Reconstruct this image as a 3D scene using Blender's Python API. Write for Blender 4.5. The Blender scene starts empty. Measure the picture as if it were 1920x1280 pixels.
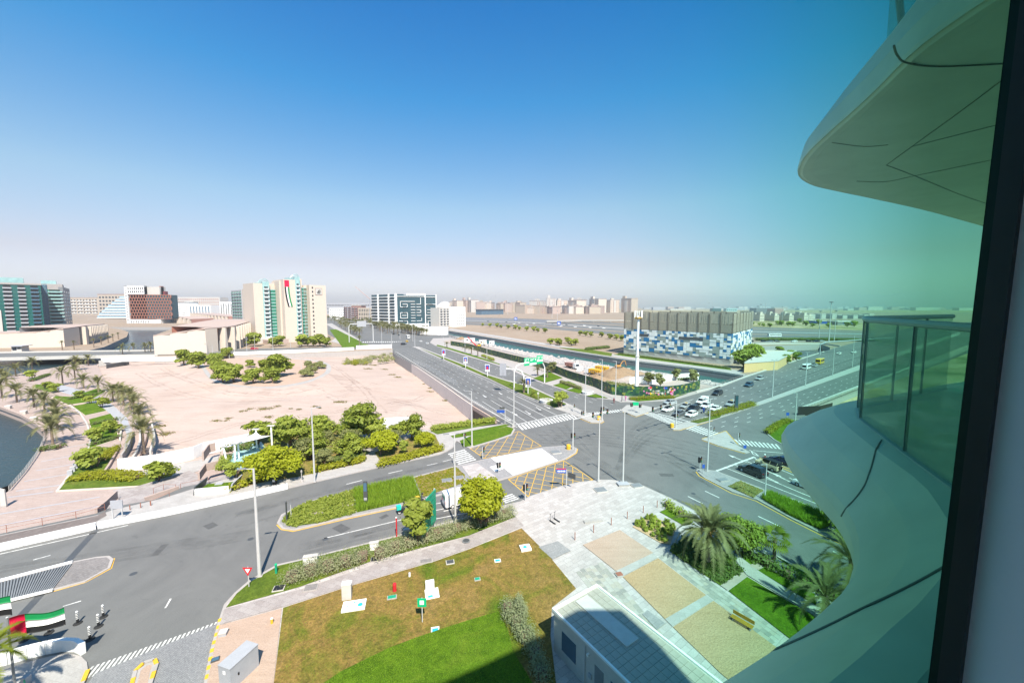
import bpy,math,random
import numpy as np
from mathutils import Vector,Matrix
from mathutils.geometry import tessellate_polygon
random.seed(7); rng = np.random.default_rng(7)
PI = math.pi
SC = bpy.context.scene
COL = SC.collection
# ---------------------------------------------------------------- camera, sky, sun, exposure
FOC,CAM_H = 741.0,30.0                       # focal length in px of a 1920 px wide frame, eye height in m
PITCH = math.atan(64 / FOC)
cd = bpy.data.cameras.new('camera'); cam = bpy.data.objects.new('camera',cd); COL.objects.link(cam)
cam.location = (0,0,CAM_H); cam.rotation_euler = (PI / 2 - PITCH,0,0)
cd.sensor_width = 36; cd.lens = 36 * FOC / 1920; cd.clip_start = 0.05; cd.clip_end = 30000
SC.camera = cam
SUN_EL,SHADOW_AZ = math.radians(52.5),math.radians(-20.5)   # shadows run this far left of the view axis
SD = Vector((-math.sin(SHADOW_AZ) * math.cos(SUN_EL),-math.cos(SHADOW_AZ) * math.cos(SUN_EL),math.sin(SUN_EL)))  # towards the sun
W = bpy.data.worlds.new('World'); SC.world = W; W.use_nodes = True
wn,wl = W.node_tree.nodes,W.node_tree.links
sky = wn.new('ShaderNodeTexSky'); sky.sky_type = 'NISHITA'; sky.sun_disc = False
sky.sun_elevation = SUN_EL
sky.sun_rotation = math.atan2(SD.x,SD.y)
sky.altitude = 0; sky.air_density = 1.15; sky.dust_density = 0.9; sky.ozone_density = 3.0
# deep blue high in view, greyed towards the unseen zenith to make shade less blue, pale haze near the horizon (the same all the way round)
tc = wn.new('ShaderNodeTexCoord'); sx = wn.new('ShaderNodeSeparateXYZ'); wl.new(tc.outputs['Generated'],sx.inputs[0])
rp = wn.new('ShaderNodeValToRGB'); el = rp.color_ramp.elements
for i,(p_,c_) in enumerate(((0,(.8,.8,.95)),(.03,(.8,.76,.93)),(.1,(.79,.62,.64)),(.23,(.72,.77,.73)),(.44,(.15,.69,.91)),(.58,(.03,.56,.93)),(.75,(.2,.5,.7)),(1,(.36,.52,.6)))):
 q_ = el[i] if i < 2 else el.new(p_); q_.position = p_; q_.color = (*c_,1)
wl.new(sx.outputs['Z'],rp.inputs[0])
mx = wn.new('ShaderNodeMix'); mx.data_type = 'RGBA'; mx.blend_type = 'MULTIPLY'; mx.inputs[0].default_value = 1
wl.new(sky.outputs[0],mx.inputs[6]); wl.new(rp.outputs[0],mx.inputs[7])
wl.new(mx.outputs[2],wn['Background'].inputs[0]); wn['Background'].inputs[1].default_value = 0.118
sl = bpy.data.lights.new('sun','SUN'); so = bpy.data.objects.new('sun',sl); COL.objects.link(so)
sl.energy = 5.0; sl.angle = math.radians(0.53); sl.color = (1,0.91,0.79)
so.location = (0,0,200); so.rotation_euler = (-SD).to_track_quat('-Z','Y').to_euler()
vs = SC.view_settings
SC.display_settings.display_device = 'sRGB'
vs.view_transform = 'Standard'; vs.look = 'None'; vs.gamma = 1; vs.use_curve_mapping = False
vs.exposure = 0.9
cy = SC.cycles
cy.max_bounces = 8; cy.transparent_max_bounces = 24; cy.volume_bounces = 0; cy.caustics_reflective = False; cy.caustics_refractive = False
cy.use_denoising = True
# ---------------------------------------------------------------- from photograph pixels to places on the ground
CP,SP = math.cos(PITCH),math.sin(PITCH)
def P(x,y,z=0.0):
 dx,dy = (x - 960) / FOC,-(y - 640) / FOC
 t = (z - CAM_H) / (-SP + dy * CP)
 return Vector((dx * t,(CP + dy * SP) * t,z))
def at_depth(x,y,Y):                          # the point on that pixel's ray at distance Y ahead
 dx,dy = (x - 960) / FOC,-(y - 640) / FOC
 t = Y / (CP + dy * SP)
 return Vector((dx * t,Y,CAM_H + (-SP + dy * CP) * t))
def hgt(x,yb,yt,z=0.0):                      # height of an upright thing from its base and top rows
 b = P(x,yb,z); return at_depth(x,yt,b.y).z - z
def poly(pts,z=0.0):
 return [Vector((p[1],p[2],z)) if p[0] == 'w' else P(p[0],p[1],z) for p in pts]
# ---------------------------------------------------------------- mesh helper
class MB:
 def __init__(s): s.v,s.f,s.m = [],[],[]
 def add(s,vs,fs,m=0):
  o = len(s.v); s.v += [tuple(v) for v in vs]
  s.f += [tuple(o + i for i in f) for f in fs]; s.m += [m] * len(fs)
  return s
 def quad(s,a,b,c,d,m=0): return s.add((a,b,c,d),((0,1,2,3),),m)
 def box(s,x0,x1,y0,y1,z0,z1,m=0,rot=0,at=(0,0)):
  c,n = math.cos(rot),math.sin(rot)
  V = [(x,y,z) for z in (z0,z1) for x,y in ((x0,y0),(x1,y0),(x1,y1),(x0,y1))]
  V = [(at[0] + x * c - y * n,at[1] + x * n + y * c,z) for x,y,z in V]
  return s.add(V,((3,2,1,0),(4,5,6,7),(0,1,5,4),(1,2,6,5),(2,3,7,6),(3,0,4,7)),m)
 def frustum(s,b,t,m=0):                  # b, t: rings of equal length
  n = len(b)
  return s.add(list(b) + list(t),[tuple(range(n))[::-1],tuple(range(n,2 * n))] + [(i,(i + 1) % n,n + (i + 1) % n,n + i) for i in range(n)],m)
 def tube(s,pts,r,n=8,m=0,cap=True):
  pts = [Vector(p) for p in pts]; R = r if hasattr(r,'__len__') else [r] * len(pts)
  V,F = [],[]
  for i,p in enumerate(pts):
   d = (pts[min(i + 1,len(pts) - 1)] - pts[max(i - 1,0)]).normalized()
   a = d.orthogonal().normalized() if i == 0 else (a - d * a.dot(d)).normalized()
   b = d.cross(a)
   for k in range(n):
    t = 2 * PI * k / n; V.append(p + (a * math.cos(t) + b * math.sin(t)) * R[i])
  for i in range(len(pts) - 1):
   for k in range(n):
    F.append((i * n + k,i * n + (k + 1) % n,(i + 1) * n + (k + 1) % n,(i + 1) * n + k))
  if cap: F += [tuple(range(n))[::-1],tuple(range((len(pts) - 1) * n,len(pts) * n))]
  return s.add(V,F,m)
 def lathe(s,prof,n=12,m=0,at=(0,0,0)):
  V = [(at[0] + r * math.cos(2 * PI * k / n),at[1] + r * math.sin(2 * PI * k / n),at[2] + z) for r,z in prof for k in range(n)]
  F = [(i * n + k,i * n + (k + 1) % n,(i + 1) * n + (k + 1) % n,(i + 1) * n + k) for i in range(len(prof) - 1) for k in range(n)]
  F += [tuple(range(n))[::-1],tuple(range((len(prof) - 1) * n,len(prof) * n))]
  return s.add(V,F,m)
 def prism(s,pts,z0,z1,m=0,ms=None,bottom=False):
  pts = [Vector((p[0],p[1],0)) for p in pts]; n = len(pts)
  if sum(a.x * b.y - b.x * a.y for a,b in zip(pts,pts[1:] + pts[:1])) < 0: pts.reverse()
  tr = tessellate_polygon([pts])
  T = []
  for a,b,c in tr:
   u = (pts[b] - pts[a]).cross(pts[c] - pts[a]).z
   T.append((a,b,c) if u > 0 else (a,c,b))
  s.add([(p.x,p.y,z1) for p in pts],T,m)
  if z0 < z1: s.add([(p.x,p.y,z) for z in (z0,z1) for p in pts],[(i,(i + 1) % n,n + (i + 1) % n,n + i) for i in range(n)],m if ms is None else ms)
  if bottom: s.add([(p.x,p.y,z0) for p in pts],[t[::-1] for t in T],m if ms is None else ms)
  return s
 def strip(s,A,B,m=0):
  n = len(A); return s.add(list(A) + list(B),[(i,i + 1,n + i + 1,n + i) for i in range(n - 1)],m)
 def mesh(s,name,mats,smooth=False):
  me = bpy.data.meshes.new(name); me.from_pydata(s.v,[],s.f)
  for m in (mats if isinstance(mats,(list,tuple)) else [mats]): me.materials.append(m)
  if any(s.m): me.polygons.foreach_set('material_index',s.m)
  if smooth: me.polygons.foreach_set('use_smooth',[True] * len(me.polygons))
  me.update(); return me
 def build(s,name,mats,parent=None,smooth=False,kind=None):
  return link(name,s.mesh(name,mats,smooth),parent,kind)
def link(name,me,parent=None,kind=None,loc=None,rotz=None):
 o = bpy.data.objects.new(name,me); COL.objects.link(o)
 if parent is not None: o.parent = parent
 if kind: o['kind'] = kind
 if loc is not None: o.location = loc
 if rotz is not None: o.rotation_euler = (0,0,rotz)
 return o
def tag(o,label,cat,group=None):
 o['label'] = label; o['category'] = cat
 if group: o['group'] = group
 return o
def thing(name,label,cat,loc=(0,0,0),rotz=0,group=None):
 o = bpy.data.objects.new(name,None); COL.objects.link(o); o.empty_display_size = .2
 o.location = loc; o.rotation_euler = (0,0,rotz)
 return tag(o,label,cat,group)
KIDS = {}
def kids(o):
 return [c for c in o.children]
def dup(root,loc,rotz=0,label=None,group=None,scale=None):
 def cp(o,par):
  c = o.copy(); COL.objects.link(c)
  if par is not None: c.parent = par
  for k in TREE.get(o.name,()): cp(k,c)
  return c
 if root.name not in DONE: index(root)
 r = cp(root,None); r.location = loc; r.rotation_euler = (0,0,rotz)
 if scale: r.scale = (scale,) * 3 if not hasattr(scale,'__len__') else scale
 if label: r['label'] = label
 if group: r['group'] = group
 return r
TREE,DONE = {},set()
def index(root):
 DONE.add(root.name); st = [root]
 while st:
  o = st.pop(); TREE[o.name] = list(o.children); st += TREE[o.name]
ORD = 'first second third fourth fifth sixth seventh eighth ninth tenth eleventh twelfth thirteenth fourteenth fifteenth sixteenth seventeenth eighteenth nineteenth twentieth'.split()
ORD += [t + ' ' + o for t in ('twenty','thirty','forty','fifty') for o in ORD[:9]]
def heading(a,b):                              # rotation that turns local +x along a->b
 d = Vector(b) - Vector(a); return math.atan2(d.y,d.x)
def lerp(a,b,t): return a + (b - a) * t
def resample(pts,n):
 pts = [Vector(p) for p in pts]; L = [0]
 for a,b in zip(pts,pts[1:]): L.append(L[-1] + (b - a).length)
 out = []
 for i in range(n):
  d = L[-1] * i / (n - 1); k = 0
  while k < len(L) - 2 and L[k + 1] < d: k += 1
  out.append(pts[k].lerp(pts[k + 1],(d - L[k]) / max(1e-9,L[k + 1] - L[k])))
 return out
def smooth_curve(pts,n):                       # Catmull-Rom through pts
 pts = [Vector(p) for p in pts]; E = [pts[0] * 2 - pts[1]] + pts + [pts[-1] * 2 - pts[-2]]; out = []
 for i in range(1,len(E) - 2):
  for k in range(8):
   t = k / 8; a,b,c,d = E[i - 1],E[i],E[i + 1],E[i + 2]
   out.append(.5 * ((2 * b) + (c - a) * t + (2 * a - 5 * b + 4 * c - d) * t * t + (3 * b - a - 3 * c + d) * t ** 3))
 out.append(pts[-1]); return resample(out,n)
# ---------------------------------------------------------------- materials
def new_mat(name):
 m = bpy.data.materials.new(name); m.use_nodes = True
 return m,m.node_tree.nodes,m.node_tree.links,m.node_tree.nodes['Principled BSDF']
def tex_coord(n,l,world=True):
 if world: return n.new('ShaderNodeNewGeometry').outputs['Position']
 return n.new('ShaderNodeTexCoord').outputs['Object']
def noise(n,l,vec,scale,detail=4,rough=.55,dist=0):
 t = n.new('ShaderNodeTexNoise'); t.inputs['Scale'].default_value = scale; t.inputs['Detail'].default_value = detail
 t.inputs['Roughness'].default_value = rough; t.inputs['Distortion'].default_value = dist
 l.new(vec,t.inputs['Vector']); return t.outputs['Fac']
def ramp(n,l,fac,stops):
 r = n.new('ShaderNodeValToRGB'); e = r.color_ramp.elements
 for i,(p,c) in enumerate(stops):
  q = e[i] if i < 2 else e.new(p)
  q.position = p; q.color = (*c,1) if len(c) == 3 else c
 l.new(fac,r.inputs[0]); return r.outputs[0]
def mixc(n,l,f,a,b,mode='MIX'):
 x = n.new('ShaderNodeMix'); x.data_type = 'RGBA'; x.blend_type = mode
 for v,s in ((f,x.inputs[0]),(a,x.inputs[6]),(b,x.inputs[7])):
  if hasattr(v,'default_value'): l.new(v,s)
  else: s.default_value = v if not hasattr(v,'__len__') else (*v,1)
 return x.outputs[2]
def mapping(n,l,vec,scale=(1,1,1),rot=0,loc=(0,0,0)):
 mp = n.new('ShaderNodeMapping'); mp.inputs['Scale'].default_value = scale; mp.inputs['Rotation'].default_value = (0,0,rot)
 mp.inputs['Location'].default_value = loc; l.new(vec,mp.inputs['Vector']); return mp.outputs[0]
def bump(n,l,b,h,strength=.3,dist=.05):
 u = n.new('ShaderNodeBump'); u.inputs['Strength'].default_value = strength; u.inputs['Distance'].default_value = dist
 l.new(h,u.inputs['Height']); l.new(u.outputs[0],b.inputs['Normal'])
def flat(name,c,rough=.6,var=.12,scale=1.5,metal=0,world=False,spec=.5,bmp=0):
 m,n,l,b = new_mat(name)
 v = tex_coord(n,l,world); f = noise(n,l,v,scale,5,.65)
 lo = tuple(x * (1 - var) for x in c); hi = tuple(min(1,x * (1 + var)) for x in c)
 l.new(ramp(n,l,f,[(.3,lo),(.7,hi)]),b.inputs['Base Color'])
 b.inputs['Roughness'].default_value = rough; b.inputs['Metallic'].default_value = metal; b.inputs['Specular IOR Level'].default_value = spec
 if bmp: bump(n,l,b,noise(n,l,v,scale * 6,3),bmp,.03)
 return m
M = {}
for nm,c,r,va in (
 ('white',(.8,.8,.79),.5,.05),('offwhite',(.74,.71,.66),.6,.07),('cream',(.84,.73,.62),.75,.05),('beige',(.62,.53,.43),.8,.08),
 ('pinkstone',(.6,.47,.41),.8,.07),('concrete',(.36,.335,.32),.85,.1),('darkconc',(.22,.2,.19),.85,.1),('tan',(.62,.42,.2),.75,.07),
 ('black',(.015,.015,.017),.5,.1),('rubber',(.02,.02,.02),.8,.1),('darkgrey',(.07,.075,.08),.5,.1),('midgrey',(.2,.21,.22),.5,.1),
 ('polegrey',(.5,.5,.5),.45,.06),('yellow',(.68,.4,.03),.5,.1),('red',(.55,.02,.03),.5,.08),('signblue',(.02,.08,.38),.5,.06),
 ('signgreen',(.0,.42,.18),.45,.05),('hosegreen',(.01,.3,.17),.5,.1),('orange',(.5,.25,.07),.55,.1),('brownwood',(.4,.24,.03),.6,.15),
 ('bark',(.16,.11,.075),.95,.3),('palmbark',(.2,.15,.11),.95,.35),('teal',(.02,.5,.42),.5,.08),('rust',(.3,.12,.08),.7,.15),
 ('maroon',(.16,.03,.035),.6,.15),('brick',(.33,.17,.14),.8,.12),('lavgrey',(.36,.37,.4),.6,.06),('shell',(.86,.76,.63),.45,.09),
 ('shellseam',(.24,.22,.19),.6,.1),('roomwall',(.74,.78,.84),.7,.03),('flagred',(.62,.0,.05),.7,.05),('flaggreen',(.0,.22,.06),.7,.05),
 ('pink',(.62,.2,.4),.6,.1),('terracotta',(.5,.3,.25),.8,.1),('skin',(.35,.2,.13),.6,.05),('blueshirt',(.03,.09,.4),.8,.1),
 ('beigecar',(.5,.42,.27),.35,.03),('soil',(.45,.31,.19),.95,.25),('flower',(.8,.72,.62),.8,.1),('deckwood',(.16,.135,.125),.8,.2)):
 k = .68 if min(c) > .3 and nm not in ('white','shell','roomwall','polegrey','concrete','lavgrey') else 1
 M[nm] = flat(nm,tuple(q * k for q in c),r,va)
def paint(name,c):
 m = flat(name,c,.25,.03); b = m.node_tree.nodes['Principled BSDF']
 b.inputs['Coat Weight'].default_value = .6; b.inputs['Coat Roughness'].default_value = .08; M[name] = m
for nm,c in (('car_white',(.78,.78,.77)),('car_silver',(.34,.36,.37)),('car_grey',(.12,.13,.14)),('car_dark',(.018,.022,.028)),
              ('car_navy',(.012,.016,.055)),('car_blue',(.03,.07,.12)),('car_yellow',(.72,.45,.02)),('car_red',(.5,.02,.04))): paint(nm,c)
def glassy(name,c,rough=.06,spec=.6,var=.15,scale=.4):
 M[name] = flat(name,c,rough,var,scale,spec=spec)
glassy('glass_car',(.01,.012,.015)); glassy('glass_dark',(.025,.035,.045)); glassy('glass_teal',(.014,.1,.095),.1,.5); glassy('glass_green',(.03,.2,.14),.1,.5)
glassy('glass_blue',(.07,.14,.21),.1,.6); glassy('glass_navy',(.03,.075,.095),.12,.5); glassy('glass_pale',(.3,.48,.48),.2,.5); glassy('glass_sky',(.3,.42,.5),.2,.5)
glassy('pane_shop',(.08,.13,.18),.08)
glassy('lamp_lens',(.5,.52,.5),.15); glassy('tail_lens',(.4,.01,.015),.2); glassy('cyan',(.03,.4,.5),.4)
def make_asphalt():
 m,n,l,b = new_mat('asphalt'); v = tex_coord(n,l)
 big = noise(n,l,v,.025,5,.6,.6); mid = noise(n,l,mapping(n,l,v,(.6,.05,1),math.radians(-38)),.8,4,.6,.4); fine = noise(n,l,v,14,3,.7)
 c = ramp(n,l,big,[(.25,(.125,.131,.13)),(.75,(.18,.182,.176))])
 c = mixc(n,l,.2,c,ramp(n,l,mid,[(.3,(.05,.05,.05)),(.75,(.2,.2,.195))]))
 c = mixc(n,l,.35,c,ramp(n,l,noise(n,l,v,.12,7,.7,1.2),[(.35,(.095,.097,.096)),(.65,(.2,.2,.193))]))
 c = mixc(n,l,.22,c,ramp(n,l,fine,[(.3,(.03,.03,.03)),(.7,(.24,.24,.24))]))
 blot = noise(n,l,v,.5,6,.7,1.5); c = mixc(n,l,ramp(n,l,blot,[(.62,(0,0,0)),(.78,(.5,.5,.5))]),c,(.045,.045,.045))
 l.new(c,b.inputs['Base Color']); b.inputs['Roughness'].default_value = .8; b.inputs['Specular IOR Level'].default_value = .35
 bump(n,l,b,fine,.25,.02); M['asphalt'] = m
make_asphalt()
def make_roadpaint():
 m,n,l,b = new_mat('roadpaint'); v = tex_coord(n,l); l.new(ramp(n,l,noise(n,l,v,2.2,7,.75,.5),[(.3,(.26,.26,.25)),(.55,(.66,.66,.64))]),b.inputs['Base Color']); b.inputs['Roughness'].default_value = .7; M['roadpaint'] = m
make_roadpaint()
def make_tyres():
 m,n,l,b = new_mat('polished_asphalt'); v = tex_coord(n,l)
 c = ramp(n,l,noise(n,l,v,.3,5),[(.3,(.05,.05,.05)),(.7,(.075,.074,.072))]); l.new(c,b.inputs['Base Color']); b.inputs['Roughness'].default_value = .65
 M['tyremark'] = m
make_tyres()
def make_paving(name,ca,cb,cm,bw=.9,bh=.45,rot=0,offset=.5,mortar=.012,blot=.25):
 ca,cb,cm = (tuple(q * .6 for q in c) for c in (ca,cb,cm)) if ca[0] > .42 else (ca,cb,cm)
 m,n,l,b = new_mat(name); v = mapping(n,l,tex_coord(n,l),(1,1,1),rot)
 t = n.new('ShaderNodeTexBrick'); t.offset = offset; t.inputs['Scale'].default_value = 1; t.inputs['Brick Width'].default_value = bw
 t.inputs['Row Height'].default_value = bh; t.inputs['Mortar Size'].default_value = mortar; t.inputs['Bias'].default_value = 0
 for k,c in (('Color1',ca),('Color2',cb),('Mortar',cm)): t.inputs[k].default_value = (*c,1)
 l.new(v,t.inputs['Vector'])
 c = mixc(n,l,blot,t.outputs[0],ramp(n,l,noise(n,l,v,.25,6,.65,.5),[(.3,tuple(x * .6 for x in ca)),(.7,cb)]))
 c = mixc(n,l,.12,c,ramp(n,l,noise(n,l,v,9,3),[(.3,(.1,.1,.1)),(.7,(.8,.8,.8))]))
 l.new(c,b.inputs['Base Color']); b.inputs['Roughness'].default_value = .8
 bump(n,l,b,t.outputs['Fac'],-.3,.02); M[name] = m
make_paving('plaza',(.6,.535,.51),(.8,.735,.71),(.42,.385,.37),1.0,.6,math.radians(-36),.35,.02,.15)
make_paving('footpath',(.43,.36,.34),(.62,.555,.53),(.26,.24,.23),.8,.6,math.radians(18),.5)
make_paving('promenade',(.6,.44,.37),(.68,.52,.45),(.4,.31,.28),1.6,.5,math.radians(8),.5,.02)
make_paving('greypaving',(.22,.215,.22),(.29,.28,.28),(.15,.15,.15),.4,.4,math.radians(-36),.5)
make_paving('brownpaving',(.15,.135,.13),(.22,.2,.19),(.1,.09,.09),.4,.2,math.radians(20),.5)
make_paving('bluebrick',(.15,.155,.165),(.25,.25,.255),(.09,.09,.1),.2,.1,math.radians(25),.5,.01)
make_paving('palepaving',(.56,.53,.5),(.68,.65,.62),(.42,.4,.38),1.2,.6,math.radians(12),.5)
make_paving('rooftile',(.46,.46,.43),(.5,.5,.47),(.18,.19,.19),.5,.5,math.radians(-38),0,.012,.15)
M['kiosktile'] = flat('kiosktile',(.36,.34,.29),.7,.1)
def make_sand(name,a,b2,c2,scale=.06,fine=2.5,bmp=.5,mott=.2):
 a,b2,c2 = (tuple(q * .62 for q in c) for c in (a,b2,c2)) if a[0] > .4 else (a,b2,c2)
 m,n,l,b = new_mat(name); v = tex_coord(n,l)
 f = noise(n,l,v,scale,7,.62,.8); g = noise(n,l,v,fine,5,.7)
 st = noise(n,l,mapping(n,l,v,(.12,1,1),math.radians(20)),scale * 6,5,.65,1.2)
 c = ramp(n,l,f,[(.25,a),(.5,b2),(.8,c2)])
 c = mixc(n,l,.22,c,ramp(n,l,st,[(.35,tuple(x * .55 for x in a)),(.65,c2)]))
 c = mixc(n,l,mott,c,ramp(n,l,g,[(.3,tuple(x * .5 for x in a)),(.62,c2)]))
 l.new(c,b.inputs['Base Color']); b.inputs['Roughness'].default_value = .95; b.inputs['Specular IOR Level'].default_value = .2
 bump(n,l,b,g,bmp,.25); M[name] = m
make_sand('sand',(.63,.475,.4),(.76,.6,.515),(.81,.67,.59))
make_sand('sitesand',(.56,.44,.37),(.66,.56,.5),(.74,.66,.6),.04,.8)
make_sand('desert',(.42,.31,.22),(.52,.4,.3),(.56,.46,.36),.01,.05,.2)
make_sand('gravelbed',(.7,.46,.25),(.77,.52,.3),(.84,.6,.38),.15,6,.6,.35)
make_sand('pinkgravel',(.7,.5,.38),(.77,.56,.44),(.82,.63,.52),.15,8,.5,.25)
make_sand('earth',(.22,.145,.09),(.3,.21,.135),(.36,.26,.17),.3,3,.8)
make_sand('rocks',(.28,.25,.23),(.42,.38,.36),(.58,.54,.52),.5,1.3,1,.5)
def make_grass(name,cols,patch=.12,fine=9,mix=.5,bmp=.8):
 m,n,l,b = new_mat(name); v = tex_coord(n,l)
 f = noise(n,l,v,patch,6,.62,.9); g = noise(n,l,v,fine,4,.75)
 c = ramp(n,l,f,[(.28 + .5 * i / (len(cols) - 1),q) for i,q in enumerate(cols)])
 c = mixc(n,l,mix,c,mixc(n,l,1,c,ramp(n,l,g,[(.32,(.35,.35,.3)),(.68,(1.6,1.6,1.4))]),'MULTIPLY'))
 c = mixc(n,l,.75,c,mixc(n,l,1,c,ramp(n,l,noise(n,l,v,1.5,6,.75,.6),[(.34,(.5,.56,.5)),(.66,(1.45,1.35,1.3))]),'MULTIPLY'))
 l.new(c,b.inputs['Base Color']); b.inputs['Roughness'].default_value = .95; b.inputs['Specular IOR Level'].default_value = .15
 bump(n,l,b,g,bmp,.12); M[name] = m
make_grass('drylawn',[(.07,.13,.01),(.12,.135,.02),(.21,.145,.045),(.25,.165,.065),(.27,.18,.08)],.16,5,.6)
make_grass('lushlawn',[(.06,.125,.006),(.085,.155,.01),(.12,.17,.018)],.3,8,.6)
make_grass('verge',[(.07,.115,.015),(.1,.15,.02),(.15,.16,.035)],.3,7,.5)
make_grass('scrubland',[(.5,.4,.3),(.42,.33,.22),(.2,.19,.08),(.1,.13,.04)],.02,.15,.4,.2)
make_grass('bedsoil',[(.3,.2,.1),(.17,.16,.04),(.1,.14,.03)],.5,4,.6)
def make_leaf(name,a,b2,trans=.45):
 m,n,l,b = new_mat(name)
 inf = n.new('ShaderNodeObjectInfo'); v = tex_coord(n,l)
 f = noise(n,l,v,1.6,3);
 c = ramp(n,l,f,[(.3,a),(.7,b2)])
 c = mixc(n,l,.35,c,mixc(n,l,inf.outputs['Random'],tuple(x * .72 for x in a),tuple(min(1,x * 1.25) for x in b2)))
 l.new(c,b.inputs['Base Color']); b.inputs['Roughness'].default_value = .55; b.inputs['Specular IOR Level'].default_value = .25
 t = n.new('ShaderNodeBsdfTranslucent'); l.new(c,t.inputs[0]); x = n.new('ShaderNodeMixShader'); x.inputs[0].default_value = trans
 l.new(b.outputs[0],x.inputs[1]); l.new(t.outputs[0],x.inputs[2]); l.new(x.outputs[0],n['Material Output'].inputs[0]); M[name] = m
make_leaf('leaf_bright',(.28,.33,.012),(.4,.43,.025)); make_leaf('leaf_green',(.22,.29,.04),(.37,.42,.07)); make_leaf('leaf_dark',(.11,.17,.04),(.18,.24,.06))
make_leaf('leaf_olive',(.22,.25,.09),(.32,.33,.13)); make_leaf('leaf_yellow',(.24,.26,.012),(.35,.36,.025)); make_leaf('leaf_grey',(.3,.33,.17),(.42,.44,.26))
make_leaf('frond',(.17,.18,.07),(.28,.27,.12)); make_leaf('frond_bright',(.17,.22,.012),(.26,.3,.03)); make_leaf('grassblade',(.17,.3,.02),(.28,.4,.04)); make_leaf('dryblade',(.2,.17,.06),(.26,.24,.09))
def make_water():
 m,n,l,b = new_mat('water'); v = tex_coord(n,l)
 l.new(ramp(n,l,noise(n,l,v,.02,3),[(.3,(.014,.032,.04)),(.7,(.026,.055,.065))]),b.inputs['Base Color']); b.inputs['Roughness'].default_value = .16; b.inputs['Specular IOR Level'].default_value = .28
 bump(n,l,b,noise(n,l,mapping(n,l,v,(.45,1.2,1),math.radians(12)),.9,5,.65),.9,.35); M['water'] = m
make_water()
def make_print(name,seed):                     # jungle foliage printed on the site hoarding
 m,n,l,b = new_mat(name); v = mapping(n,l,tex_coord(n,l),(1,1,1),0,(seed,0,0))
 t = n.new('ShaderNodeTexVoronoi'); t.inputs['Scale'].default_value = 1.0; l.new(v,t.inputs['Vector'])
 c = ramp(n,l,t.outputs['Color'],[(.2,(.006,.035,.025)),(.45,(.015,.08,.05)),(.62,(.05,.16,.03)),(.8,(.22,.26,.03)),(.93,(.45,.4,.05))])
 f = noise(n,l,v,.45,5,.7,2); c = mixc(n,l,ramp(n,l,f,[(.4,(1,1,1)),(.58,(0,0,0))]),c,(.008,.045,.03))
 g = noise(n,l,v,.9,2,.5); c = mixc(n,l,ramp(n,l,g,[(.7,(0,0,0)),(.74,(1,1,1))]),c,(.6,.22,.25))
 l.new(c,b.inputs['Base Color']); b.inputs['Roughness'].default_value = .5; M[name] = m
make_print('jungleprint',3.0)
# ================================================================ ground, roads, water
def S(name,mats,mb,parent=None): return mb.build(name,mats,parent,kind=None if parent else 'structure')
def slab(name,pts,z0,z1,mat,side=None,parent=None,zmap=None):
 mb = MB(); mb.prism(poly(pts,z1 if zmap is None else zmap),z0,z1,0,1)
 return S(name,[M[mat],M[side or mat]],mb,parent)
def sheet(name,pts,z,mat,parent=None):
 mb = MB(); mb.prism(poly(pts,z),z,z); return S(name,M[mat],mb,parent)
WATER = -4.5
FARE = [(1395,704),(1296,689),(1196,677),(1150,670.6),(1027,652),(934,635.6),(840,620),(790,612)]      # far bank of the canal
BANK = [(1352,724),(1278,712),(1150,700),(1027,677),(934,655),(890,643),(850,633),(800,624)]           # near bank
wsheet = MB(); [wsheet.quad((a_,-400,WATER),(b_,-400,WATER),(b_,9000,WATER),(a_,9000,WATER)) for a_,b_ in ((-9000,-98),(110,9000))]; S('water',M['water'],wsheet)
G0 = [('w',-190,-110),('w',260,-110),('w',260,60),(2400,900),(1600,800),(1515,784),(1500,768),(1620,722),(1800,652),(1900,614),
      (1850,600),(1700,616),(1620,637),(1560,654),(1500,672),(1400,705)] + BANK + [(760,614),(700,597),(560,597),(640,640),(735,652),(740,664),(790,692),(838,724),(885,757),(962,801),(950,793),(820,808),
      (700,792),(470,806),(440,858),(445,893),(345,912),(290,936),(210,950),(180,962),(0,1000),(-500,1111)]
slab('road',G0,-8,0,'asphalt','concrete')
FAR = FARE[::-1] + [(1420,698),(1510,668),(1500,671),(1400,662),(1406,650),(1540,645),(1556,651),(1556,655),(1640,640),(1700,625),(1760,612),(2600,640),('w',4200,900),('w',9000,9000),('w',-9000,9000),
       ('w',-4200,500),(-1500,676),(-300,664),(0,660),(150,660),(196,650),(238,631),(241,622),(225,617),(200,613),(330,613),(318,618),(292,627),(288,640),(290,671),(440,667),(740,655),(740,612)]
slab('desert_plain',FAR,-8,-.06,'desert','concrete',zmap=0)
slab('low_ground',[(1490,800),(1500,785),(1640,728),(1920,622),(2600,645),(3500,900),(1600,830)],-8,-3.2,'scrubland','concrete')
CW = -2.8; M['canal'] = M['water'].copy(); M['canal'].node_tree.nodes['Color Ramp'].color_ramp.elements[0].color = (.03,.11,.1,1); M['canal'].node_tree.nodes['Color Ramp'].color_ramp.elements[1].color = (.05,.15,.14,1)
mb = MB(); mb.prism(poly([(770,604),(900,618),(1040,640),(1430,690),(1425,745),(1330,742),(1150,716),(1000,688),(880,655),(800,636)],CW),CW,CW); S('canal_water',M['canal'],mb)
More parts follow.
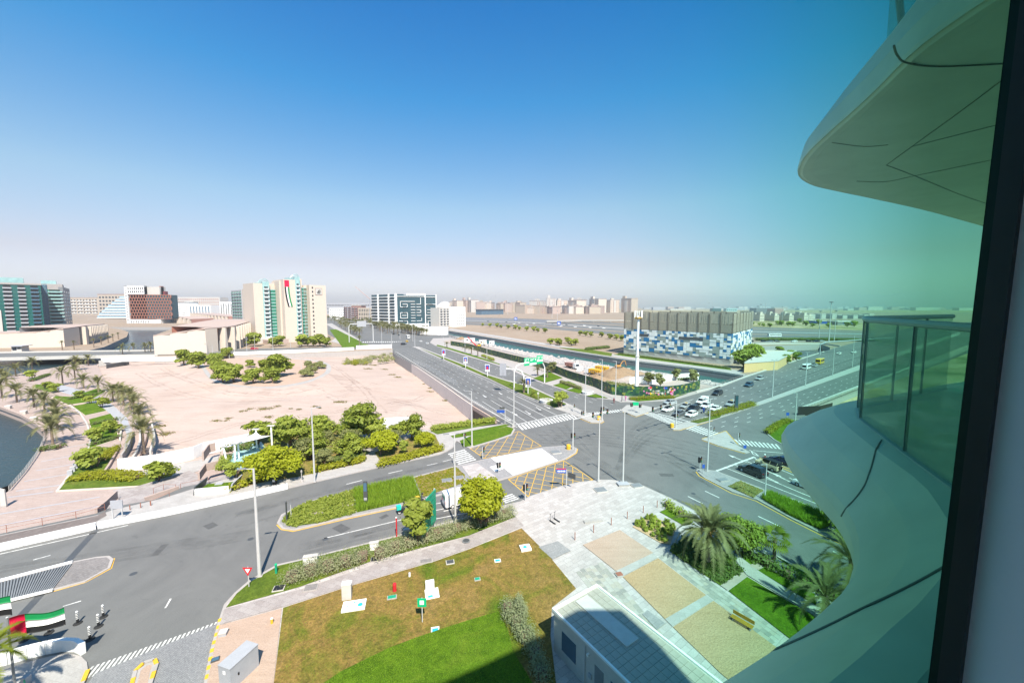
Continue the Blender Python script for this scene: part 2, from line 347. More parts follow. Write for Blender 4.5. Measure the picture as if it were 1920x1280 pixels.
# sloping rock bank on the near side of the canal
NW = [(1362,719),(1278,704),(1150,684),(1027,664.5),(934,648.5),(890,639),(850,629),(800,620)]
mb = MB(); A = resample([P(x,y,.02) for x,y in BANK],60); B = resample([P(x,y,CW - .4) for x,y in NW],60)
rows = [[a.lerp(b,t) + Vector((random.uniform(-.8,.8),random.uniform(-.8,.8),random.uniform(-.5,.5))) * (1 if 0 < t < 1 else .2) for a,b in zip(A,B)] for t in (0,.25,.5,.75,1)]
for r0,r1 in zip(rows,rows[1:]): mb.strip(r0,r1)
S('canal_bank',M['rocks'],mb)
mb = MB()
for k in range(900):
 i = random.randrange(59); t = random.random(); p = A[i].lerp(A[i + 1],random.random()).lerp(B[i],t * .95); s = random.uniform(.3,.9)
 mb.frustum([p + Vector((x * s,y * s,-.3)) for x,y in ((-1,-.7),(.8,-1),(1,.8),(-.9,1))],[p + Vector((x * s * .6,y * s * .6,s * .7)) for x,y in ((-.8,-.7),(.8,-.6),(.6,.8),(-.9,.6))])
o = mb.build('bank_boulders',M['rocks']); o['kind'] = 'stuff'
# white coping along the far bank
mb = MB(); pf = [P(x,y) for x,y in FARE[:-1]]
for a,b in zip(pf,pf[1:]):
 n = (b - a).cross(Vector((0,0,1))).normalized(); n = n if n.y < 0 else -n
 mb.frustum([a + n * .5 + Vector((0,0,-.5)),b + n * .5 + Vector((0,0,-.5)),b - n * 2.2 + Vector((0,0,-.5)),a - n * 2.2 + Vector((0,0,-.5))],[a + n * .5 + Vector((0,0,.3)),b + n * .5 + Vector((0,0,.3)),b - n * 2.2 + Vector((0,0,.3)),a - n * 2.2 + Vector((0,0,.3))])
S('canal_coping',M['palepaving'],mb)
# rock armour at the foot of the far bank
mb = MB()
for a,b in zip(pf,pf[1:]):
 L = (b - a).length; n = (b - a).cross(Vector((0,0,1))).normalized(); n = n if n.y < 0 else -n
 mb.frustum([a + n * .55 + Vector((0,0,-5)),b + n * .55 + Vector((0,0,-5)),b + n * 3.5 + Vector((0,0,-5)),a + n * 3.5 + Vector((0,0,-5))],[a + n * .52 + Vector((0,0,-1.2)),b + n * .52 + Vector((0,0,-1.2)),b + n * .9 + Vector((0,0,-1.5)),a + n * .9 + Vector((0,0,-1.5))])
S('canal_rock_armour',M['darkgrey'],mb)
# ---- empty sandy lot (below road level) with a mound, and its oval terrace
LOT = [(150,700),(175,683),(300,668),(440,664),(760,650),(800,690),(900,752),(990,815),(700,830),(470,880),(330,880),(245,868),(262,820),(240,770),(190,735),(150,715)]
lw = poly(LOT,-3.5)
xs = [p.x for p in lw]; ys = [p.y for p in lw]
isl = [(372,678),(385,700),(402,715),(440,724),(500,728),(560,721),(600,709),(620,695),(612,680),(560,672),(470,668),(400,668)]
IZ = -1.3
iw = [P(x,y,IZ) for x,y in isl]; ic = sum(iw,Vector()) / len(iw)
def seg_d(p,poly_):
 best = 1e9; inside = False; n = len(poly_)
 for i in range(n):
  a,b = poly_[i],poly_[(i + 1) % n]; ab = (b - a).xy; ap = (p - a).xy
  t = max(0,min(1,ap.dot(ab) / max(1e-9,ab.dot(ab)))); best = min(best,(ap - ab * t).length)
  if (a.y > p.y) != (b.y > p.y) and p.x < (b.x - a.x) * (p.y - a.y) / (b.y - a.y) + a.x: inside = not inside
 return -best if inside else best
HUMPS = [(P(490,765,-3.6),9,1.0),(P(700,715,-3.6),12,.9),(P(350,770,-3.6),14,.9),(P(770,762,-3.6),2.6,.9),(P(752,770,-3.6),3.2,.5),(P(585,672,-3),5,1.2),(P(650,730,-3),10,.5),(P(260,690,-3),16,1.2)]
WLINE = [P(x,y) for x,y in ((735,655),(790,692),(838,724),(885,757),(962,802))]
def wall_d(p): return min((p - a - (b - a) * max(0,min(1,(p - a).dot(b - a) / (b - a).length_squared))).length for a,b in zip(WLINE,WLINE[1:]))
def lot_z(x,y):
 d = seg_d(Vector((x,y,0)),iw); t = max(0,min(1,1 - d / 17)); t = t * t * (3 - 2 * t)
 z = -3.6 + 2.2 * t if d > 0 else IZ - .12
 z -= 1.7 * max(0,1 - wall_d(Vector((x,y,0))) / 26) ** 1.3 * (1 if x > -90 else 0)
 for c,r,h in HUMPS: z += h * math.exp(-((x - c.x) ** 2 + (y - c.y) ** 2) / (2 * r * r)) * (1 if d > 0 else 0)
 e = max(0,min(1,d / 4))
 return z + e * (.16 * math.sin(x * .31 + 2 * math.sin(y * .11)) * math.cos(y * .23) + .1 * math.sin(x * .9 + y * .6))
st = 2.0; nx = int((max(xs) - min(xs)) / st) + 1; ny = int((max(ys) - min(ys)) / st) + 1
V,idx,F = [],{},[]
lwp = [Vector((p.x,p.y,0)) for p in lw]
for j in range(ny):
 for i in range(nx):
  x,y = min(xs) + i * st,min(ys) + j * st
  if seg_d(Vector((x,y,0)),lwp) < 1.5: idx[i,j] = len(V); V.append((x,y,lot_z(x,y)))
for (i,j),a in idx.items():
 q = [(i,j),(i + 1,j),(i + 1,j + 1),(i,j + 1)]
 if all(k in idx for k in q): F.append([idx[k] for k in q])
mb = MB(); mb.add(V,F); o = mb.build('sand_lot',M['sand'],smooth=True); o['kind'] = 'structure'
isc = smooth_curve(iw + [iw[0]],60)[:-1]
mb = MB(); mb.prism(isc,IZ - .5,IZ); S('oval_terrace',[M['palepaving']],mb)
mb = MB(); inner = [ic + (p - ic) * .93 for p in isc]; mb.prism(inner,IZ + .02,IZ + .03); S('oval_terrace_earth',M['pinkgravel'],mb)
# ---- promenade beside the left water
PZ = -2.5
PROM = [(-700,1190),(-200,1050),(-60,968),(0,931),(16,920),(46,886),(66,858),(75,842),(83,820),(80,806),(66,794),(40,779),(0,764),(-160,722),(-160,706),(8,708),(40,699),(85,692),(130,684),(182,682),
  (190,700),(205,728),(238,745),(265,772),(278,808),(265,848),(250,876),(300,874),(420,846),(470,840),(470,930),(300,1000),(0,1040)]
slab('promenade',PROM,-8,PZ,'promenade','pinkstone')
def lawn(name,pts,z,mat='lushlawn',side='cream',h=.35):
 mb = MB(); q = poly(pts,z); mb.prism(q,z - .05,z + h * .6,1); c = sum(q,Vector()) / len(q)
 k = [c + (p - c) * (1 - .35 / max(2,(p - c).length)) for p in q]; mb.prism(k,z + h * .6 + .02,z + h * .6 + .05,0)
 return S(name,[M[mat],M[side]],mb)
for pts,mt in (([(163,755),(200,732 + 2),(185,728),(130,745),(103,743),(97,746),(128,760)],'lushlawn'),([(50,715),(92,700),(95,703),(66,714)],'lushlawn'),([(135,762),(165,757),(178,756),(201,771),(160,780)],'lushlawn'),
    ([(166,787),(207,776),(220,790),(221,802),(222,824),(167,842),(173,815)],'lushlawn'),([(107,922),(150,868),(190,843),(217,837),(212,852),(198,885),(240,893),(326,892),(322,905),(260,913)],'verge'),
    ([(65,716 + 5),(85,722),(112,734),(90,736),(64,728)],'lushlawn')):
 lawn('lawn',pts,PZ,mt)
slab('gravel_path',[(98,722),(118,722),(160,733),(192,745),(215,762),(238,783),(246,806),(247,826),(242,845),(228,868),(219,866),(233,840),(238,815),(230,795),(205,774),(180,759),(150,745),(110,733)],PZ,PZ + .03,'lavgrey')
# terraced steps between the promenade and the road, and pale walls
slab('stair_landing',[(226,938),(300,918),(345,905),(380,903),(420,890),(452,893),(452,935),(228,990),(180,985),(205,946)],-7,-.25,'footpath','pinkstone')
for k in range(6):
 z = -.25 - .36 * (k + 1); a,b = P(232 - 4 * k,940 - 4.2 * k,z),P(372 - 4 * k,900 - 4.6 * k,z); c,d2 = P(400 + 3 * k,920,z),P(240,965,z)
 mb = MB(); mb.prism([a,b,c,d2],-7,z); S('stair_step',[M['footpath'],M['pinkstone']],mb)
# vehicle tracks and darker scuffed ground on the lot
def make_scuff():
 m,n,l,b = new_mat('scuffed_sand'); v = tex_coord(n,l); b.inputs['Base Color'].default_value = (.33,.235,.185,1); b.inputs['Roughness'].default_value = .95
 t = n.new('ShaderNodeBsdfTransparent'); x = n.new('ShaderNodeMixShader'); l.new(ramp(n,l,noise(n,l,v,.18,8,.72,.3),[(.4,(0,0,0)),(.75,(.3,.3,.3))]),x.inputs[0])
 l.new(t.outputs[0],x.inputs[1]); l.new(b.outputs[0],x.inputs[2]); l.new(x.outputs[0],n['Material Output'].inputs[0]); M['scuff'] = m
make_scuff(); mb = MB()
def track(pts,w,off=0):
 c = smooth_curve([P(x,y,-3.4) for x,y in pts],70); A_,B_ = [],[]
 for i,p in enumerate(c):
  d = (c[min(i + 1,69)] - c[max(i - 1,0)]).normalized(); n = Vector((-d.y,d.x,0))
  for L_,s_ in ((A_,off + w / 2),(B_,off - w / 2)): q = p + n * s_; L_.append(Vector((q.x,q.y,lot_z(q.x,q.y) + .05)))
 mb.strip(A_,B_)
for q in ([(260,700),(330,735),(400,752),(500,757),(600,748),(700,742),(850,770)],[(300,690),(360,720),(420,742),(520,748),(640,735),(740,712)],[(620,690),(660,715),(690,740),(720,775)],[(330,830),(450,795),(600,775),(760,750),(800,735)],[(600,735),(640,752),(700,765),(800,782),(900,790)]):
 for o_ in (-1.1,1.1): track(q,.8,o_)
for q,w in (([(300,700),(360,708),(385,722)],9),([(395,728),(440,738),(520,742),(600,730)],7),([(620,700),(650,718),(680,735)],8),([(250,690),(300,682),(360,676)],7),([(730,752),(760,757),(790,762)],4)): track(q,w)
S('lot_tracks',M['scuff'],mb)
# ================================================================ kerbed islands, pavements and road markings
KZ = .13
def island(name,pts,mat,kerb='concrete',z=KZ,edge=None,rim=True):
 mb = MB(); q = poly(pts,z); mb.prism(q,-.05,z,1,1)
 c = sum(q,Vector()) / len(q)
 o = S(name,[M[mat],M[kerb]],mb)
 if rim:                                     # paving set 25 cm inside the kerb stones
  n = len(q); ccw = sum(a.x * b.y - b.x * a.y for a,b in zip(q,q[1:] + q[:1])) > 0; k = []
  for i in range(n):
   e0 = (q[i] - q[i - 1]).normalized(); e1 = (q[(i + 1) % n] - q[i]).normalized()
   nn = Vector((-(e0 + e1).y,(e0 + e1).x,0)); nn = nn.normalized() if nn.length > 1e-4 else Vector((-e0.y,e0.x,0))
   k.append(q[i] + nn * (.3 if ccw else -.3))
  mb = MB(); mb.prism(k,z + .004,z + .008); S('paving' if 'pav' in name or 'island' in name else name + '_surface',M[mat],mb,o)
 return o
sidewalk = island('north_pavement',[(-500,1142),(0,1028),(180,987),(330,960),(472,930),(555,911),(650,889),(712,875),(825,851),(839,845),(850,838),(856,826),(880,840),(900,834),(930,825),(960,815),(966,804),
 (950,794),(820,808),(700,793),(470,807),(441,858),(446,894),(420,898),(300,935),(214,955),(182,965),(0,1003),(-500,1115)],'palepaving')
boardwalk = sheet('boardwalk',[(0,1004),(182,966),(197,958),(200,966),(180,977),(0,1017),(-500,1129),(-500,1116)],KZ + .02,'deckwood')
NBED = [0]
def bed(name,pts,mat,z=KZ + .015,h=.03):
 NBED[0] += 1; z += .0021 * (NBED[0] % 50)
 mb = MB(); mb.prism(poly(pts,z),z,z + h); return S(name,M[mat],mb)
bed('garden_bed',[(440,918),(480,906),(560,893),(678,868),(676,846),(696,826),(640,800),(560,800),(474,812),(458,835),(447,890)],'bedsoil')
bed('garden_bed',[(713,874),(712,862),(702,848),(740,832),(800,808),(816,815),(826,838),(829,846),(772,860)],'bedsoil')
bed('play_surface',[(425,885),(420,866),(448,838),(490,828),(500,842),(470,872)],'glass_pale')
bed('lawn',[(845,817),(880,808),(948,795),(955,797),(890,815),(850,821)],'lushlawn')
bed('lawn',[(862,826),(885,816),(950,799),(963,803),(958,813),(930,823),(886,836),(868,837)],'lushlawn')
bed('lawn',[(808,808),(840,800),(925,790),(930,793),(880,803),(820,814)],'verge')
# median of the left road and the concrete divider
island('median_island',[(519,980),(527,964),(575,940),(662,917),(772,894),(858,872),(905,861),(1016,838),(1068,834),(1082,840),(1080,848),(1060,860),(960,893),(903,910),(830,926),(790,937),(745,950),(650,970),(550,993),(528,990)],'greypaving')
bed('groundcover_bed',[(528,976),(545,956),(580,940),(662,919),(667,961),(600,979),(548,987)],'verge')
bed('grass_bed',[(664,918),(773,896),(789,934),(669,960)],'lushlawn')
bed('flower_bed',[(777,895),(855,875),(872,890),(868,905),(826,920),(793,932)],'bedsoil')
bed('tactile_crossing',[(866,874),(895,868),(930,893),(898,905),(884,898)],'plaza')
bed('white_concrete',[(920,858),(1016,841),(1046,863),(962,891)],'white')
bed('white_concrete',[(918,875),(934,871),(945,878),(928,884)],'white')
island('median_nose',[(-500,1190),(0,1089),(120,1055),(180,1043),(205,1041),(213,1047),(207,1063),(160,1089),(98,1106),(0,1129),(-500,1245)],'brownpaving')
gq = poly([(-120,1122),(0,1092),(134,1057),(99,1103),(0,1127),(-140,1166)],KZ + .02); mb = MB()
for k in range(46):
 t = k / 45; a,b = gq[0].lerp(gq[1],min(1,t * 2)) if t < .5 else gq[1].lerp(gq[2],t * 2 - 1),gq[5].lerp(gq[4],min(1,t * 2)) if t < .5 else gq[4].lerp(gq[3],t * 2 - 1); d = b - a; mb.box(0,d.length,-.055,.055,KZ + .04,KZ + .12,0,math.atan2(d.y,d.x),(a.x,a.y))
gp = MB(); gp.prism(gq,KZ + .01,KZ + .03); gr_ = S('drain_grating',M['darkgrey'],gp); mb.build('grating_bars',M['midgrey'],gr_,kind='stuff')
for q in ([(-120,1120),(0,1089),(136,1054)],[(-140,1170),(0,1131),(99,1107)]):
 mb = MB(); w_ = poly(q,KZ)
 for a,b in zip(w_,w_[1:]): d = b - a; mb.box(0,d.length,-.12,.12,KZ,KZ + .22,0,math.atan2(d.y,d.x),(a.x,a.y))
 S('grating_kerb',M['white'],mb)
# steel expansion joints across the left road
for a,b,w in (((183,990),(123,1056),.75),((80,1110),(30,1164),.75)):
 A,B = P(*a),P(*b); n = (B - A).cross(Vector((0,0,1))).normalized() * w / 2; mb = MB()
 mb.quad(A + n + Vector((0,0,.006)),A - n + Vector((0,0,.006)),B - n + Vector((0,0,.006)),B + n + Vector((0,0,.006))); S('expansion_joint',M['darkgrey'],mb)
# plaza, lawn and pavement in front of the tower
south = island('plaza_paving',[(384,1292),(392,1240),(409,1164),(420,1132),(440,1110),(467,1087),(520,1057),(575,1045),(675,1020),(755,1000),(812,984),(875,968),(950,945),(976,939),(994,929),(1050,911),(1085,903),(1124,898.5),
 (1147,898.5),(1182,904),(1207,910),(1260,934),(1406,1012),(1480,1053),(1600,1120),(1900,1290),('w',75,5),('w',75,-60),('w',-30,-60),('w',-19,20)],'plaza')
bed('verge',[(424,1138),(444,1112),(470,1090),(522,1060),(575,1048),(675,1023),(757,1003),(812,988),(952,958),(967,968),(880,1003),(700,1050),(560,1100)],'verge')
bed('footpath',[(421,1141),(565,1104),(710,1055),(875,1006),(968,970),(982,985),(880,1027),(815,1050),(657,1096),(530,1137),(412,1170)],'footpath')
bed('gravel_court',[(411,1172),(528,1140),(512,1290),(386,1290)],'pinkgravel')
bed('front_lawn',[(531,1139),(657,1098),(815,1052),(880,1029),(978,990),(1028,1040),(1080,1103),(1035,1138),(1032,1190),(1045,1300),(511,1300)],'drylawn')
bed('green_lawn',[(595,1288),(607,1280),(640,1258),(687,1235),(730,1214),(775,1197),(830,1178),(880,1162),(935,1146),(952,1180),(962,1220),(1010,1300),(580,1300)],'lushlawn',KZ + .03,.05)
bed('gravel_bed',[(1093,1021),(1162,993),(1225,1036),(1155,1070)],'pinkgravel'); bed('gravel_bed',[(1168,1081),(1234,1046),(1324,1115),(1247,1160)],'gravelbed'); bed('gravel_bed',[(1262,1175),(1338,1126),(1457,1214),(1377,1282),(1352,1262)],'gravelbed')
bed('stone_band',[(1155,1070),(1225,1036),(1233,1045),(1167,1080)],'palepaving'); bed('stone_band',[(1247,1160),(1324,1115),(1337,1125),(1261,1174)],'palepaving')
bed('grey_mat',[(1010,1025),(1046,1014),(1070,1032),(1036,1048)],'greypaving'); bed('grey_mat',[(1204,1151),(1214,1143),(1247,1168),(1232,1180)],'greypaving')
bed('planter_soil',[(1186,987),(1218,963),(1268,990),(1256,1020),(1238,1017)],'soil')
bed('groundcover_bed',[(1255,1032),(1285,1005),(1375,1045),(1390,1070),(1351,1097)],'verge')
bed('lawn',[(1366,1107),(1401,1081),(1527,1155),(1545,1172),(1482,1197)],'lushlawn')
bed('lawn',[(1237,959),(1254,952),(1300,978),(1283,985)],'lushlawn'); bed('lawn',[(1385,1034),(1404,1028),(1418,1052),(1404,1060)],'lushlawn'); bed('lawn',[(1421,1069),(1434,1062),(1527,1113),(1531,1134)],'lushlawn'); bed('lawn',[(1452,1040),(1476,1054),(1590,1118),(1560,1120)],'lushlawn')
bed('stone_path',[(1376,1045),(1390,1045),(1426,1072),(1530,1138),(1526,1152),(1400,1077)],'palepaving'); bed('stone_path',[(1351,1097),(1392,1071),(1401,1079),(1364,1106)],'sitesand'); bed('stone_path',[(1405,1060),(1446,1035),(1457,1040),(1422,1068)],'sitesand')
# median of the lower right road
island('median_island',[(1305,882),(1308,878),(1343,882),(1390,900),(1427,914),(1444,922),(1491,935),(1560,967),(1700,1030),(1700,1068),(1589,1017),(1540,999),(1484,971),(1418,935),(1371,920),(1322,896)],'greypaving')
bed('flower_bed',[(1366,911),(1388,901),(1431,919),(1412,932)],'bedsoil'); bed('grass_bed',[(1428,934),(1443,925),(1535,962),(1556,985),(1538,992),(1480,965)],'lushlawn')
island('triangle_island',[(1315,823),(1361,808),(1384,835),(1406,847),(1398,849),(1345,834)],'palepaving')
island('median_island',[(1258,802),(1264,797),(1280,792),(1292,789),(1338,777),(1411,757),(1620,681),(1800,622),(1800,627),(1620,690),(1415,762),(1336,787),(1288,801),(1274,805),(1263,805)],'palepaving')
bed('grass_bed',[(1294,790),(1338,779),(1355,775),(1350,782),(1310,793)],'verge')
island('corner_island',[(1437,812),(1443,800),(1458,792),(1478,787),(1510,784),(1560,795),(1560,860),(1472,836),(1450,823)],'lushlawn')
island('slip_island',[(1163,769),(1192,780),(1214,773),(1232,765),(1205,759),(1175,759)],'palepaving')
island('site_pavement',[(1162,753),(1148,749),(1120,746),(1060,732),(1030,722),(1005,714),(980,704),(955,692),(905,676),(880,669),(840,656),(818,649),(806,642),(812,634),(845,633)] + [(x,y + 1) for x,y in BANK[:-2][::-1]] + [(1400,706),(1330,731),(1300,739),(1262,750),(1195,753)],'palepaving',rim=False)
bed('site_ground',[(1150,738),(1120,725),(1067,709),(1024,691),(960,675),(915,663),(860,648),(830,640),(850,635),(890,644),(934,656.5),(1027,679),(1150,702),(1278,714),(1340,724),(1300,732),(1262,741),(1195,742)],'sitesand')
for q in ([(820,646),(850,654),(905,671),(955,688),(985,700),(1010,712),(960,690),(905,674),(840,654),(818,648)],[(1000,709),(1030,697),(1055,708),(1022,717)],[(1037,722),(1065,714),(1080,720),(1062,730)],[(1062,731),(1083,726),(1100,735),(1085,737)],[(1100,742),(1117,738),(1140,746),(1118,745)],[(1183,749),(1195,743.5),(1262,743),(1290,737),(1258,747),(1196,752)]): bed('verge',q,'lushlawn')
island('median_island',[(772,649),(786,650),(830,667),(880,686),(911,700),(950,712),(992,722),(1039,744),(1065,756),(1086,767),(1105,775),(1072,776),(1041,766),(1017,755),(967,735),(917,711),(880,696),(830,674)],'palepaving')
bed('verge',[(786,652),(830,669),(880,688),(911,702),(950,714),(990,724),(1036,745),(1062,757),(1040,764),(1017,753),(967,733),(917,709),(880,693),(830,672)],'verge')
island('crossing_island',[(1074,777),(1096,773),(1130,783),(1132,789),(1126,792),(1108,791.5),(1083,781)],'palepaving')
# far roads, seen as thin bands
def far_road(name,L,R,z=.02,mat='asphalt'):
 mb = MB(); n = 24; mb.strip(resample(poly(L,z),n),resample(poly(R,z),n)); return S(name,M[mat],mb)
far_road('cross_road',[(-600,686),(0,661),(300,657),(640,650),(760,640),(840,625)],[(-600,700),(0,671),(300,666),(640,655.5),(772,650),(860,633)],.05)
far_road('far_boulevard',[(690,640),(640,611),(590,596),(500,586.5)],[(800,634),(735,613),(670,598),(560,587)],.06)
far_road('highway',[(840,607),(1000,614),(1170,629),(1406,632),(1640,634)],[(840,594),(1000,597.5),(1170,606),(1406,613),(1640,621)],0)
for k,t in enumerate((.2,.47,.74)): far_road('highway_verge',[(840,594 + 13 * t),(1000,597.5 + 16.5 * t),(1170,606 + 23 * t),(1406,613 + 19 * t),(1640,621 + 13 * t)],[(840,594 + 13 * t - .7),(1000,597.5 + 16.5 * t - .9),(1170,606 + 23 * t - 1.3),(1406,613 + 19 * t - 1.2),(1640,621 + 13 * t - 1.2)],.05,'desert' if k != 1 else 'palepaving')
far_road('canal_path',[(840,618),(940,634),(1170,671),(1380,701)],[(845,615.5),(942,630.5),(1172,667),(1400,696)],.0,'palepaving')
far_road('far_pavement',[(620,640),(640,625),(610,607)],[(660,650),(680,640),(622,606)],.03,'palepaving')
bed('lawn',[(618,618),(630,617),(680,642),(640,648)],'lushlawn',.0); bed('lawn',[(645,640),(690,645),(690,650),(640,652)],'lushlawn',.03)
bed('scrub',[(1048,651),(1105,655),(1148,662),(1146,668),(1090,660)],'verge',.0)
bed('scrub',[(1380,598),(1640,606),(1640,620),(1406,612)],'scrubland',-.03)
bed('canal_verge',[(1150,664.5),(1170,661.5),(1368,690),(1372,694),(1172,668)],'lushlawn',.0)
# farther plain: greener bands towards the horizon
for q in ((2400,4200),(5200,8000)):
 mb = MB(); mb.quad((-6000,q[0],.02),(6000,q[0],.02),(6000,q[1],.02),(-6000,q[1],.02)); S('scrub_plain',M['scrubland'],mb)
# ---- painted markings
MZ = .006
def line_quad(mb,a,b,w,z=MZ):
 a,b = Vector((a.x,a.y,z)),Vector((b.x,b.y,z)); n = (b - a).cross(Vector((0,0,1))).normalized() * w / 2
 mb.quad(a + n,a - n,b - n,b + n)
def lines(name,segs,w=.16,mat='roadpaint',z=MZ):
 mb = MB()
 for s in segs:
  q = [P(x,y,z) for x,y in s]
  for a,b in zip(q,q[1:]): line_quad(mb,a,b,w,z)
 return S(name,M[mat],mb)
def dashes(name,segs,dl=2.0,gap=4.0,w=.16,mat='roadpaint',z=MZ):
 mb = MB()
 for s in segs:
  q = [P(x,y,z) for x,y in s]; tot = sum((b - a).length for a,b in zip(q,q[1:])); n = max(2,int(tot / .5)); r = resample(q,n); d = 0
  while d + dl < tot:
   line_quad(mb,r[min(n - 1,int(d / tot * (n - 1)))],r[min(n - 1,int((d + dl) / tot * (n - 1)))],w,z); d += dl + gap
 return S(name,M[mat],mb)
def crosswalk(a0,b0,a1,b1,n,duty=.55):     # a0->b0 one side, a1->b1 the other; stripes run from side to side
 e = bpy.data.objects.new('crosswalk',None); COL.objects.link(e); e['kind'] = 'structure'
 a0,b0,a1,b1 = (P(*q) for q in (a0,b0,a1,b1))
 for i in range(n):
  t0,t1 = i / n,(i + duty) / n; mb = MB(); z = Vector((0,0,MZ + .002))
  mb.quad(a0.lerp(b0,t0) + z,a0.lerp(b0,t1) + z,a1.lerp(b1,t1) + z,a1.lerp(b1,t0) + z); mb.build('stripe',M['roadpaint'],e)
crosswalk((970,797),(1074,775),(979,806),(1085,783),18); crosswalk((1102,774),(1166,767),(1112,778),(1170,771),13); crosswalk((1222,773),(1283,792),(1208,776),(1260,797),13,.5)
crosswalk((1306,797),(1350,812),(1286,804),(1332,819),9,.5); crosswalk((1376,823),(1460,833),(1388,834),(1468,842),11,.5); crosswalk((840,850.5),(861,872),(871,842),(895,863),7,.55); crosswalk((935,934),(950,944),(960,925),(975,936),4,.55)
crosswalk((150,1276),(400,1184),(172,1249),(412,1163),26,.5); crosswalk((655,640),(755,640),(655,642),(755,642),24,.5)
lines('stop_line',[[(966,796),(1071,773.5)],[(1342,883),(1415,856)],[(1233,775),(1292,790)]],.45)
# yellow hatched boxes
def hatch(c,n1,n2):
 A,B,C2,D = (P(x,y) for x,y in c); mb = MB()
 for a,b in ((A,B),(B,C2),(C2,D),(D,A)): line_quad(mb,a,b,.15)
 O = lambda u,v: A.lerp(B,u).lerp(D.lerp(C2,u),v)
 for k in range(1,n1 + n2):                 # both diagonals
  for flip in (0,1):
   pts = []
   for (u,v) in ((0,k / n2),(k / n1,0),(1,(k - n1) / n2),((k - n2) / n1,1)):
    if -1e-6 <= u <= 1 + 1e-6 and -1e-6 <= v <= 1 + 1e-6: pts.append((u,v))
   if len(pts) >= 2:
    p,q = pts[0],pts[-1] if pts[-1] != pts[0] else pts[1]
    if flip: p,q = (1 - p[0],p[1]),(1 - q[0],q[1])
    if p != q: line_quad(mb,O(*p),O(*q),.11)
 return S('yellow_box_marking',M['yellow'],mb)
hatch([(881,840),(972,808),(1015,836),(908,859)],5,3); hatch([(953,898),(1057,863),(1112,899),(991,931)],6,3)
# boulevard lanes towards the junction
a_lanes = [((983,792),(760,652)),((1000,790),(764,650)),((1017,787),(768,649)),((1033,783),(772,648)),((1050,780),(780,652))]
for near,far in [((972,795),(742,655)),((990,791.5),(750,654)),((1008,787),(757,653)),((1027,783),(764,652)),((1046,779),(770,651))]:
 m1 = (lerp(near[0],far[0],.42),lerp(near[1],far[1],.43)); lines('lane_line',[[near,(lerp(near[0],far[0],.28),lerp(near[1],far[1],.29))]],.17); dashes('lane_line',[[(lerp(near[0],far[0],.28),lerp(near[1],far[1],.29)),m1,far]],2,4.5,.15)
dashes('lane_line',[[(1100,771),(1010,733),(905,693),(790,647)],[(1140,764),(1060,738),(950,699),(850,663)],[(1150,758),(1080,740),(980,707),(870,668)]],2,5.5,.14)
lines('edge_line',[[(1070,775),(1015,756),(965,737),(880,698),(790,658)],[(970,801),(890,752),(845,724),(792,690),(745,660)]],.15)
# right road lanes
r2 = []
for t in (.2,.4,.6,.8): r2.append([(lerp(1293,1236,1 - t) if 0 else lerp(1262,1300,t),lerp(754,787,t)),(lerp(1395,1425,t),lerp(710,755,t)),(lerp(1560,1600,t),lerp(657,686,t)),(lerp(1640,1720,t),lerp(634,650,t))])
dashes('lane_line',r2,2,5,.15); lines('lane_line',[[(1228,773),(1300,748)],[(1255,778),(1310,759)],[(1272,785),(1330,765)]],.16)
r3 = []
for t in (.25,.5,.75): r3.append([(lerp(1305,1400,t),lerp(800,800,t)),(lerp(1420,1480,t),lerp(762,773,t)),(lerp(1620,1640,t),lerp(691,716,t))])
dashes('lane_line',r3,2,5,.15)
# lower right road
lines('lane_line',[[(1362,877),(1529,943)],[(1378,871),(1503,924),(1580,955)],[(1398,863),(1532,927)],[(1414,857),(1420,862),(1512,900)],[(1480,895),(1540,930)],[(1412,844),(1480,850)],[(1409,846),(1412,851),(1423,855),(1416,849),(1405,843)]],.2)
dashes('lane_line',[[(1322,920),(1470,990),(1620,1060)],[(1290,930),(1430,1000),(1560,1080)]],3,6,.18)
for i,(a,b) in enumerate((((1424,858),(1512,890)),((1430,861),(1520,900)))): lines('median_line',[[a,b]],.25,'yellow')
lines('kerb_line',[[(1305,884),(1311,892),(1330,902),(1371,924),(1418,939),(1484,975),(1540,1003),(1600,1030)],[(1316,824.5),(1345,835.5),(1397,850)],[(1316,822),(1361,807.2),(1385,834)],
 [(519,983),(528,992),(550,995.5),(650,972.5),(745,952)],[(214,1046),(208,1065),(160,1091),(98,1108.5),(0,1132)],[(1262,806.5),(1274,806.5),(1288,802.5),(1336,788.5)],[(1163,770.5),(1192,781.5),(1216,773.5)],[(1083,782.5),(1108,793),(1127,793.5),(1133,790)],[(1083,841),(1081,849),(1061,861.5)]],.16,'yellow')
# left road
dashes('lane_line',[[(820,868),(740,884),(600,920)]],2.2,5,.18); lines('lane_line',[[(606,1009),(760,972)],[(830,865),(846,861)],[(812,957),(910,938)],[(812,973),(880,960)],[(812,945),(850,937)],[(0,1038),(180,998),(240,984)]],.16)
dashes('lane_line',[[(62,1049),(87,1042),(140,1030)],[(118,1136),(147,1127),(200,1113)],[(122,1175),(141,1168),(170,1160)],[(58,1196),(88,1185),(112,1178)],[(310,1139),(318,1125),(330,1105)]],1.8,9,.16)
mb = MB()
def arrow(mb,x,y,x2,y2,L=4.2):             # straight lane arrow; tip at (x2, y2)
 a,b = P(x,y),P(x2,y2); d = (b - a).normalized(); n = Vector((-d.y,d.x,0)); b = a + d * L; z = Vector((0,0,MZ + .003))
 mb.quad(a + n * .12 + z,a - n * .12 + z,b - d * 1.4 - n * .12 + z,b - d * 1.4 + n * .12 + z); mb.add([b - d * 1.5 + n * .45 + z,b - d * 1.5 - n * .45 + z,b + z],[(0,1,2)])
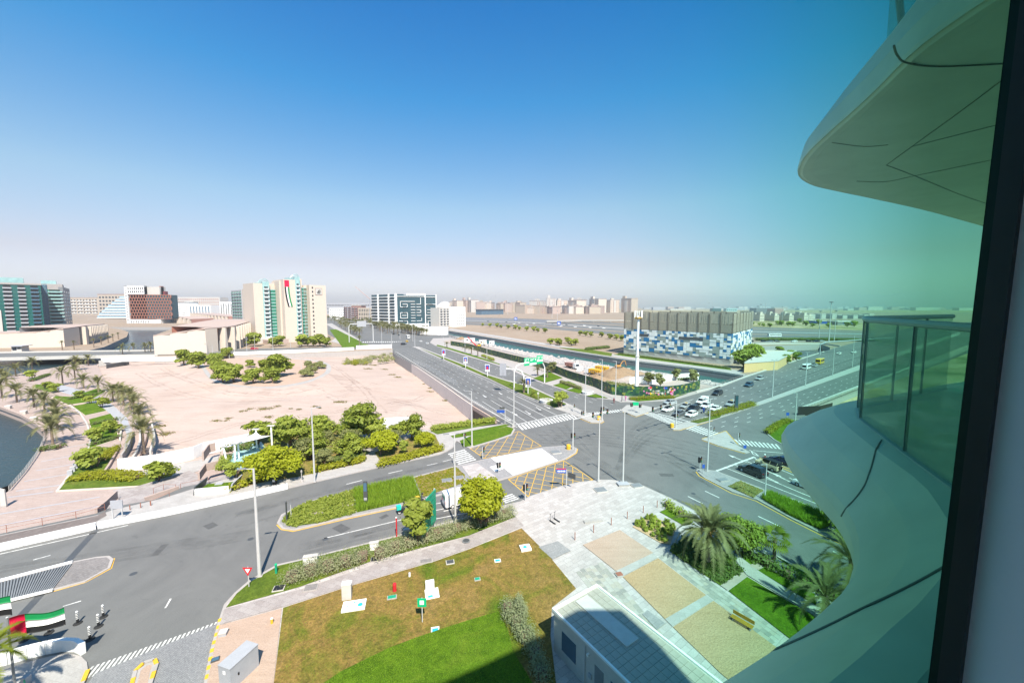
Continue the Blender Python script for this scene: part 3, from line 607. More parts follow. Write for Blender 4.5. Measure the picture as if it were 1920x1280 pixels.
for q in ((905,740,920,750),(935,735,950,745),(985,770,1003,782),(960,772,978,784),(1005,763,1022,774),(1020,760,1040,770),(945,782,960,790),(832,958,856,952),(838,943,860,937),(1400,866,1380,858),(1460,905,1430,890),(1450,880,1430,872),(1485,905,1462,893)): arrow(mb,*q)
S('lane_arrow',M['roadpaint'],mb)
# tyre-polished arcs in the junction
segs = []
for k in range(6):
 o = k * 13; segs.append([(985 + o * 1.15,812 - o * .25),(1060 + o * .9,850 + o * .1),(1180 + o * .6,905 + o * .12),(1290 + o * .5,960)])
for k in range(7): segs.append([(1350 - k * 3,845 + k * 6),(1260 - k * 6,822 + k * 6),(1150,806 + k * 5),(1010,800 + k * 5)])
for k in range(5): segs.append([(1230 + k * 12,780 + k * 4),(1190 + k * 6,800 + k * 6),(1170,840 + k * 8),(1160 - k * 8,890)])
sm = []
for s in segs:
 c = smooth_curve([P(x,y,.003) for x,y in s],26); sm.append(c)
mb = MB()
for c in sm:
 w = random.uniform(.5,1.1)
 for a,b in zip(c,c[1:]): line_quad(mb,a,b,w,.003)
def make_streak():
 m,n,l,b = new_mat('tyre_streak'); v = tex_coord(n,l); b.inputs['Base Color'].default_value = (.055,.055,.054,1); b.inputs['Roughness'].default_value = .7
 f = noise(n,l,v,.35,4,.6); t = n.new('ShaderNodeBsdfTransparent'); x = n.new('ShaderNodeMixShader'); l.new(ramp(n,l,f,[(.35,(0,0,0)),(.85,(.2,.2,.2))]),x.inputs[0])
 l.new(t.outputs[0],x.inputs[1]); l.new(b.outputs[0],x.inputs[2]); l.new(x.outputs[0],n['Material Output'].inputs[0]); M['streak'] = m
make_streak()
S('tyre_marks',M['streak'],mb)
mb = MB(); r = random.Random(8)
for a_,b_,n_ in (((440,975),(880,862),5),((560,1030),(960,935),5),((0,1075),(480,1000),4),((1300,940),(1560,1080),5),((1340,905),(1240,850),4),((1420,745),(1640,665),8),((1000,790),(800,680),6)):
 for k in range(n_):
  o = r.uniform(-14,14); c = resample([P(a_[0],a_[1] + o,.003),P(b_[0],b_[1] + o * .6,.003)],12)
  for a,b in zip(c,c[1:]): line_quad(mb,a,b,r.uniform(.5,1.0),.0035)
S('lane_wear',M['streak'],mb)
M['patch'] = flat('road_patch',(.085,.086,.086),.8,.2)
for x,y,w,d in ((640,990,2.2,1.4),(395,985,1.6,1.2),(1010,770,3,1.5),(1250,890,2.4,1.2),(720,968,1.2,.8),(1420,700,4,2),(300,1030,2.4,.8)):
 p = P(x,y); mb = MB(); mb.box(-w / 2,w / 2,-d / 2,d / 2,.001,.0045,0,.3 + x,(p.x,p.y)); S('road_patch',M['patch'],mb)
for x,y in ((560,962),(610,1010),(470,1010),(1230,870),(1300,925),(760,905),(250,1075),(1160,820)): mb = MB(); p = P(x,y); mb.lathe([(.36,.002),(.36,.006)],14,0,(p.x,p.y,0)); S('manhole_cover',M['darkgrey'],mb)
# brick forecourt with yellow-black kerb stones (bottom left)
bed('brick_forecourt',[(178,1262),(408,1168),(392,1240),(384,1292),(150,1300)],'bluebrick',.008,.006)
island('forecourt_island',[(248,1285),(256,1257),(274,1243),(290,1239),(294,1243),(290,1255),(278,1290)],'pinkgravel')
def kerb_blocks(pts,n,name='kerb_stone'):
 r = resample([P(x,y) for x,y in pts],n * 2 + 1)
 e = bpy.data.objects.new('painted_kerb',None); COL.objects.link(e); e['kind'] = 'structure'
 for i in range(n * 2):
  a,b = r[i],r[i + 1]; mb = MB(); d = (b - a); mb.box(0,d.length * .98,-.14,.14,0,.2,0,math.atan2(d.y,d.x),(a.x,a.y)); mb.build(name,M['yellow' if i % 2 == 0 else 'concrete'],e)
kerb_blocks([(413,1162),(408,1184),(398,1220),(386,1285)],8); kerb_blocks([(247,1287),(255,1256),(273,1242),(291,1238),(295,1244),(291,1256),(280,1290)],4)
for q in ([(77,865),(172,847)],[(67,882),(160,866)],[(45,902),(142,886)],[(30,920),(112,909)],[(15,932),(100,921)],[(0,963),(187,931)],[(0,985),(205,944)],[(84,846),(174,830)],[(88,828),(172,812)],[(90,810),(165,797)]): lines('paving_band',[q],.4,'lavgrey',PZ + .01)
# individual paving slabs of the walkways nearest the tower
def slabs(A,B,C,D,nu,nv,seed):
 A,B,C,D = (P(*q,KZ) for q in (A,B,C,D)); r = random.Random(seed); me = {}; L,W_ = ((B - A).length + (C - D).length) / 2 / nu,((D - A).length + (C - B).length) / 2 / nv
 for i in range(nu):
  for j in range(nv):
   u,v = (i + .5 * (j % 2) * .6) / nu,j / nv; c = A.lerp(B,u).lerp(D.lerp(C,u),v); t = r.choice(TONES)
   if t not in me: m_ = MB(); m_.box(.015,L - .015,.015,W_ - .015,0,.022); me[t] = m_.mesh('paving_slab',t)
   o = link('paving_slab',me[t],south); o.location = c + Vector((0,0,r.uniform(.006,.012))); o.rotation_euler = (0,0,heading(A,B))
TONES = [flat('slab_tone',c,.8,.1) for c in ((.3,.29,.26),(.36,.345,.31),(.4,.385,.35),(.26,.255,.235),(.38,.35,.3))]
slabs((1250,1268),(1088,1070),(1138,1052),(1318,1262),26,6,1); slabs((1454,1204),(1240,1042),(1262,1034),(1478,1186),30,4,2)
# ================================================================ buildings
class Bld:
 """A building whose front runs from ground pixel a to ground pixel b; local x along the front, y away from us, z up."""
 def __init__(s,name,label,cat,a,b,ytop,depth,z=0,group=None,base=None):
  A,B = P(a[0],a[1],z),P(b[0],b[1],z)
  s.W = (B - A).length; s.H = at_depth(a[0],ytop,A.y).z - z; s.D = depth
  s.o = thing(name,label,cat,A,heading(A,B),group); s.A,s.B = A,B; s.u = (B - A).normalized()
 def part(s,name,mb,mats,kind=None,parent=None): return mb.build(name,[M[m] for m in (mats if isinstance(mats,(list,tuple)) else [mats])],parent or s.o,kind=kind)
 def body(s,mats,x0=0,x1=None,y0=0,y1=None,z0=-1,z1=None,name='wall'):
  return s.part(name,MB().box(x0,s.W if x1 is None else x1,y0,s.D if y1 is None else y1,z0,s.H if z1 is None else z1),mats)
 def fx(s,px,y=None):                      # local x on the front line under image column px
  A,B = s.A,s.B; d = B - A; r = (px - 960) / FOC
  # solve X/Yc = r on the ground (Yc = depth along the camera's axis)
  f = lambda p: (p.y * CP - (p.z - CAM_H) * SP)
  t = (r * f(A) - A.x) / (d.x - r * (f(B) - f(A))); return t * d.length
 def fz(s,x,py):                           # local z at local x for image row py
  p = s.A + s.u * x; return at_depth(960,py,p.y).z - s.A.z
def windows(mb,x0,x1,z0,z1,nx,nz,fw=.55,fh=.5,y=-.04,t=.1,m=0,jitter=None):
 dx,dz = (x1 - x0) / nx,(z1 - z0) / nz
 for j in range(nz):
  for i in range(nx):
   if jitter and jitter(i,j): continue
   cx,cz = x0 + (i + .5) * dx,z0 + (j + .5) * dz
   mb.box(cx - dx * fw / 2,cx + dx * fw / 2,y,y + t,cz - dz * fh / 2,cz + dz * fh / 2,m)
def side_windows(mb,x,y0,y1,z0,z1,ny,nz,fw=.5,fh=.5,m=0,t=.06):
 dy,dz = (y1 - y0) / ny,(z1 - z0) / nz
 for j in range(nz):
  for i in range(ny):
   cy_,cz = y0 + (i + .5) * dy,z0 + (j + .5) * dz; mb.box(x - t,x + t,cy_ - dy * fw / 2,cy_ + dy * fw / 2,cz - dz * fh / 2,cz + dz * fh / 2,m)
# ---- hotel of tall slabs with a flag banner
h = Bld('hotel_tower','tall cream hotel of upright slabs with a long flag banner on its front','hotel',(537,642),(615,637),523,22)
def fslab(name,xa,xb,ytop,y0,y1,mat='cream',x_is_px=True,z0=-1):
 a,b = (h.fx(xa),h.fx(xb)) if x_is_px else (xa,xb)
 return h.part(name,MB().box(a,b,y0,y1,z0,h.fz(a,ytop)),mat),a,b
_,c0,c1 = fslab('slab_wall',537,558.5,523.5,0,22); _,d0,d1 = fslab('slab_wall',584.5,615,534,.5,22)
_,a0,a1 = fslab('slab_wall',489,506,529.5,10,34); _,s0,s1 = fslab('slab_wall',506,518,527,9,30,'glass_pale'); _,e0,e1 = fslab('slab_wall',518,523,529,14,30)
fslab('slab_wall',523,534,530,16,30); fslab('slab_wall',534,537,526,6,22); _,t0,t1 = fslab('slab_wall',558.5,567,519,-.2,22,'glass_pale'); fslab('slab_wall',567,571,522,2,22); fslab('slab_wall',571,579,522,9,24); fslab('slab_wall',579,584.5,534,6,22)
def facade_glass(px0,px1,yt,y,z0=3):        # recessed green curtain wall with floor bands
 a,b = h.fx(px0),h.fx(px1); H = h.fz(a,yt); g = h.part('curtain_wall',MB().box(a,b,y,y + .6,z0,H),'glass_green'); mb = MB(); n = 15
 for i in range(n + 1): h.part('floor_band',MB().box(a,b,y - .12,y,z0 + (H - z0) * i / n,z0 + (H - z0) * i / n + .7),'glass_pale',parent=g)
facade_glass(523,533.5,543,14); facade_glass(571,584.4,540,6)
for (a,b,yt,yf,zb) in ((s0,s1,537,9,5),(t0,t1,532,-.2,4)):
 H = h.fz(a,yt)
 for k in range(13):
  z = zb + (H - zb) * k / 12.5
  mb = MB().box(a + .6,b - .6,yf - .9,yf,z - .5,z + .45); bal = h.part('balcony',mb,'white')
  h.part('window',MB().box(a + 1,b - 1,yf - .06,yf + .1,z + .6,z + 2),'glass_dark',parent=bal)
for k in range(13): h.part('window',MB().box(d0 + 2.2,d0 + 3.4,.42,.6,4 + k * 3.55,5.6 + k * 3.55),'glass_dark')
# crests on the two glazed shafts
for (a,b,yt,yf) in ((s0,s1,527,10),(t0,t1,519,1)):
 H = h.fz(a,yt); mb = MB(); mb.tube([(a - 2.5,yf,H),(a - 1,yf,H + 1.5),((a + b) / 2,yf,H + 2.5),(b,yf,H + .5)],.3,6); mb.tube([(a - 3.5,yf,H - 1),(a - 2,yf,H + .3),((a + b) / 2,yf,H + 1),(b,yf,H - .6)],.25,6)
 h.part('roof_crest',mb,'glass_pale')
mb = MB().box(a0 - .1,h.fx(537),6,34,-1,4.5); h.part('podium',mb,'offwhite'); h.part('podium',MB().box(h.fx(498),h.fx(536),-6,6,-1,3.2),'pinkstone')
# logo board with dark script strokes
lx0,lx1,lz0,lz1 = h.fx(595.5),h.fx(607.5),h.fz(d0,552),h.fz(d0,540)
bd = h.part('logo_board',MB().box(lx0,lx1,.3,.5,lz0,lz1),'offwhite'); w_,hh = lx1 - lx0,lz1 - lz0
mb = MB()
for q in (((.28,.3),(.45,.62),(.47,.3)),((.5,.72),(.52,.42),(.42,.25)),((.62,.78),(.62,.25),(.74,.25)),((.74,.75),(.74,.45),(.8,.4)),((.3,.22),(.75,.22))):
 mb.tube([(lx0 + w_ * u,.25,lz0 + hh * v) for u,v in q],.22,5)
h.part('logo',mb,'black',parent=bd)
fr = MB()
for q in ((lx0 - .15,lx1 + .15,lz0 - .15,lz0),(lx0 - .15,lx1 + .15,lz1,lz1 + .15),(lx0 - .15,lx0,lz0,lz1),(lx1,lx1 + .15,lz0,lz1)): fr.box(q[0],q[1],.2,.5,q[2],q[3])
h.part('frame',fr,'brick',parent=bd)
# hanging banner in the flag's colours
ban = thing('flag_banner','long red black white and green flag banner hung down the cream hotel front','banner',h.o.location,h.o.rotation_euler[2])
bx0,bx1 = h.fx(538.5),h.fx(547); zt,zm,zb = h.fz(c0,525),h.fz(c0,537.5),h.fz(c0,575); w3 = (bx1 - bx0) / 3
MB().box(bx0,bx1,-.25,-.12,zm,zt).build('red_field',M['flagred'],ban)
for k,c in enumerate(('black','white','flaggreen')):
 mb = MB(); pts = [(bx0 + w3 * k + 2.2 * t * t,zm + (zb - zm) * t) for t in (0,.33,.66,1)]
 for p,q in zip(pts,pts[1:]): mb.frustum([(p[0],-.25,p[1]),(p[0] + w3,-.25,p[1]),(p[0] + w3,-.12,p[1]),(p[0],-.12,p[1])],[(q[0],-.25,q[1]),(q[0] + w3,-.25,q[1]),(q[0] + w3,-.12,q[1]),(q[0],-.12,q[1])])
 mb.build('stripe',M[c],ban)
# ---- office block beside it: green-windowed face, blank side, blue leaning glass
b = Bld('apartment_tower','pale tower with a green balcony front left of the cream hotel','tower',(437,612),(456,614),545,30); b.body('lavgrey')
mb = MB(); windows(mb,.3,b.W - .3,1,b.H - 1,4,12,.75,.6); b.part('window',mb,'glass_green','stuff'); mb = MB(); windows(mb,.3,b.W - .3,0,b.H - 2,4,12,.8,.22,-.9,.9); b.part('balcony',mb,'glass_pale','stuff')
xe = b.fx(469.5); b.part('side_wall',MB().box(b.W,xe,1,28,-1,b.H + 1),'cream')
b = Bld('office_building','leaning blue glass office block tucked against the cream hotel','office',(467,618),(488,622),536,20)
mb = MB(); H = b.H; mb.frustum([(2.5,0,0),(b.W,0,0),(b.W,18,0),(2.5,18,0)],[(-1.5,0,H),(b.W,0,H),(b.W,18,H),(-1.5,18,H)]); b.part('wall',mb,'glass_blue')
mb = MB()
for k in range(1,13): b.part('floor_band',MB().box(-1 + 3 * (1 - k / 13),b.W,-.1,0,H * k / 13,H * k / 13 + .5),'lavgrey')
b.part('roof',MB().box(-2,b.W + .5,-.6,18,H,H + .6),'darkgrey')
# ---- dark block with a white meander pattern
b = Bld('apartment_block','dark glass apartment block with a white meander line pattern','apartment block',(744,613),(819,612),553,20); b.body('glass_navy',z0=5)
b.part('podium',MB().box(-3,b.W + 3,-3,26,-1,5),'white'); Wd,Hh = b.W,b.H
for x in (0,.705,.98): b.part('pilaster',MB().box(Wd * x,Wd * x + 1.3,-1,0,4,Hh + 1.5),'white')
def mline(segs,w=.7):
 for (xa,za,xb,zb2) in segs:
  xa,xb,za,zb2 = Wd * xa,Wd * xb,Hh * za,Hh * zb2
  b.part('meander_trim',MB().box(min(xa,xb) - w / 2,max(xa,xb) + w / 2,-1,-.02,min(za,zb2) - w / 2,max(za,zb2) + w / 2),'white')
def rows(k): return .1 + k * .088
for xa,xb,ks in ((.36,.46,(0,1,2,3,4,5,6,7)),(.5,.6,(0,1,3,4,6,7)),(.16,.24,(0,1,4,6)),(.77,.9,(1,2,4,7))):
 for k in ks: mline([(xa,rows(k),xb,rows(k))])
mline([(.06,rows(1),.27,rows(1)),(.27,rows(1),.27,rows(0)),(.1,rows(2),.1,rows(4)),(.1,rows(2),.27,rows(2)),(.27,rows(2),.27,rows(4)),(.1,rows(4),.27,rows(4)),(.14,rows(3),.24,rows(3))])
mline([(.1,rows(6),.1,rows(8)),(.1,rows(8),.45,rows(8)),(.1,rows(6),.27,rows(6)),(.27,rows(6),.27,rows(7)),(.16,rows(7),.27,rows(7)),(.6,rows(7),.6,rows(9.3)),(.62,rows(2),.62,rows(1)),(.6,rows(5),.6,rows(4)),(.5,rows(5),.6,rows(5))])
mline([(.72,rows(3),.9,rows(3)),(.9,rows(3),.9,rows(5)),(.77,rows(5),.9,rows(5)),(.72,rows(7),.98,rows(7)),(.78,rows(0),.78,rows(1)),(.7,rows(9.6),.98,rows(9.6)),(0,rows(9.8),.7,rows(9.8))])
b.part('roof_frame',MB().box(Wd * .25,Wd * .72,0,20,Hh,Hh + 2.5),'white')
# its left flank with round-ended white balconies
A,B2 = P(697,610.4),P(743.6,613); fl = heading(A,B2); Lf = (B2 - A).length
fw = thing('balcony_wing','white balcony wing on the street side of the meander patterned block','apartment wing',A,fl)
MB().box(0,Lf,1,14,-1,Hh * 1.03).build('wall',M['glass_navy'],fw)
for k in range(10):
 for (x0_,x1_) in ((.02,.28),(.34,.68),(.76,.97)):
  mb = MB(); z = 3 + k * Hh / 10.3; mb.box(Lf * x0_,Lf * x1_,-1.2,1,z,z + 1.1); mb.build('balcony',M['white'],fw)
for x in (.27,.7,.95): MB().box(Lf * x,Lf * x + 2.2,-.6,1,0,Hh * 1.05).build('pilaster',M['white'],fw)
# white site cabins wall below
b = Bld('construction_screen','long white site screen below the meander patterned block','screen',(783,627),(838,628),612,4); b.body('white')
b = Bld('apartment_block','white block with arched balconies right of the dark meander block','apartment block',(824,614),(849,612.5),577,18); b.body('offwhite')
mb = MB(); windows(mb,1,b.W - .5,2,b.H - 1,4,7,.6,.6); b.part('window',mb,'glass_dark','stuff'); mb = MB(); windows(mb,1,b.W - .5,1,b.H - 2,4,7,.8,.18,-.8,.8); b.part('balcony',mb,'white','stuff')
b = Bld('apartment_block','plain white slab block with paired small windows by the canal end','apartment block',(849,613),(873,611.5),575,20); b.body('white')
mb = MB(); windows(mb,b.W * .25,b.W * .9,2,b.H - 2,4,6,.45,.4); b.part('window',mb,'darkgrey','stuff')
# ---- parking building clad in blue, white and grey panels under a timber lattice
F0,F1,F2 = P(1170,663),P(1369,684),P(1408,662); B0 = F0 + (F2 - F1)
pk = thing('parking_building','long building clad in blue white and grey squares under a bronze lattice','building',F0,heading(F0,F1)); Lx = (F1 - F0).length
loc = lambda p: Matrix.Rotation(-heading(F0,F1),3,'Z') @ (p - F0)
q2 = loc(F2); sd = (q2 - Vector((Lx,0,0))); Ly = sd.length; HB = at_depth(1170,616,F0.y).z; HT = at_depth(1170,584.5,F0.y).z; HP = at_depth(1170,652,F0.y).z
nrm = Vector((sd.x / Ly,sd.y / Ly))
fp = [(0,0),(Lx,0),(q2.x,q2.y),(q2.x - Lx,q2.y)]
mb = MB(); mb.prism(fp,-1,HB - .1); mb.build('wall',M['concrete'],pk)
mb = MB(); mb.prism([(p[0],p[1] - .45 if i < 2 else p[1]) for i,p in enumerate(fp)],-1,HP - .8); pl = mb.build('plinth',M['offwhite'],pk)
mb = MB()
for k in range(9): mb.add([(Lx * k / 9 + 1,-.47,HP - .9),(Lx * k / 9 + 4,-.47,HP - 2.6),(Lx * k / 9 + 8,-.47,HP - 2.6),(Lx * (k + 1) / 9 - 1,-.47,HP - .9)],[(0,1,2,3)])
mb.build('lower_panel',M['concrete'],pl)
def panel_wall(O,U,L,z0,z1,nx,nz,limit):
 N = Vector((U.y,-U.x)); grid = [[None] * nx for _ in range(nz)]; cells = []; r = random.Random(5)
 for j in range(nz):
  for i in range(nx):
   if grid[j][i]: continue
   w = 2 if i + 1 < nx and not grid[j][i + 1] and r.random() < .34 else 1; hh2 = 2 if j + 1 < nz and r.random() < .3 and not any(grid[j + 1][i + k] for k in range(w)) else 1
   if w == 2 and r.random() < .15 and i + 2 < nx and not grid[j][i + 2] and hh2 == 1: w = 3
   for a in range(w):
    for c in range(hh2): grid[j + c][i + a] = 1
   lf = grid[j][i - 1] if i else 0; dn = grid[j - 1][i] if j else 0
   c_ = r.choices(('signpanel','white','panelgrey'),(0 if 'signpanel' in (lf,dn) and r.random() < .8 else .36,.5 if lf != 'white' else .28,.28 if lf != 'panelgrey' else .1))[0]
   for a in range(w):
    for c in range(hh2): grid[j + c][i + a] = c_
   cells.append((i,j,w,hh2,c_))
 dx,dz = L / nx,(z1 - z0) / nz; rest = {}
 for n_,(i,j,w,hh2,c) in enumerate(cells):
  mb = MB() if n_ < limit else rest.setdefault(c,MB()); pr = r.uniform(.12,.3)
  p = O + U * (i * dx + .07); q = O + U * ((i + w) * dx - .07); za,zb2 = z0 + j * dz + .06,z0 + (j + hh2) * dz - .06
  mb.frustum([(p.x,p.y,za),(p.x + N.x * pr,p.y + N.y * pr,za),(q.x + N.x * pr,q.y + N.y * pr,za),(q.x,q.y,za)],[(p.x,p.y,zb2),(p.x + N.x * pr,p.y + N.y * pr,zb2),(q.x + N.x * pr,q.y + N.y * pr,zb2),(q.x,q.y,zb2)])
  if n_ < limit: mb.build('cladding_panel',M[c],pk)
 for c,mb in rest.items(): mb.build('cladding_panels',M[c],pk,kind='stuff')
M['signpanel'] = flat('signpanel',(.015,.16,.36),.4,.1); M['panelgrey'] = flat('panelgrey',(.3,.34,.32),.6,.1)
panel_wall(Vector((0,-.46)),Vector((1,0)),Lx,HP - .8,HB,36,11,230); panel_wall(Vector((Lx,-.1)),nrm,Ly,HP - .8,HB,20,11,60)
for x0_,x1_,zf in ((.15,.27,.74),(.57,.78,.72)): MB().box(Lx * x0_,Lx * x1_,-.85,-.4,HP + (HB - HP) * zf - 1,HP + (HB - HP) * zf + .6).build('dark_slot',M['darkgrey'],pk)
M['lattice'] = flat('lattice',(.36,.325,.26),.7,.2); M['latticedark'] = flat('latticedark',(.16,.14,.115),.7,.2)
def lattice(O,U,L,n,seed,nm):
 N = Vector((U.y,-U.x)); r = random.Random(seed)
 for k in range(n):
  mb = MB(); x0_,x1_ = L * k / n,L * (k + 1) / n
  def bar(xa,xb,za,zb2,t=.12,o=.2,m=0):
   p,q = O + U * xa,O + U * xb; a1 = N * o; b1 = N * (o + t)
   mb.frustum([(p.x + a1.x,p.y + a1.y,za),(p.x + b1.x,p.y + b1.y,za),(q.x + b1.x,q.y + b1.y,za),(q.x + a1.x,q.y + a1.y,za)],[(p.x + a1.x,p.y + a1.y,zb2),(p.x + b1.x,p.y + b1.y,zb2),(q.x + b1.x,q.y + b1.y,zb2),(q.x + a1.x,q.y + a1.y,zb2)],m)
  bar(x0_,x0_ + .7,HB,HT + r.uniform(-.6,.4),.5,.1,1)
  nz = 22; top = HT + r.uniform(-.8,.3)
  for j in range(nz):
   z = HB + .3 + (top - HB) * j / nz; th = .42 if j > 9 else .2
   bar(x0_ + .7,x1_,z,z + th)
  for j in range(12): x = x0_ + .7 + (x1_ - x0_ - .7) * (j + .5) / 12; bar(x,x + .3,HB + .3,HB + (top - HB) * (.45 if r.random() < .6 else .95),.1,.34)
  mb.build(nm,[M['lattice'],M['latticedark']],pk)
lattice(Vector((0,-.3)),Vector((1,0)),Lx,11,3,'lattice_screen'); lattice(Vector((Lx,0)),nrm,Ly,7,4,'lattice_screen'); lattice(Vector((q2.x,q2.y)),Vector((-1,0)),Lx,8,8,'lattice_screen'); lattice(Vector((q2.x - Lx,q2.y)),-nrm,Ly,4,9,'lattice_screen')
mb = MB(); mb.prism([(3,3),(Lx - 3,3),(q2.x - 3,q2.y - 3),(q2.x - Lx + 3,q2.y - 3)],HB - .1,HB + (HT - HB) * .45); mb.build('upper_storey',M['latticedark'],pk)
mb = MB()
for k in range(7): x = Lx * (k + .6) / 8; mb.box(x,x + 6,6,11,HB,HT - 1.2)
mb.build('roof_plant',M['lattice'],pk)
# ---- low tan building with a flat roof beside the bridge
q = [P(1395,698),P(1458,694 - 1),P(1492,672),P(1436,671)]
tb = thing('utility_building','low tan walled building with a pale flat roof beside the road bridge','building',q[0],0)
lq = [p - q[0] for p in q]; Ht = at_depth(1395,681,q[0].y).z; mb = MB(); mb.prism(lq,-1,Ht); mb.build('wall',M['tan'],tb); c = sum(lq,Vector()) / 4
mb = MB(); mb.prism([c + (p - c) * .97 for p in lq],Ht + .02,Ht + .06); mb.build('roof',M['offwhite'],tb)
mb = MB()
for p,q_ in zip(lq,lq[1:] + lq[:1]): d = (q_ - p); mb.box(0,d.length,-.2,.25,Ht,Ht + .5,0,math.atan2(d.y,d.x),(p.x,p.y))
mb.build('parapet',M['offwhite'],tb)
# ---- two teal towers and the terrace with upright fins on the far left
b = Bld('apartment_tower','broad teal glass tower with rows of recessed balconies at the far left','tower',(-70,640),(86,634),527,40)
b.body('glass_teal',z0=0); b.part('roof_screen',MB().box(-5,b.fx(55),4,20,b.H,b.H + 5),'glass_pale'); b.part('parapet',MB().box(-.5,b.W + .5,-.5,40,b.H - 1.5,b.H),'concrete')
mb,gb,rl = MB(),MB(),MB(); nfl = 14
for col,(xa,xb) in enumerate(((.3,.4),(.52,.63),(.7,.8),(.86,.97))):
 for k in range(nfl):
  z0_ = b.H * (k + .35) / (nfl + .6); x0_,x1_ = b.W * xa,b.W * xb
  w = b.part('balcony',MB().box(x0_,x1_,-1.0,.02,z0_ - .9,z0_ + .3),'lavgrey' if col < 3 else 'glass_blue'); b.part('window',MB().box(x0_ + .4,x1_ - .4,-.05,.1,z0_ + .35,z0_ + 2.3),'black',parent=w)
for k in range(nfl): b.part('floor_band',MB().box(0,b.W,-.06,0,b.H * (k + .35) / (nfl + .6) - .7,b.H * (k + .35) / (nfl + .6) - .45),'glass_green')
b.part('end_wall',MB().box(-3,b.fx(8),-1,0,0,b.H * .52),'offwhite')
b = Bld('apartment_tower','slim pale tower with a bright green balcony front beside the teal tower','tower',(97,630),(126,629),532,30); b.body('concrete',z0=0)
b.part('patterned_bay',MB().box(b.fx(85),0,-.5,12,0,b.H - 1),'glass_blue'); b.part('roof_screen',MB().box(-4,b.W * .6,3,16,b.H,b.H + 3.5),'glass_pale')
zz = MB(); xb0 = b.fx(85.5)
for k in range(26):
 z = b.H * k / 26; zz.tube([(xb0 + .2,-.6,z),(xb0 * .5,-.6,z + 1.3),(-.2,-.6,z + .1),(xb0 * .5,-.6,z - 1.0)],.12,4)
b.part('bay_pattern',zz,'glass_pale','stuff')
for k in range(13):
 z = 1 + (b.H - 8) * k / 12.5; w = b.part('balcony',MB().box(.3,b.W - .4,-1.2,0,z,z + 1.3),'glass_pale'); b.part('window',MB().box(1.2,b.W - 2,-.06,.1,z + 1.5,z + 2.9),'black',parent=w); b.part('glazing',MB().box(.2,b.W - .3,-.03,.05,z + 1.32,z + 3.1),'glass_green',parent=w)
A2,B3 = P(126,629),P(139,623); sw = Bld('tower_wing','narrow grey shaded wing behind the bright green balcony tower','tower wing',(126.4,629),(138,624),538,14); sw.body('midgrey'); mb = MB(); windows(mb,.5,sw.W - .5,1,sw.H - 3,3,13,.5,.5); sw.part('window',mb,'glass_dark','stuff')
def fin_terrace(name,label,base,ytops,depth,nfin,z=-1.5,blank=0,fin_mat='cream',gap='midgrey',taper=False,roof='pinkstone'):
 """A curved terrace: base pixels along its front, eaves pixel rows, upright fins between dark bays."""
 pts = resample([P(x,y,z) for x,y in base],nfin + 1); o = thing(name,label,'terrace',pts[0])
 L = resample([Vector((P(x,y,z).x,P(x,y,z).y,at_depth(x,yt,P(x,y,z).y).z)) for (x,y),yt in zip(base,ytops)],nfin + 1)
 rel = [p - pts[0] for p in pts]; top = [l.z - pts[0].z for l in L]
 nrm2 = []
 for i in range(nfin + 1):
  d = (rel[min(i + 1,nfin)] - rel[max(i - 1,0)]).normalized(); n = Vector((-d.y,d.x,0)); n = n if n.dot(pts[i]) > 0 else -n; nrm2.append(n)
 W_,R_ = MB(),MB()
 bk = [r + n * depth for r,n in zip(rel,nrm2)]
 for i in range(nfin):
  a,c,d,e = rel[i],rel[i + 1],bk[i + 1],bk[i]; f0,f1 = nrm2[i] * 4.2,nrm2[i + 1] * 4.2
  W_.quad(a + f0,c + f1,c + f1 + Vector((0,0,top[i + 1])),a + f0 + Vector((0,0,top[i])))
  R_.quad(a + Vector((0,0,top[i])),c + Vector((0,0,top[i + 1])),d + Vector((0,0,top[i + 1] + .4)),e + Vector((0,0,top[i] + .4))); W_.quad(e,d,d + Vector((0,0,top[i + 1] + .4)),e + Vector((0,0,top[i] + .4)))
  R_.quad(a + Vector((0,0,top[i] - .7)),c + Vector((0,0,top[i + 1] - .7)),c + Vector((0,0,top[i + 1])),a + Vector((0,0,top[i])))
 for i,k in ((0,0),(nfin,1)): W_.quad(rel[i],bk[i],bk[i] + Vector((0,0,top[i] + .4)),rel[i] + Vector((0,0,top[i])))
 W_.build('wall',M[gap],o); R_.build('roof',M[roof],o)
 for i in range(nfin):
  a,c = rel[i],rel[i + 1]; d = c - a; n = nrm2[i]; wd,F0_,F1_ = (.3,-2.4,3) if i >= blank else (1.0,0,.5)
  p,q = a + d * (.5 - wd / 2),a + d * (.5 + wd / 2); H_ = (top[i] + top[i + 1]) / 2 - .7; bt = Vector((0,0,-1)); tp = Vector((0,0,H_)); k = .35 if taper and i >= blank else 1
  m0 = (p + q) / 2
  MB().frustum([p + n * F1_ + bt,q + n * F1_ + bt,q + n * F0_ + bt,p + n * F0_ + bt],[m0 + (p - m0) * k + n * F1_ + tp,m0 + (q - m0) * k + n * F1_ + tp,m0 + (q - m0) * k + n * F0_ + tp,m0 + (p - m0) * k + n * F0_ + tp]).build('fin',M[fin_mat],o)
 return o
fin_terrace('terrace_building','low curved terrace with tall upright fins below the teal towers',[(-60,657),(0,656),(70,655),(120,654),(165,648),(199,634)],[626,624.5,622,616,610,607],30,22,blank=9)
fin_terrace('terrace_building','pale curved terrace with slanted fins running from the canal to the hotel',[(290,666),(340,665),(390,663),(440,656),(468,643),(482,630)],[628,622,615,611,603,598],34,22,-.5,4,'cream','rust',True)
fin_terrace('terrace_building','short cream finned terrace behind the trees at the canal bend',[(309,603.5),(335,605.5),(359,606)],[593.5,594,598],40,11,0,0,'cream','brick')
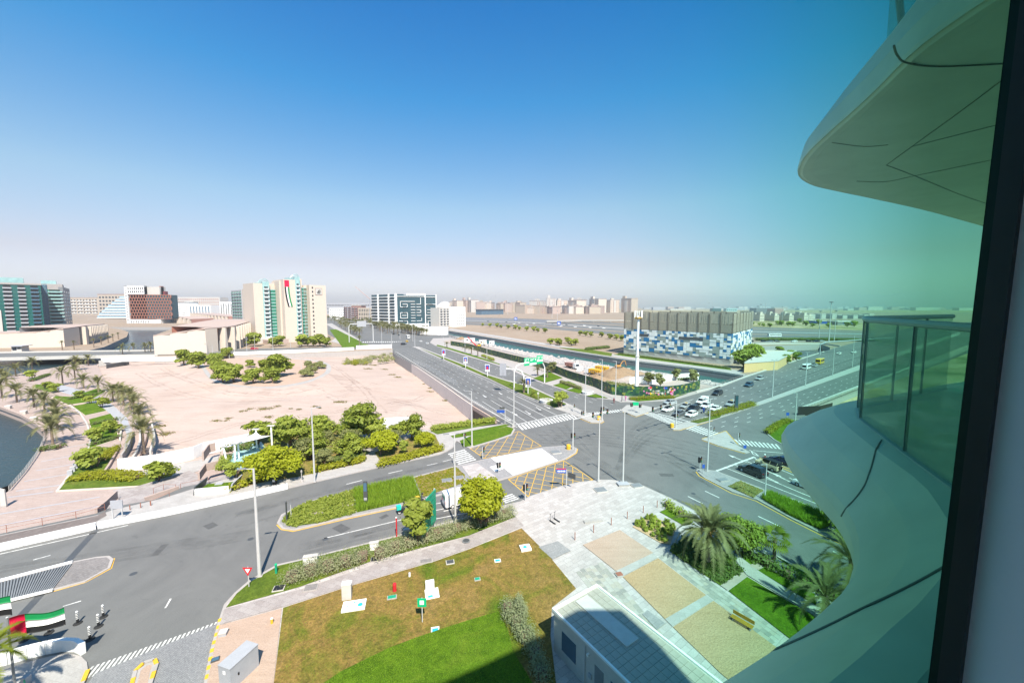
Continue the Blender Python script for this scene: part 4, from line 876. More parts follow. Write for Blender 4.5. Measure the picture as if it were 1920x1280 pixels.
fin_terrace('terrace_building','upper pale finned terrace curving away behind the canal bend',[(358,597),(390,602),(429,606)],[586.5,590,593],40,16,0,0,'cream','brick')
# ---- hotel with a white frame and rust-red lattice
b = Bld('lattice_hotel','white framed hotel wrapped in a rust red honeycomb lattice','hotel',(240,606),(278,606),536,18); b.body('midgrey',z1=b.H - 1); Hh = b.H; xr = b.fx(323)
fr = MB(); fr.box(0,5,-2,3,0,Hh); fr.box(5,b.W,-2,3,Hh * .78,Hh - 1.6); fr.box(0,b.W,-2,3,Hh - .8,Hh); fr.box(b.W - 1,b.W,-2,3,Hh * .78,Hh); b.part('white_frame',fr,'white')
mb = MB(); windows(mb,5.5,b.W - 1.5,Hh * .8,Hh - 2,8,2,.5,.7,-2.1); b.part('window',mb,'glass_dark','stuff'); mb = MB(); windows(mb,.8,4.4,4,Hh - 6,2,12,.5,.6,-2.1); b.part('window',mb,'glass_dark','stuff')
b.part('lattice_block',MB().box(7,xr,0,16,9,Hh * .76),'glass_navy'); mb = MB(); z0_,z1_ = 9,Hh * .76; nr,nc = 8,15
for j in range(nr + 1): mb.box(6.6,xr + .4,-.9,0,z0_ + (z1_ - z0_) * j / nr - .55,z0_ + (z1_ - z0_) * j / nr + .55)
for j in range(nr):
 for i in range(nc + 1): x = 7 + (xr - 7) * (i + .5 * (j % 2)) / nc; mb.box(x - .6,min(x + .6,xr),-.85,0,z0_ + (z1_ - z0_) * j / nr,z0_ + (z1_ - z0_) * (j + 1) / nr)
b.part('honeycomb_lattice',mb,'rust'); b.part('podium',MB().box(2,xr * .75,-1,24,0,7),'white'); mb = MB(); windows(mb,3,xr * .5,.5,5.5,12,1,.4,1,-1.1); b.part('window',mb,'glass_dark','stuff')
b.part('upper_block',MB().box(b.W,xr * .74,3,16,Hh * .76,Hh - 1.5),'offwhite'); b.part('chimney',MB().box(xr * .7,xr * .74,6,12,Hh * .76,Hh),'rust'); b.part('chimney',MB().box(xr * .78,xr * .83,6,12,Hh * .76,Hh * .86),'maroon')
# ---- stepped white and blue terraces, and the far apartment rows
b = Bld('stepped_building','white and blue stepped building rising towards the rust lattice hotel','building',(183,598),(241,598),555,40)
n = 10
n = 8
for k in range(n):
 x0_ = b.W * (k / n) ** 1.25 * .9; z = 2 + (b.H - 2) * k / n; fl_ = b.part('storey',MB().box(x0_,b.W,0,36,z,z + (b.H - 2) / n - .05),'glass_sky'); b.part('balcony',MB().box(x0_ - .5,b.W,-1.6,0,z,z + 1.5),'white',parent=fl_)
def far_block(name,label,a,bb,yt,d,wall,nx,nz,win='glass_dark',fw=.5,fh=.5,group=None,roof=None,bal=None):
 b = Bld(name,label,'apartment block',a,(bb[0],a[1]),yt,d,group=group); b.body(wall); mb = MB(); windows(mb,b.W * .02,b.W * .98,b.H * .05,b.H * .95,nx,nz,fw,fh,-.15,.3); b.part('window',mb,win,'stuff')
 if bal: mb = MB(); windows(mb,b.W * .02,b.W * .98,b.H * .0,b.H * .9,max(2,nx // 2),nz,.75,.2,-2,2); b.part('balcony',mb,bal,'stuff')
 if roof: b.part('roof',MB().box(-.8,b.W + .8,-.8,d,b.H,b.H + 1.6),roof)
 return b
far_block('apartment_block','grey beige balcony block behind the canal, left of the stepped building',(133,590),(186,589),558,60,'beige',9,5,bal='white',roof='pinkstone')
far_block('apartment_block','taller beige block with square openings above the stepped building',(186,590),(243,588),552,60,'beige',9,5,fw=.6,roof='brick')
far_block('apartment_block','very long pale apartment row on the skyline right of the lattice hotel',(318,587),(414,588),557,60,'offwhite',24,5,'brick',.45,.6)
far_block('apartment_block','white block with a dark green roof edge in front of the long pale row',(322,593),(355,593),567.5,40,'white',14,6,roof='glass_navy')
far_block('apartment_block','low white blocks with tall dark openings under the long pale row',(355,593),(396,593),572,40,'white',7,1,'glass_blue',.4,.85)
far_block('apartment_block','small white block with dark stripes left of the green fronted tower',(413,592),(437,591),566,40,'white',5,1,'darkgrey',.35,.85)
far_block('apartment_block','small white house block with square windows right of the cream hotel',(618,599),(646,599),577.5,40,'white',8,4,fw=.4,fh=.4)
far_block('apartment_block','lavender grey block behind the street palms, striped with balconies',(645,599),(667,598),572,50,'lavgrey',7,6,bal='brick')
far_block('apartment_block','brick red balcony block behind the street palms',(660,600),(678,599),573,30,'brick',6,6,bal='lavgrey',roof='offwhite')
far_block('apartment_block','beige arched block between the brick red block and the meander block',(672,601),(699,600),577,30,'beige',8,3,fw=.45,fh=.7)
far_block('apartment_block','low skyline of white and grey blocks behind the street palms',(612,589),(700,589),568,60,'lavgrey',30,3)
# terracotta quarter by the far side of the highway
def villa_row(name,label,x0,x1,yb,yt,n,wall,group,seed,roof='pinkstone',win='brick',depth=40):
 r = random.Random(seed); step = (x1 - x0) / n
 for k in range(n):
  a = x0 + k * step; ytop = yt + r.uniform(-2.5,4.5); lab = label % ('leftmost' if k == 0 else 'rightmost' if k == n - 1 else ORD[k] + ' from the left')
  b = Bld(name,lab,'apartment block',(a,yb),(a + step * r.uniform(.72,1.0),yb + r.uniform(-.6,.4)),ytop,depth + r.uniform(0,25),group=group); wall_ = r.choice((wall,'offwhite','pinkstone','cream','beige')); b.body(wall_); b.part('tower',MB().box(b.W * .1,b.W * .38,2,14,b.H,b.H * r.uniform(1.05,1.25)),wall_)
  mb = MB(); windows(mb,b.W * .06,b.W * .94,b.H * .05,b.H * .95,4 if n > 14 else 5,6,.4,.5,-.2,.3); b.part('window',mb,win,'stuff')
  b.part('roof',MB().box(-1,b.W + 1,-1,b.D,b.H,b.H + 2),roof); b.part('bay',MB().box(b.W * .36,b.W * .62,-2.5,0,0,b.H * r.uniform(.7,1)),wall)
villa_row('apartment_block','pale terracotta block in the long low skyline row, %s',848,985,585,565.5,15,'pinkstone','low terracotta blocks left of the tall terracotta quarter',1)
villa_row('apartment_block','tall terracotta roofed block in the back row of the quarter, %s',1005,1184,586,560,9,'offwhite','tall terracotta blocks at the back of the quarter',2)
villa_row('apartment_block','lower terracotta block in the front row of the quarter, %s',984,1136,588,573,11,'pinkstone','lower terracotta blocks at the front of the quarter',3)
b = Bld('grandstand','low dark glass building with a thin flaring roof by the highway','building',(903,590),(944,589),579.5,30); b.body('glass_blue',z1=b.H - 2); b.part('roof',MB().frustum([(0,0,b.H - 2),(b.W,0,b.H - 2),(b.W,30,b.H - 2),(0,30,b.H - 2)],[(-4,-5,b.H),(b.W + 3,-5,b.H),(b.W + 3,34,b.H),(-4,34,b.H)]),'offwhite')
b = Bld('vaulted_hall','white low vaulted roof on the skyline right of the meander block','hall',(818,580),(850,580),565,60); mb = MB(); pr = [(b.W * t,b.H * math.sin(PI * (.12 + .76 * t))) for t in [i / 10 for i in range(11)]]; mb.strip([Vector((x,0,z)) for x,z in pr],[Vector((x,60,z)) for x,z in pr]); mb.add([(x,0,z) for x,z in pr] + [(b.W,0,0),(0,0,0)],[tuple(range(13))]); b.part('roof',mb,'white')
# villas on the right, beyond the second highway
r = random.Random(9)
for k in range(13):
 x = 1406 + k * 9.2; yb = 600.5 + (k % 3) * .7; lab = 'sand coloured flat roofed villa beyond the highway, %s from the left in its row' % ORD[k]
 b = Bld('villa',lab,'villa',(x,yb),(x + 8.4,yb),590.5 + r.uniform(-2,2.5),20,group='sand coloured villas beyond the highway'); b.body('cream'); b.part('upper_storey',MB().box(b.W * .2,b.W * .7,2,16,b.H,b.H * 1.35),'cream'); mb = MB(); windows(mb,.5,b.W - .5,1,b.H - .5,4,2,.35,.5); b.part('window',mb,'darkgrey','stuff')
for k in range(12):
 x = 1520 + k * 10; yb = 597.5 - (k % 2) * 1.2; b = Bld('villa','white villa in the far row near the green horizon, %s from the left' % ORD[k],'villa',(x,yb),(x + 8.4,yb),589.5 + r.uniform(-1.5,1.5),25,group='white villas near the horizon'); b.body('offwhite'); mb = MB(); windows(mb,.5,b.W - .5,1,b.H - .5,4,2,.4,.4); b.part('window',mb,'darkgrey','stuff')
b = Bld('store_building','low blue and white shed beyond the highway, left of its longer neighbour','store',(1528,607),(1552,607),602,20); b.body('signblue'); b.part('roof',MB().box(-1,b.W + 1,-1,20,b.H,b.H + 1),'offwhite')
b = Bld('store_building','long low store with a white roof and a blue band beyond the highway','store',(1570,609.5),(1604,609.5),602.5,22); b.body('midgrey'); b.part('roof',MB().box(-1,b.W + 1,-1,22,b.H - 1,b.H + .6),'offwhite'); b.part('sign_band',MB().box(b.W * .3,b.W * .9,-.3,0,b.H * .45,b.H * .8),'signblue')
b = far_block('apartment_block','dark concrete frame under construction below the tower cranes',(1418,587),(1453,587),577.5,60,'midgrey',18,5,'darkgrey',.6,.6)
far_block('apartment_block','rose coloured unfinished block right of the concrete frame',(1453,588),(1469,588),578.5,60,'terracotta',8,5,'darkgrey')
far_block('apartment_block','turquoise roofed shed on the skyline above the parking building',(1336,584),(1352,584),578,40,'glass_teal',4,1); far_block('apartment_block','pale blue white shed on the skyline above the parking building',(1362,584),(1382,584),578,40,'glass_pale',5,1)
# mid-rise blocks layered behind the canal and the street palms
r = random.Random(31)
for k in range(22):
 x = (138 + k * 14) if k < 20 else 600 + (k - 20) * 20; yb = 586.5 + r.uniform(-1,1); w = r.uniform(9,17)
 far_block('apartment_block','hazy mid rise block on the far left skyline, %s from the left' % (ORD + ['twenty first','twenty second'])[k],(x,yb),(x + w,yb),566 + r.uniform(-7,6) + (4 if k > 12 else 0),50,r.choice(('beige','offwhite','lavgrey','pinkstone')),6,6,r.choice(('darkgrey','glass_dark','brick')),group='mid rise blocks on the far left skyline')
# haze-blurred town along the horizon
mb = MB(); r = random.Random(12)
for k in range(420):
 x = r.uniform(-1200,2600); yb = r.uniform(577.3,582); p = P(x,yb); w,hh = r.uniform(20,90),r.uniform(8,26) * (1 + (p.y / 9000)); mb.box(p.x - w,p.x + w,p.y,p.y + 60,-1,hh,r.choice((0,0,1,2)))
mb.build('distant_town',[M['offwhite'],M['pinkstone'],M['lavgrey']],kind='stuff')
# ================================================================ the tower we look out of: window, balcony shells, bulk
tower = thing('apartment_tower','curvy pale tower we look out of, with wavy shell balconies beside the window','tower',(0,0,0))
ROOF = [(-45,-14),(-12,-6.5),(1.1,-3.8),(6.3,-3.2),(9.5,-1.6),(12.6,.1),(14.6,1.3),(16.7,2.6),(20.5,2.6),(22.5,-1),(25,-8),(27,-20),(20,-32),(-45,-32)]
mb = MB(); mb.prism([Vector((x,y,0)) for x,y in ROOF],-1,45,0); mb.build('wall',M['shell'],tower)
RIM = [(10.2,8.75),(7.6,7.4),(5.9,6.6),(4.9,6.15),(4.3,5.85),(3.82,5.45),(3.52,5.0),(3.32,4.62),(3.08,4.02),(2.88,3.42),(2.66,2.98),(2.4,2.63),(2.1,2.34),(1.7,2.07),(1.06,1.72),(.3,1.42),(-1.2,1.2),(-4,1.5),(-7,2.4),(-10,2.2)]
INN = [(10.6,7.4),(7.4,6.2),(5.6,5.35),(4.5,4.9),(4.1,4.65),(3.9,4.42),(3.74,4.19),(3.6,3.9),(3.4,3.5),(3.2,3.1),(2.95,2.55),(2.7,2.2),(2.35,1.8),(1.9,1.5),(1.5,1.28),(.6,.85),(-1.2,.35),(-4,.1),(-7,.8),(-10,.6)]
rim = smooth_curve([Vector((x,y,0)) for x,y in RIM],90); inn = smooth_curve([Vector((x,y,0)) for x,y in INN],90)
RIM2 = RIM[:7] + [(3.34,4.62),(3.17,4.12),(3.03,3.65),(2.9,3.27),(2.79,2.99),(2.73,2.78),(2.7,2.5),(2.7,2.2),(2.72,1.8),(2.75,1.3),(2.8,.7),(2.85,.1),(2.9,-.5)]; INN2 = INN[:10] + [(3.15,2.75),(3.1,2.5),(3.1,2.3),(3.1,2.1),(3.1,1.8),(3.15,1.4),(3.2,.9),(3.3,.5),(3.4,0),(3.5,-.5)]
rim2,inn2 = [smooth_curve([Vector((x,y,0)) for x,y in q],90) for q in (RIM2,INN2)]
def shell(z0,parent,rim=rim,inn=inn):
 back = [Vector((max(p.x + 1.5,3.9) if p.y > 1.2 or inn is inn2 else p.x,min(p.y - 1.2,-2.5) if inn is not inn2 else p.y,0)) for p in inn]
 prof = [(0,.5),(.25,.46),(.55,.3),(.82,.12),(.95,.03),(1,-.06),(.992,-.17),(.97,-.22),(.92,-.25),(.8,-.26),(0,-.26)]
 if inn is inn2: prof[3:7] = [(.8,.1),(.95,-.02),(1,-.19),(.993,-.225)]
 mb = MB(); rows_ = [[i.lerp(r_,t) + Vector((0,0,z0 + dz)) for i,r_ in zip(inn,rim)] for t,dz in prof]
 rows_ = [[b + Vector((0,0,z0 + .5)) for b in back]] + rows_ + [[b + Vector((0,0,z0 - .26)) for b in back]]
 for a,b in zip(rows_,rows_[1:]): mb.strip(a,b)
 return mb.build('balcony_shell',M['shell'],parent,smooth=True),rows_
for z0 in (CAM_H - 1.7,CAM_H + 1.97):
 o,rw = shell(z0,tower,rim2 if CAM_H < z0 < CAM_H + 4 else rim,inn2 if CAM_H < z0 < CAM_H + 4 else inn)
 if z0 < CAM_H: low = o
 elif z0 < CAM_H + 3: up = o
def seam(parent,pts,r=.012):
 pts = smooth_curve(pts,24); r *= .42
 MB().tube(pts,r,5).build('seam',M['shellseam'],parent)
zl = CAM_H - 1.7
def on_shell(i,t,low_=True):
 prof = [(0,.5),(.25,.46),(.55,.3),(.82,.12),(.95,.03),(1,-.06)] if low_ else [(0,-.26),(.3,-.26),(.7,-.25),(.88,-.22),(.97,-.16),(1,-.06)]
 for (t0,d0_),(t1,d1_) in zip(prof,prof[1:]):
  if t0 <= t <= t1: dz = d0_ + (d1_ - d0_) * (t - t0) / (t1 - t0); break
 p = inn[i].lerp(rim[i],t); return Vector((p.x,p.y,(zl if low_ else CAM_H + 1.97) + dz + (.002 if low_ else -.002)))
near_i = lambda x,y: min(range(90),key=lambda i: (rim[i] - Vector((x,y,0))).length)
def shell_pt(f,t):
 i = int(f); a,b = on_shell(i,t),on_shell(min(89,i + 1),t); return a.lerp(b,f - i)
for x,y,k in ((2.8,3.25,5),(1.35,1.9,6)):
 i0 = near_i(x,y); seam(low,[shell_pt(i0 - k * (1 - t) ** 1.5,t) for t in (1,.97,.92,.85,.75,.65,.55,.45,.35,.25,.15,.05)],.016)
def soffit(x,y): return at_ray(x,y,CAM_H + 1.97 - .262)
def at_ray(x,y,z):
 dx,dy = (x - 960) / FOC,-(y - 640) / FOC; t = (z - CAM_H) / (-SP + dy * CP); return Vector((dx * t,(CP + dy * SP) * t,z))
for q,r_ in (([(1676,86),(1682,103),(1700,118),(1760,125),(1880,120)],.016),([(1560,268),(1620,275),(1665,272)],.006),([(1662,310),(1710,275),(1800,210),(1880,150)],.008),([(1710,275),(1800,252),(1880,232)],.007),([(1662,310),(1715,330),(1800,365),(1850,382)],.008),([(1606,340),(1660,341),(1715,330),(1860,300)],.006)):
 seam(up,[soffit(*p) for p in q],r_)
# glass balustrade on the lower shell
mb_rail = MB(); gl = [Vector((6.4,5.75,0)),Vector((4.12,4.62,0)),Vector((3.78,4.2,0)),Vector((3.27,3.2,0)),Vector((2.93,2.5,0)),Vector((2.62,2.05,0))]
def make_railglass():
 m,n,l,b = new_mat('rail_glass'); b.inputs['Base Color'].default_value = (.4,.5,.45,1); b.inputs['Roughness'].default_value = .04
 t = n.new('ShaderNodeBsdfTransparent'); t.inputs[0].default_value = (.86,.95,.9,1); x = n.new('ShaderNodeMixShader'); x.inputs[0].default_value = .26
 l.new(t.outputs[0],x.inputs[1]); l.new(b.outputs[0],x.inputs[2]); l.new(x.outputs[0],n['Material Output'].inputs[0]); M['railglass'] = m
make_railglass()
bal = MB(); zr0,zr1 = zl + .46,CAM_H - .13
seg = []
for a,b in zip(gl,gl[1:]):
 n_ = max(1,round((b - a).length / .75)); seg += [(a.lerp(b,k / n_),a.lerp(b,(k + 1) / n_)) for k in range(n_)]
top_rail = MB().tube([p + Vector((0,0,zr1)) for p in gl],.03,8).build('top_rail',M['polegrey'],tower)
base_rail = MB().tube([p + Vector((0,0,zr0 + .02)) for p in gl],.035,6).build('base_channel',M['polegrey'],tower)
for a,b in seg:
 d = (b - a).normalized(); n_ = Vector((-d.y,d.x,0)) * .007; a2,b2 = a + d * .008,b - d * .008
 MB().frustum([a2 - n_ + Vector((0,0,zr0)),b2 - n_ + Vector((0,0,zr0)),b2 + n_ + Vector((0,0,zr0)),a2 + n_ + Vector((0,0,zr0))],[a2 - n_ + Vector((0,0,zr1)),b2 - n_ + Vector((0,0,zr1)),b2 + n_ + Vector((0,0,zr1)),a2 + n_ + Vector((0,0,zr1))]).build('glass_panel',M['railglass'],tower)
 MB().box(-.004,.004,-.012,.012,zr0,zr1,0,math.atan2(d.y,d.x),(b.x,b.y)).build('baluster',M['midgrey'],tower)
# steel rail and glass edge of the balcony above
e2 = CAM_H + 1.97 + .5
MB().tube([Vector((4.9,5.3,e2 + 1.1)),Vector((3.74,4.19,e2 + 1.1)),Vector((3.25,3.2,e2 + 1.1))],.035,8).build('top_rail',M['midgrey'],tower)
a2,b2 = Vector((3.74,4.19,0)),Vector((3.25,3.2,0)); MB().frustum([a2 + Vector((0,0,e2)),b2 + Vector((0,0,e2)),b2 + Vector((.015,0,e2)),a2 + Vector((.015,0,e2))],[a2 + Vector((0,0,e2 + 1.1)),b2 + Vector((0,0,e2 + 1.1)),b2 + Vector((.015,0,e2 + 1.1)),a2 + Vector((.015,0,e2 + 1.1))]).build('glass_panel',M['railglass'],tower)
# the room's window: coated glass that greens towards grazing angles, black gasket frame, grey reveal
wu,wv = Vector((math.cos(math.radians(25)),math.sin(math.radians(25)),0)),Vector((-math.sin(math.radians(25)),math.cos(math.radians(25)),0))
ang = math.radians(49.3); t_ = .46 / (wv.x * math.sin(ang) + wv.y * math.cos(ang)); E0 = Vector((math.sin(ang) * t_,math.cos(ang) * t_,0))
def make_window_glass():
 m,n,l,b = new_mat('window_glass'); n.remove(b)
 lw = n.new('ShaderNodeLayerWeight'); lw.inputs['Blend'].default_value = .5
 c = ramp(n,l,lw.outputs['Facing'],[(.15,(1,1,1)),(.25,(.97,.996,.988)),(.35,(.89,.982,.97)),(.436,(.79,.958,.94)),(.515,(.68,.92,.875)),(.6,(.57,.86,.77)),(.68,(.45,.75,.62)),(.78,(.4,.7,.55))])
 t = n.new('ShaderNodeBsdfTransparent'); l.new(c,t.inputs[0]); l.new(t.outputs[0],n['Material Output'].inputs[0]); M['windowglass'] = m
make_window_glass()
def uvbox(mb,u0,u1,v0,v1,z0,z1,lean=0):
 c = [E0 + wu * u + wv * v for u,v in ((u0,v0),(u1,v0),(u1,v1),(u0,v1))]
 return mb.frustum([p + Vector((0,0,z0)) + wu * lean * z0 for p in c],[p + Vector((0,0,z1)) + wu * lean * z1 for p in c])
win = thing('window','green tinted room window with a black gasket frame at its right edge','window',(0,0,CAM_H))
uvbox(MB(),-7,.3,-.008,.008,-1.45,1.4).build('pane',M['windowglass'],win)
uF = next(k / 500 for k in range(-100,400) if math.atan2((E0 + wu * k / 500 + wv * .01).x,(E0 + wu * k / 500 + wv * .01).y) >= ang)
uvbox(MB(),uF,uF + .6,-.05,.01,-1.45,1.4,.05).build('frame',M['black'],win)
uvbox(MB(),-7.4,-7,-.05,.06,-1.45,1.4).build('frame',M['black'],win)
ang2 = math.radians(51.4); k_ = 1.75; C2 = Vector((math.sin(ang2) * k_,math.cos(ang2) * k_,0)); du,dv = (C2 - E0).dot(wu),(C2 - E0).dot(wv)
room = MB()
uvbox(room,du,du + .5,-4.2,dv,-1.45,1.4,.05); uvbox(room,-7.6,-7.4,-4.2,.1,-1.45,1.4); uvbox(room,-7.6,du + .5,-4.4,-4.2,-1.45,1.4); uvbox(room,-7.6,du + .5,-4.4,.1,-1.6,-1.45); uvbox(room,-7.6,du + .5,-4.4,.1,1.4,1.6)
o = room.build('room_wall',M['roomwall'],kind='structure'); o.location = (0,0,CAM_H)
# ================================================================ trees, palms, shrubs
def leaf_mesh(name,mat,blobs,n,size,seed,squash=.8,upward=.35):
 """n leaf faces spread through ellipsoid clumps (centre, radii); each leaf is a folded quad."""
 r = np.random.default_rng(seed); B = np.array([(*c,*rad) for c,rad in blobs]); vol = (B[:,3] * B[:,4] * B[:,5]) ** .67
 k = r.choice(len(B),n,p=vol / vol.sum()); d = r.normal(size=(n,3)); d /= np.linalg.norm(d,axis=1)[:,None]
 rad = r.random(n) ** .45 * (1 + .18 * r.normal(size=n)); c = B[k,:3] + d * rad[:,None] * B[k,3:]
 nn = d + r.normal(size=(n,3)) * .42 + np.array([.1,-.25,upward + .25]); nn /= np.linalg.norm(nn,axis=1)[:,None]
 t = np.cross(nn,r.normal(size=(n,3))); t /= np.linalg.norm(t,axis=1)[:,None]; b = np.cross(nn,t)
 s = size * (.6 + .8 * r.random(n))[:,None]
 v = np.stack([c - t * s,c - b * s * .55 + nn * s * .12,c + t * s,c + b * s * .55 + nn * s * .12],1).reshape(-1,3)
 return quads_mesh(name,v,mat)
def quads_mesh(name,v,mat):
 n = len(v) // 4; me = bpy.data.meshes.new(name); me.vertices.add(len(v)); me.vertices.foreach_set('co',v.astype(np.float32).ravel())
 me.loops.add(4 * n); me.loops.foreach_set('vertex_index',np.arange(4 * n,dtype=np.int32)); me.polygons.add(n)
 me.polygons.foreach_set('loop_start',np.arange(0,4 * n,4,dtype=np.int32)); me.polygons.foreach_set('loop_total',np.full(n,4,dtype=np.int32))
 me.materials.append(M[mat] if isinstance(mat,str) else mat); me.update(calc_edges=True); return me
def crown_blobs(seed,W,H,z0,n=16,flat_=.45,dome=False):
 r = random.Random(seed); out = []
 if dome:
  for k in range(n):
   a = r.uniform(0,2 * PI); u = r.uniform(-.75,1); q = (.45 + .35 * r.random()) * math.sqrt(max(0,1 - u * u)); rr = r.uniform(.16,.3); out.append(((math.cos(a) * q * W,math.sin(a) * q * W,z0 + H * (.5 + .36 * u)),(rr * W,rr * W,rr * W * .8)))
  return out + [((0,0,z0 + H * .5),(W * .55,W * .55,H * .32))]
 for k in range(n):
  a = r.uniform(0,2 * PI); q = math.sqrt(r.random()) * .72; zz = r.random() ** .8
  rr = r.uniform(.18,.36); out.append(((math.cos(a) * q * W * (1 - .45 * zz),math.sin(a) * q * W * (1 - .45 * zz),z0 + H * (.15 + .72 * zz)),(rr * W,rr * W,rr * W * flat_ * 1.3)))
 return out
def make_tree(name,label,leafmat,W,H,trunk,nleaf,size,seed,cat='tree',clumps=16,stems=1,group=None,lean=0,dome=False):
 t = thing(name,label,cat,group=group); r = random.Random(seed); bl = crown_blobs(seed,W,H,trunk,clumps,dome=dome)
 mb = MB()
 for s in range(stems):
  a = 2 * PI * s / stems; off = Vector((math.cos(a),math.sin(a),0)) * (.18 * W if stems > 1 else 0); tr = max(.09,.045 * W)
  mb.tube([off * .4 + Vector((0,0,-.3)),off * .6 + Vector((lean * .3,0,trunk * .5)),off + Vector((lean,0,trunk + H * .25))],[tr * 1.25,tr,tr * .6],8)
  for c,rd in bl[s::stems][:7]: p0 = off + Vector((lean,0,trunk * r.uniform(.7,1.15))); mb.tube([p0,p0.lerp(Vector(c),.5) + Vector((0,0,-.1 * H)),Vector(c)],[tr * .45,tr * .3,tr * .12],5)
 mb.build('trunk',M['bark'],t); link('crown',leaf_mesh('crown',leafmat,bl,nleaf,size,seed),t); return t
def put(t,x,y,z=0.0,sc=1.0,rot=0,label=None,group=None,first=[]):
 p = P(x,y,z)
 if t.name not in [f for f in first]:
  first.append(t.name); index(t); t.location = p; t.rotation_euler = (0,0,rot); t.scale = (sc,) * 3
  if label: t['label'] = label
  if group: t['group'] = group
  return t
 return dup(t,p,rot,label,group,sc)
# ---- date palms
def frond_mesh(name,mat,L,arch,nl,lw,ll,seed,droop=.5):
 r = np.random.default_rng(seed); V = []
 def pt(t): return np.array([L * (t - .12 * t * t),0,arch * math.sin(min(1,t * 1.05) * 2.1) * .8 - droop * L * t * t * t])
 for i in range(8):                          # midrib
  a,b = pt(i / 8),pt((i + 1) / 8); w = .05 * L / 3 * (1 - i / 9); V += [a + [0,w,0],a - [0,w,0],b - [0,w * .8,0],b + [0,w * .8,0]]
 for i in range(nl):
  t = .14 + .86 * (i + .5) / nl; p = pt(t); q = pt(min(1,t + .02)); d = (q - p) / np.linalg.norm(q - p); le = ll * math.sin(PI * (.15 + .8 * t)) * r.uniform(.85,1.15)
  for s in (-1,1):
   o = np.array([d[0] * .75,s * .72,d[2] * .75 + r.uniform(.05,.4)]); o /= np.linalg.norm(o); e = p + o * le - np.array([0,0,.16 * le]); w = d * lw
   V += [p - w,p + w,e + w * .25,e - w * .25]
 return quads_mesh(name,np.array(V),mat)
FR = [frond_mesh('frond_upright','frond',3.1,1.1,22,.06,.62,1,.1),frond_mesh('frond_arching','frond',3.3,1.2,22,.06,.65,2,.32),frond_mesh('frond_drooping','frond',3.0,.7,20,.06,.6,3,.6)]
TRK = {}
def palm_trunk(h,r0=.24):
 k = (round(h,1),r0)
 if k not in TRK:
  mb = MB(); n = int(h / .3); mb.lathe([(r0 * 1.35,-.3)] + [(r0 * (1.12 - .2 * i / n) * (1.1 if i % 2 else .94),h * i / n) for i in range(n + 1)] + [(r0 * .9,h + .25)],9); TRK[k] = mb.mesh('trunk',M['palmbark'])
 return TRK[k]
def date_palm(x,y,z,h,label,group,sc=1.0,nf=26,seed=0,crown_only=False,meshes=FR):
 if meshes is FR: sc *= 1.45; h = max(2.2,h * .8)
 t = thing('date_palm',label,'palm tree',P(x,y,z),seed * 1.7,group); link('trunk',palm_trunk(h),t); r = random.Random(seed)
 for i in range(nf):
  tier = i / nf; el = 1.25 - 1.75 * tier + r.uniform(-.12,.12); a = i * 2.399 + r.uniform(-.15,.15); m = meshes[0] if tier < .3 else meshes[1] if tier < .72 else meshes[2]
  o = link('frond',m,t); o.location = (.12 * math.cos(a),.12 * math.sin(a),h + .15); o.rotation_euler = (0,-el * .8,a); s = sc * r.uniform(.85,1.1) * (.8 if tier < .12 else 1); o.scale = (s,s,s)
 return t
G1 = 'date palms on the waterside promenade'; G2 = 'date palms along the edge of the sand lot'
for k,(x,y,ch) in enumerate(((4,746,716),(32,754,729),(64,763,738),(84,772,747),(104,783,762),(108,806,780),(99,833,797))):
 h = hgt(x,y,ch,PZ); date_palm(x,y,PZ,h,'date palm at the waterside edge of the promenade, %s from the far left' % ORD[k] if k < 6 else 'large date palm standing in a low clipped square beside the water',G1,1.0 if k < 6 else 1.15,26,k + 1)
for k,(x,y,ch) in enumerate(((118,722,694),(141,712,690),(157,728,711),(185,736,716),(143,694,674),(166,685,672),(222,752,730),(212,752,732),(232,760,733),(245,768,738),(252,776,750),(262,800,772),(270,847,804))):
 h = hgt(x,y,ch,PZ); date_palm(x,y,PZ,h,'date palm on the sandy edge of the gravel path, %s from bridge' % ORD[k] if k < 12 else 'tall date palm nearest the white hoarding, between two curved planter walls',G2,1.0 if k < 12 else 1.15,26,k + 21)
G3 = 'date palms by the road bridge'
for k,(x,y,ch) in enumerate(((30,705,690),(61,694,676),(4,712,700),(12,724,708),(-8,705,690))): date_palm(x,y,PZ,hgt(x,y,ch,PZ),'date palm at the far water edge by the bridge piers, %s from the bridge' % ORD[k],G3,1,22,k + 41)
for k,(x,y,ch) in enumerate(((230,664,650),(250,658,648),(272,660,648),(283,660,645))): date_palm(x,y,0,hgt(x,y,ch),'date palm beside the canal bridge railing, %s from the left' % ORD[k],'date palms on the canal bridge',.9,22,k + 51)
CR = [frond_mesh('small_frond','frond',2.8,1.0,12,.09,.6,11,.3)]
def palm_crown_mesh(seed):
 r = random.Random(seed); V = []
 src = np.empty(len(CR[0].vertices) * 3); CR[0].vertices.foreach_get('co',src); src = src.reshape(-1,3)
 for i in range(24):
  el = 1.2 - 1.6 * i / 24; a = i * 2.399; R = np.array(Matrix.Rotation(a,3,'Z') @ Matrix.Rotation(-el * .8,3,'Y')); V.append(src @ R.T)
 return quads_mesh('crown',np.concatenate(V),'frond')
CM = [palm_crown_mesh(s) for s in (1,2)]
def small_palm(x,y,h,label,group,z=0,sc=1.0,seed=0):
 t = thing('date_palm',label,'palm tree',P(x,y,z),seed * 1.1,group); link('trunk',palm_trunk(h,.3),t); c = link('crown',CM[seed % 2],t); c.location.z = h; c.scale = (sc,) * 3; return t
